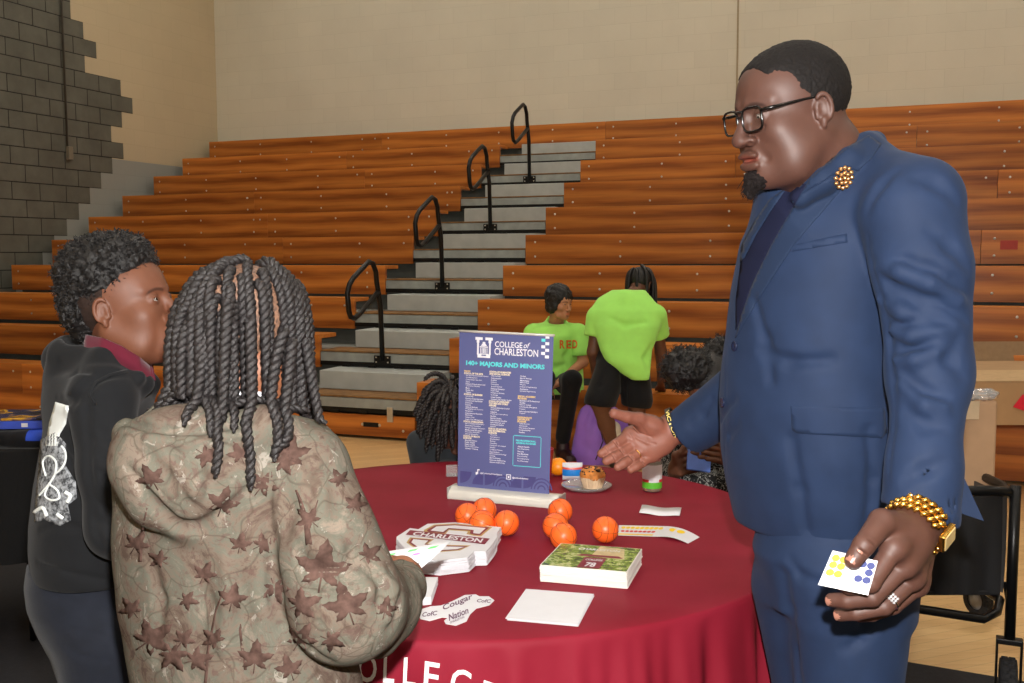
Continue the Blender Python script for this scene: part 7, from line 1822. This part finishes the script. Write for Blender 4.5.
# red stickers on boards
# ------------------------------------------------ black folding cart with a carton in it
ct = empty('folding_cart', (W(950, 660, 3.2)[0], 3.2, 0), 'black folding wagon with fabric sides and rubber wheels behind the person in blue', 'cart')
def wt(x, y, d): return W(x, y, d)
xr = W(1003, 600, 3.05)[0]; xl = W(880, 600, 3.05)[0]; yf, yb = 3.02, 3.86
zt = W(1000, 488, 3.05)[2]; zbm = W(960, 590, 3.05)[2]
M_fab = cloth_mat('black_nylon', srgb(20, 20, 22), .5, .15, 8, 200, .1, .25, .4)
def fab(name, A_, B_, z0, z1, bul):
    n = 24; m = 10; vs = []; A_, B_ = np.array(A_), np.array(B_); d_ = (B_-A_)/np.linalg.norm(B_-A_); nn_ = np.array((d_[1], -d_[0]))
    for s_ in (0, .004):
        for i in range(n+1):
            for j in range(m+1):
                u, w_ = i/n, j/m; q = A_*(1-u)+B_*u+nn_*(bul*math.sin(PI*u)*math.sin(PI*w_)+.006*math.sin(u*27)*(1-w_)+.004*math.sin(u*13+w_*3)+s_); vs.append((q[0], q[1], z0+(z1-z0)*w_-.012*math.sin(PI*u)*(w_ > .95)))
    k = (n+1)*(m+1); fs = [(i*(m+1)+j, (i+1)*(m+1)+j, (i+1)*(m+1)+j+1, i*(m+1)+j+1) for i in range(n) for j in range(m)]; fs += [tuple(reversed([a+k for a in q])) for q in fs]
    mesh_obj(name, vs, fs, M_fab, ct, True)
fab('fabric_side', (xl, yf), (xr-.03, yf), zbm, zt-.01, .01); fab('fabric_side', (xr-.02, yf), (xr-.02, yb), zbm, zt-.01, .01); fab('fabric_side', (xl, yb), (xr-.02, yb), zbm, zt-.01, .01)
mb = MB(); mb.box(((xl+xr)/2-.01, (yf+yb)/2, zbm), (xr-xl-.03, yb-yf, .012)); mb.build('base_panel', M_fab, ct)
mb = MB(); R1 = .016
mb.tube([(xr, yf-.02, zt+.02), (xr, yf-.02, .26)], R1, 10); mb.build('post', M_black, ct, True)
mb = MB(); mb.tube([(xr, yb, zt+.02), (xr, yb, .16)], R1, 10); mb.build('post', M_black, ct, True)
mb = MB(); mb.tube([(xl, yf-.02, zt+.0), (xl, yf-.02, .26)], R1, 10); mb.build('post', M_black, ct, True)
mb = MB(); mb.tube([(xl, yb, zt+.0), (xl, yb, .16)], R1, 10); mb.build('post', M_black, ct, True)
mb = MB(); mb.tube([(xl, yf-.02, zt), (xr-.08, yf-.02, zt+.005), (xr-.02, yf-.02, zt+.0), (xr+.01, yf+.03, zt-.02), (xr+.02, yf+.1, zt-.01), (xr+.01, yb, zt)], .015, 10); mb.build('top_rail', M_black, ct, True)
q1, q2, q3 = W(900, 606, 3.02), W(984, 619, 3.02), W(997, 612, 3.04)
mb = MB(); mb.tube([q1-(.1, 0, 0), q1, q2, q3, W(1000, 600, 3.1), W(988, 592, 3.16)], .014, 10); mb.build('lower_rail', M_black, ct, True)
mb = MB(); mb.tube([W(1006, 582, 3.1), W(1011, 619, 3.08)], .010, 8); mb.build('strut', M_black, ct, True)
mb = MB(); mb.tube([W(1010, 500, 3.04), W(1017, 515, 3.03), W(1016, 530, 3.03)], .006, 6); mb.tube([W(1003, 488, 3.04), W(1016, 508, 3.03)], .004, 6); mb.build('clip', M_bolt, ct, True)
M_rub = plain('tyre_rubber', srgb(34, 34, 36), .8, 0, .3, .3, 80, .8, 120)
def wheel(cx, cy, r_, w_, rz):
    R_w = rotz(rz)@roty(PI/2); mb = MB(); n = 40
    mb.lathe([(r_*.62, -w_/2), (r_*.95, -w_/2), (r_, -w_*.3), (r_, w_*.3), (r_*.95, w_/2), (r_*.62, w_/2), (r_*.62, -w_/2)], (cx, cy, r_+.002), n, R_w, cap=False)
    for k in range(26):
        for s_ in (-1, 1): a = 2*PI*(k+.25*s_)/26; d_ = R_w@np.array((math.cos(a), math.sin(a), 0)); ax_ = R_w@np.array((0, 0, 1.)); t_ = np.cross(ax_, d_); mb.box(np.array((cx, cy, r_+.002))+d_*r_*.995+ax_*s_*w_*.22, (r_*.1, w_*.36, r_*.05), np.stack((t_, ax_, d_), 1))
    tyre = mb.build('wheel', M_rub, ct, True)
    mb = MB(); mb.lathe([(.0, -w_*.35), (r_*.62, -w_*.35), (r_*.62, w_*.35), (.0, w_*.35)], (cx, cy, r_+.002), 24, R_w, cap=False); mb.build('wheel_hub', plain('hub_grey', srgb(150, 150, 152), .5), tyre, True)
fx = xr; r_w = .095
wheel(fx, yf-.02, r_w, .048, -.42); wheel(xl, yf-.02, r_w, .048, -.3); wheel(W(978, 605, 3.9)[0], 3.9, .062, .04, .35); wheel(xl, 3.9, .062, .04, .3)
for xx in (fx, xl):
    mb = MB()
    Rf = rotz(-.42)
    for s_ in (-1, 1): mb.box(np.array((xx, yf-.02, .165))+Rf@np.array((s_*.034, 0, 0)), (.007, .03, .17), Rf)
    mb.box((xx, yf-.02, .25), (.075, .035, .018), Rf); mb.build('wheel_fork', M_black, ct, bevel=.003)
# carton standing in the cart
zc0 = zbm+.012; X0, X1 = W(935, 480, 3.25)[0], W(993, 480, 3.25)[0]; zc1 = W(985, 400, 3.25)[2]
cn = empty('carton', ((X0+X1)/2, 3.35, zc0), 'tall plastic wrapped cardboard carton standing in the black wagon', 'carton')
mb = MB(); mb.box(((X0+X1)/2, 3.36, (zc0+zc1)/2), (X1-X0, .26, zc1-zc0)); mb.build('carton_body', plain('carton_board', srgb(178, 142, 108), .7, var=.08, scale=12), cn, bevel=.012)
mb = MB(); mb.box(((X0+X1)/2, 3.36, zc1+.006), (X1-X0-.02, .07, .01)); mb.box(((X0+X1)/2-.02, 3.225, zc1-.03), (.10, .004, .06)); mb.build('tape', M_tape, cn, bevel=.003)
s = SDF(); cc = np.array(((X0+X1)/2+.02, 3.3, zc1+.012)); s.u(EL(cc, (.09, .10, .012)), .01); s.u(EL(cc+(.04, -.05, .012), (.045, .03, .012)), .01); s.disp(lambda p: vnoise(p, 50, 3)*.006); v, f = s.mesh(cc-(.15, .16, .04), cc+(.15, .16, .06), .005); mesh_obj('plastic_wrap', v, f, M_clear, cn, True)
# stickers on bench boards (red label)
mb = MB(); P0 = WBY(1009, 245, Yr(5)-.003); mb.box(B2C(P0[0], P0[1], P0[2]), (.13, .003, .075), rotz(YAW)); o = mb.build('red_label', plain('faded_red_label', srgb(176, 62, 50), .6)); tag(o, 'small faded red label stuck on a bench board at the right', 'label')
# ------------------------------------------------ side table with black cloth at the left
zt_ = .75; c1 = WZ(45, 449, zt_); tx1 = c1[0]; ty0 = c1[1]; tx0 = tx1-1.5; ty1 = ty0+.75
st_ = empty('side_table', ((tx0+tx1)/2, (ty0+ty1)/2, 0), 'rectangular folding table under a black cloth at the left edge', 'table')
mb = MB(); mb.box(((tx0+tx1)/2, (ty0+ty1)/2, zt_-.025), (tx1-tx0-.01, ty1-ty0-.01, .04)); mb.build('tabletop', plain('grey_plastic_top', srgb(190, 188, 184), .5), st_, bevel=.006)
for x in (tx0+.12, tx1-.12):
    mb = MB(); mb.tube([(x, ty0+.1, zt_-.04), (x, ty0+.1, .02), (x, ty1-.1, .02), (x, ty1-.1, zt_-.04)], .014, 8); mb.build('leg', M_black, st_, True)
nx = 60; V = []; 
def rim(k, z, o_):
    per = [(tx0, ty0), (tx1, ty0), (tx1, ty1), (tx0, ty1)]; Ls = [tx1-tx0, ty1-ty0, tx1-tx0, ty1-ty0]; t_ = k*sum(Ls)
    for i in range(4):
        if t_ <= Ls[i]+1e-9: a = np.array(per[i]); b = np.array(per[(i+1) % 4]); d_ = (b-a)/Ls[i]; n_ = np.array((d_[1], -d_[0])); q = a+d_*t_+n_*(o_*(1+.8*math.sin(k*130)+.5*math.sin(k*73+1))); return (q[0], q[1], z)
        t_ -= Ls[i]
NP = 240; rws = [(zt_-.003, 0), (zt_-.01, .006), (zt_-.1, .012), (zt_-.2, .02), (zt_-.3, .026), (zt_-.41, .032)]
for z, o_ in rws: V += [rim(k/NP, z, o_) for k in range(NP)]
Fc = [(i*NP+k, i*NP+(k+1) % NP, (i+1)*NP+(k+1) % NP, (i+1)*NP+k) for i in range(len(rws)-1) for k in range(NP)]
V += [(tx0, ty0, zt_), (tx1, ty0, zt_), (tx1, ty1, zt_), (tx0, ty1, zt_)]; n0 = len(rws)*NP; Fc.append((n0, n0+1, n0+2, n0+3))
Ls = [tx1-tx0, ty1-ty0, tx1-tx0, ty1-ty0]; tot = sum(Ls)
V2 = [(v_[0], v_[1], zt_) for v_ in V[:NP]]; n1 = len(V); V += V2; Fc += [(n1+k, n1+(k+1) % NP, (k+1) % NP, k) for k in range(NP)]; Fc = [tuple(reversed(q)) for q in Fc[:-0 or None]]
Fc[len(rws)*NP-NP] = (n0, n0+1, n0+2, n0+3)
o = mesh_obj('tablecloth', V, Fc, cloth_mat('black_tablecloth', srgb(20, 20, 21), .85, .15, 6, 200, .1, .3, .2), smooth=False); tag(o, 'black cloth over the side table at the left edge', 'tablecloth')
# magazines and folded garment on it
mz = zt_+.002; P0 = WZ(20, 440, mz); gx = P0[0]
s = SDF(); gc = np.array((tx1-.14, ty0+.10, mz+.03)); s.u(BX(gc, (.15, .09, .026), None, .02), .02); s.u(EL(gc+(.06, -.06, .0), (.09, .04, .028)), .03); s.disp(lambda p: vnoise(p, 22, 3)*.008); v, f = s.mesh(gc-(.22, .18, .06), gc+(.22, .18, .07), .006); v[:, 2] = np.maximum(v[:, 2], mz)
mi = [1 if (v[q].mean(0)[0] > gc[0]+.07 and v[q].mean(0)[2] > mz+.025) else 0 for q in f]
o = mesh_obj('folded_shirt', v, f, None, smooth=True, mats=[M_blackc, plain('blue_fabric', srgb(30, 70, 190), .7)], midx=mi); tag(o, 'folded black and blue shirt on the black side table under the magazines', 'folded clothes')
mzz = mz+.064; cm = np.array((tx1-.15, ty0+.14)); Rm = rotz(.05)
def mag(z, h_, name, lb, matl, sz=(.30, .22)):
    o = empty(name, (cm[0], cm[1], z), lb, 'magazine', 'magazines on the side table'); mb = MB(); mb.box((cm[0], cm[1], z+h_/2), (sz[0], sz[1], h_-.001), Rm); mb.build('pages', matl, o, bevel=.002); return o
o1 = mag(mzz, .030, 'magazine', 'thick blue spined magazine lying on the folded shirt', plain('blue_cover', srgb(58, 84, 190), .3))
mb = MB(); v2, f2 = text_mesh('SE', 1., .02); lo_, hi_ = v2.min(0), v2.max(0)
mb.add([np.array((cm[0], cm[1], 0))+Rm@np.array((-.06+.03*(x-lo_[0])/(hi_[0]-lo_[0]), -.1115, mzz+.008+.014*(y-lo_[1])/(hi_[1]-lo_[1]))) for x, y in v2], f2)
Xs = np.array((.06, -.1115, 0)); mb.box(np.array((cm[0], cm[1], mzz+.015))+Rm@Xs, (.022, .002, .014), Rm); mb.build('spine_print', M_card, o1)
t = NT('photo_cover'); vv = t.coord('Object'); t.base(t.ramp(t.noise(vv, 9, 3, .5, .5), [(.40, srgb(14, 16, 30)), (.52, srgb(40, 44, 96)), (.58, srgb(210, 160, 50)), (.66, srgb(120, 60, 20))])); t.set(Roughness=.2)
o2 = mag(mzz+.030, .010, 'magazine', 'topmost dark glossy magazine with yellow cover picture on the side table', t.m)
# black backpack under the side table
bc_ = np.array((tx1+.10, ty0+.32, 0)); s = SDF(); s.u(EL(bc_+(0, 0, .17), (.15, .12, .19)), .02); s.u(EL(bc_+(.02, -.08, .12), (.11, .06, .10)), .02); s.i(PL((0, 0, .004), (0, 0, -1)), .004); s.disp(lambda p: vnoise(p, 14, 3)*.006); v, f = s.mesh(bc_-(.25, .25, .01), bc_+(.25, .25, .42), .010)
bp = empty('backpack', bc_, 'dark backpack on the floor beside the black side table', 'backpack'); mesh_obj('bag_body', v, f, M_fab, bp, True); mb = MB(); mb.tube([bc_+(-.05, 0, .34), bc_+(-.03, -.01, .40), bc_+(.03, -.01, .40), bc_+(.05, 0, .34)], .008, 6); mb.build('strap', M_fab, bp, True)
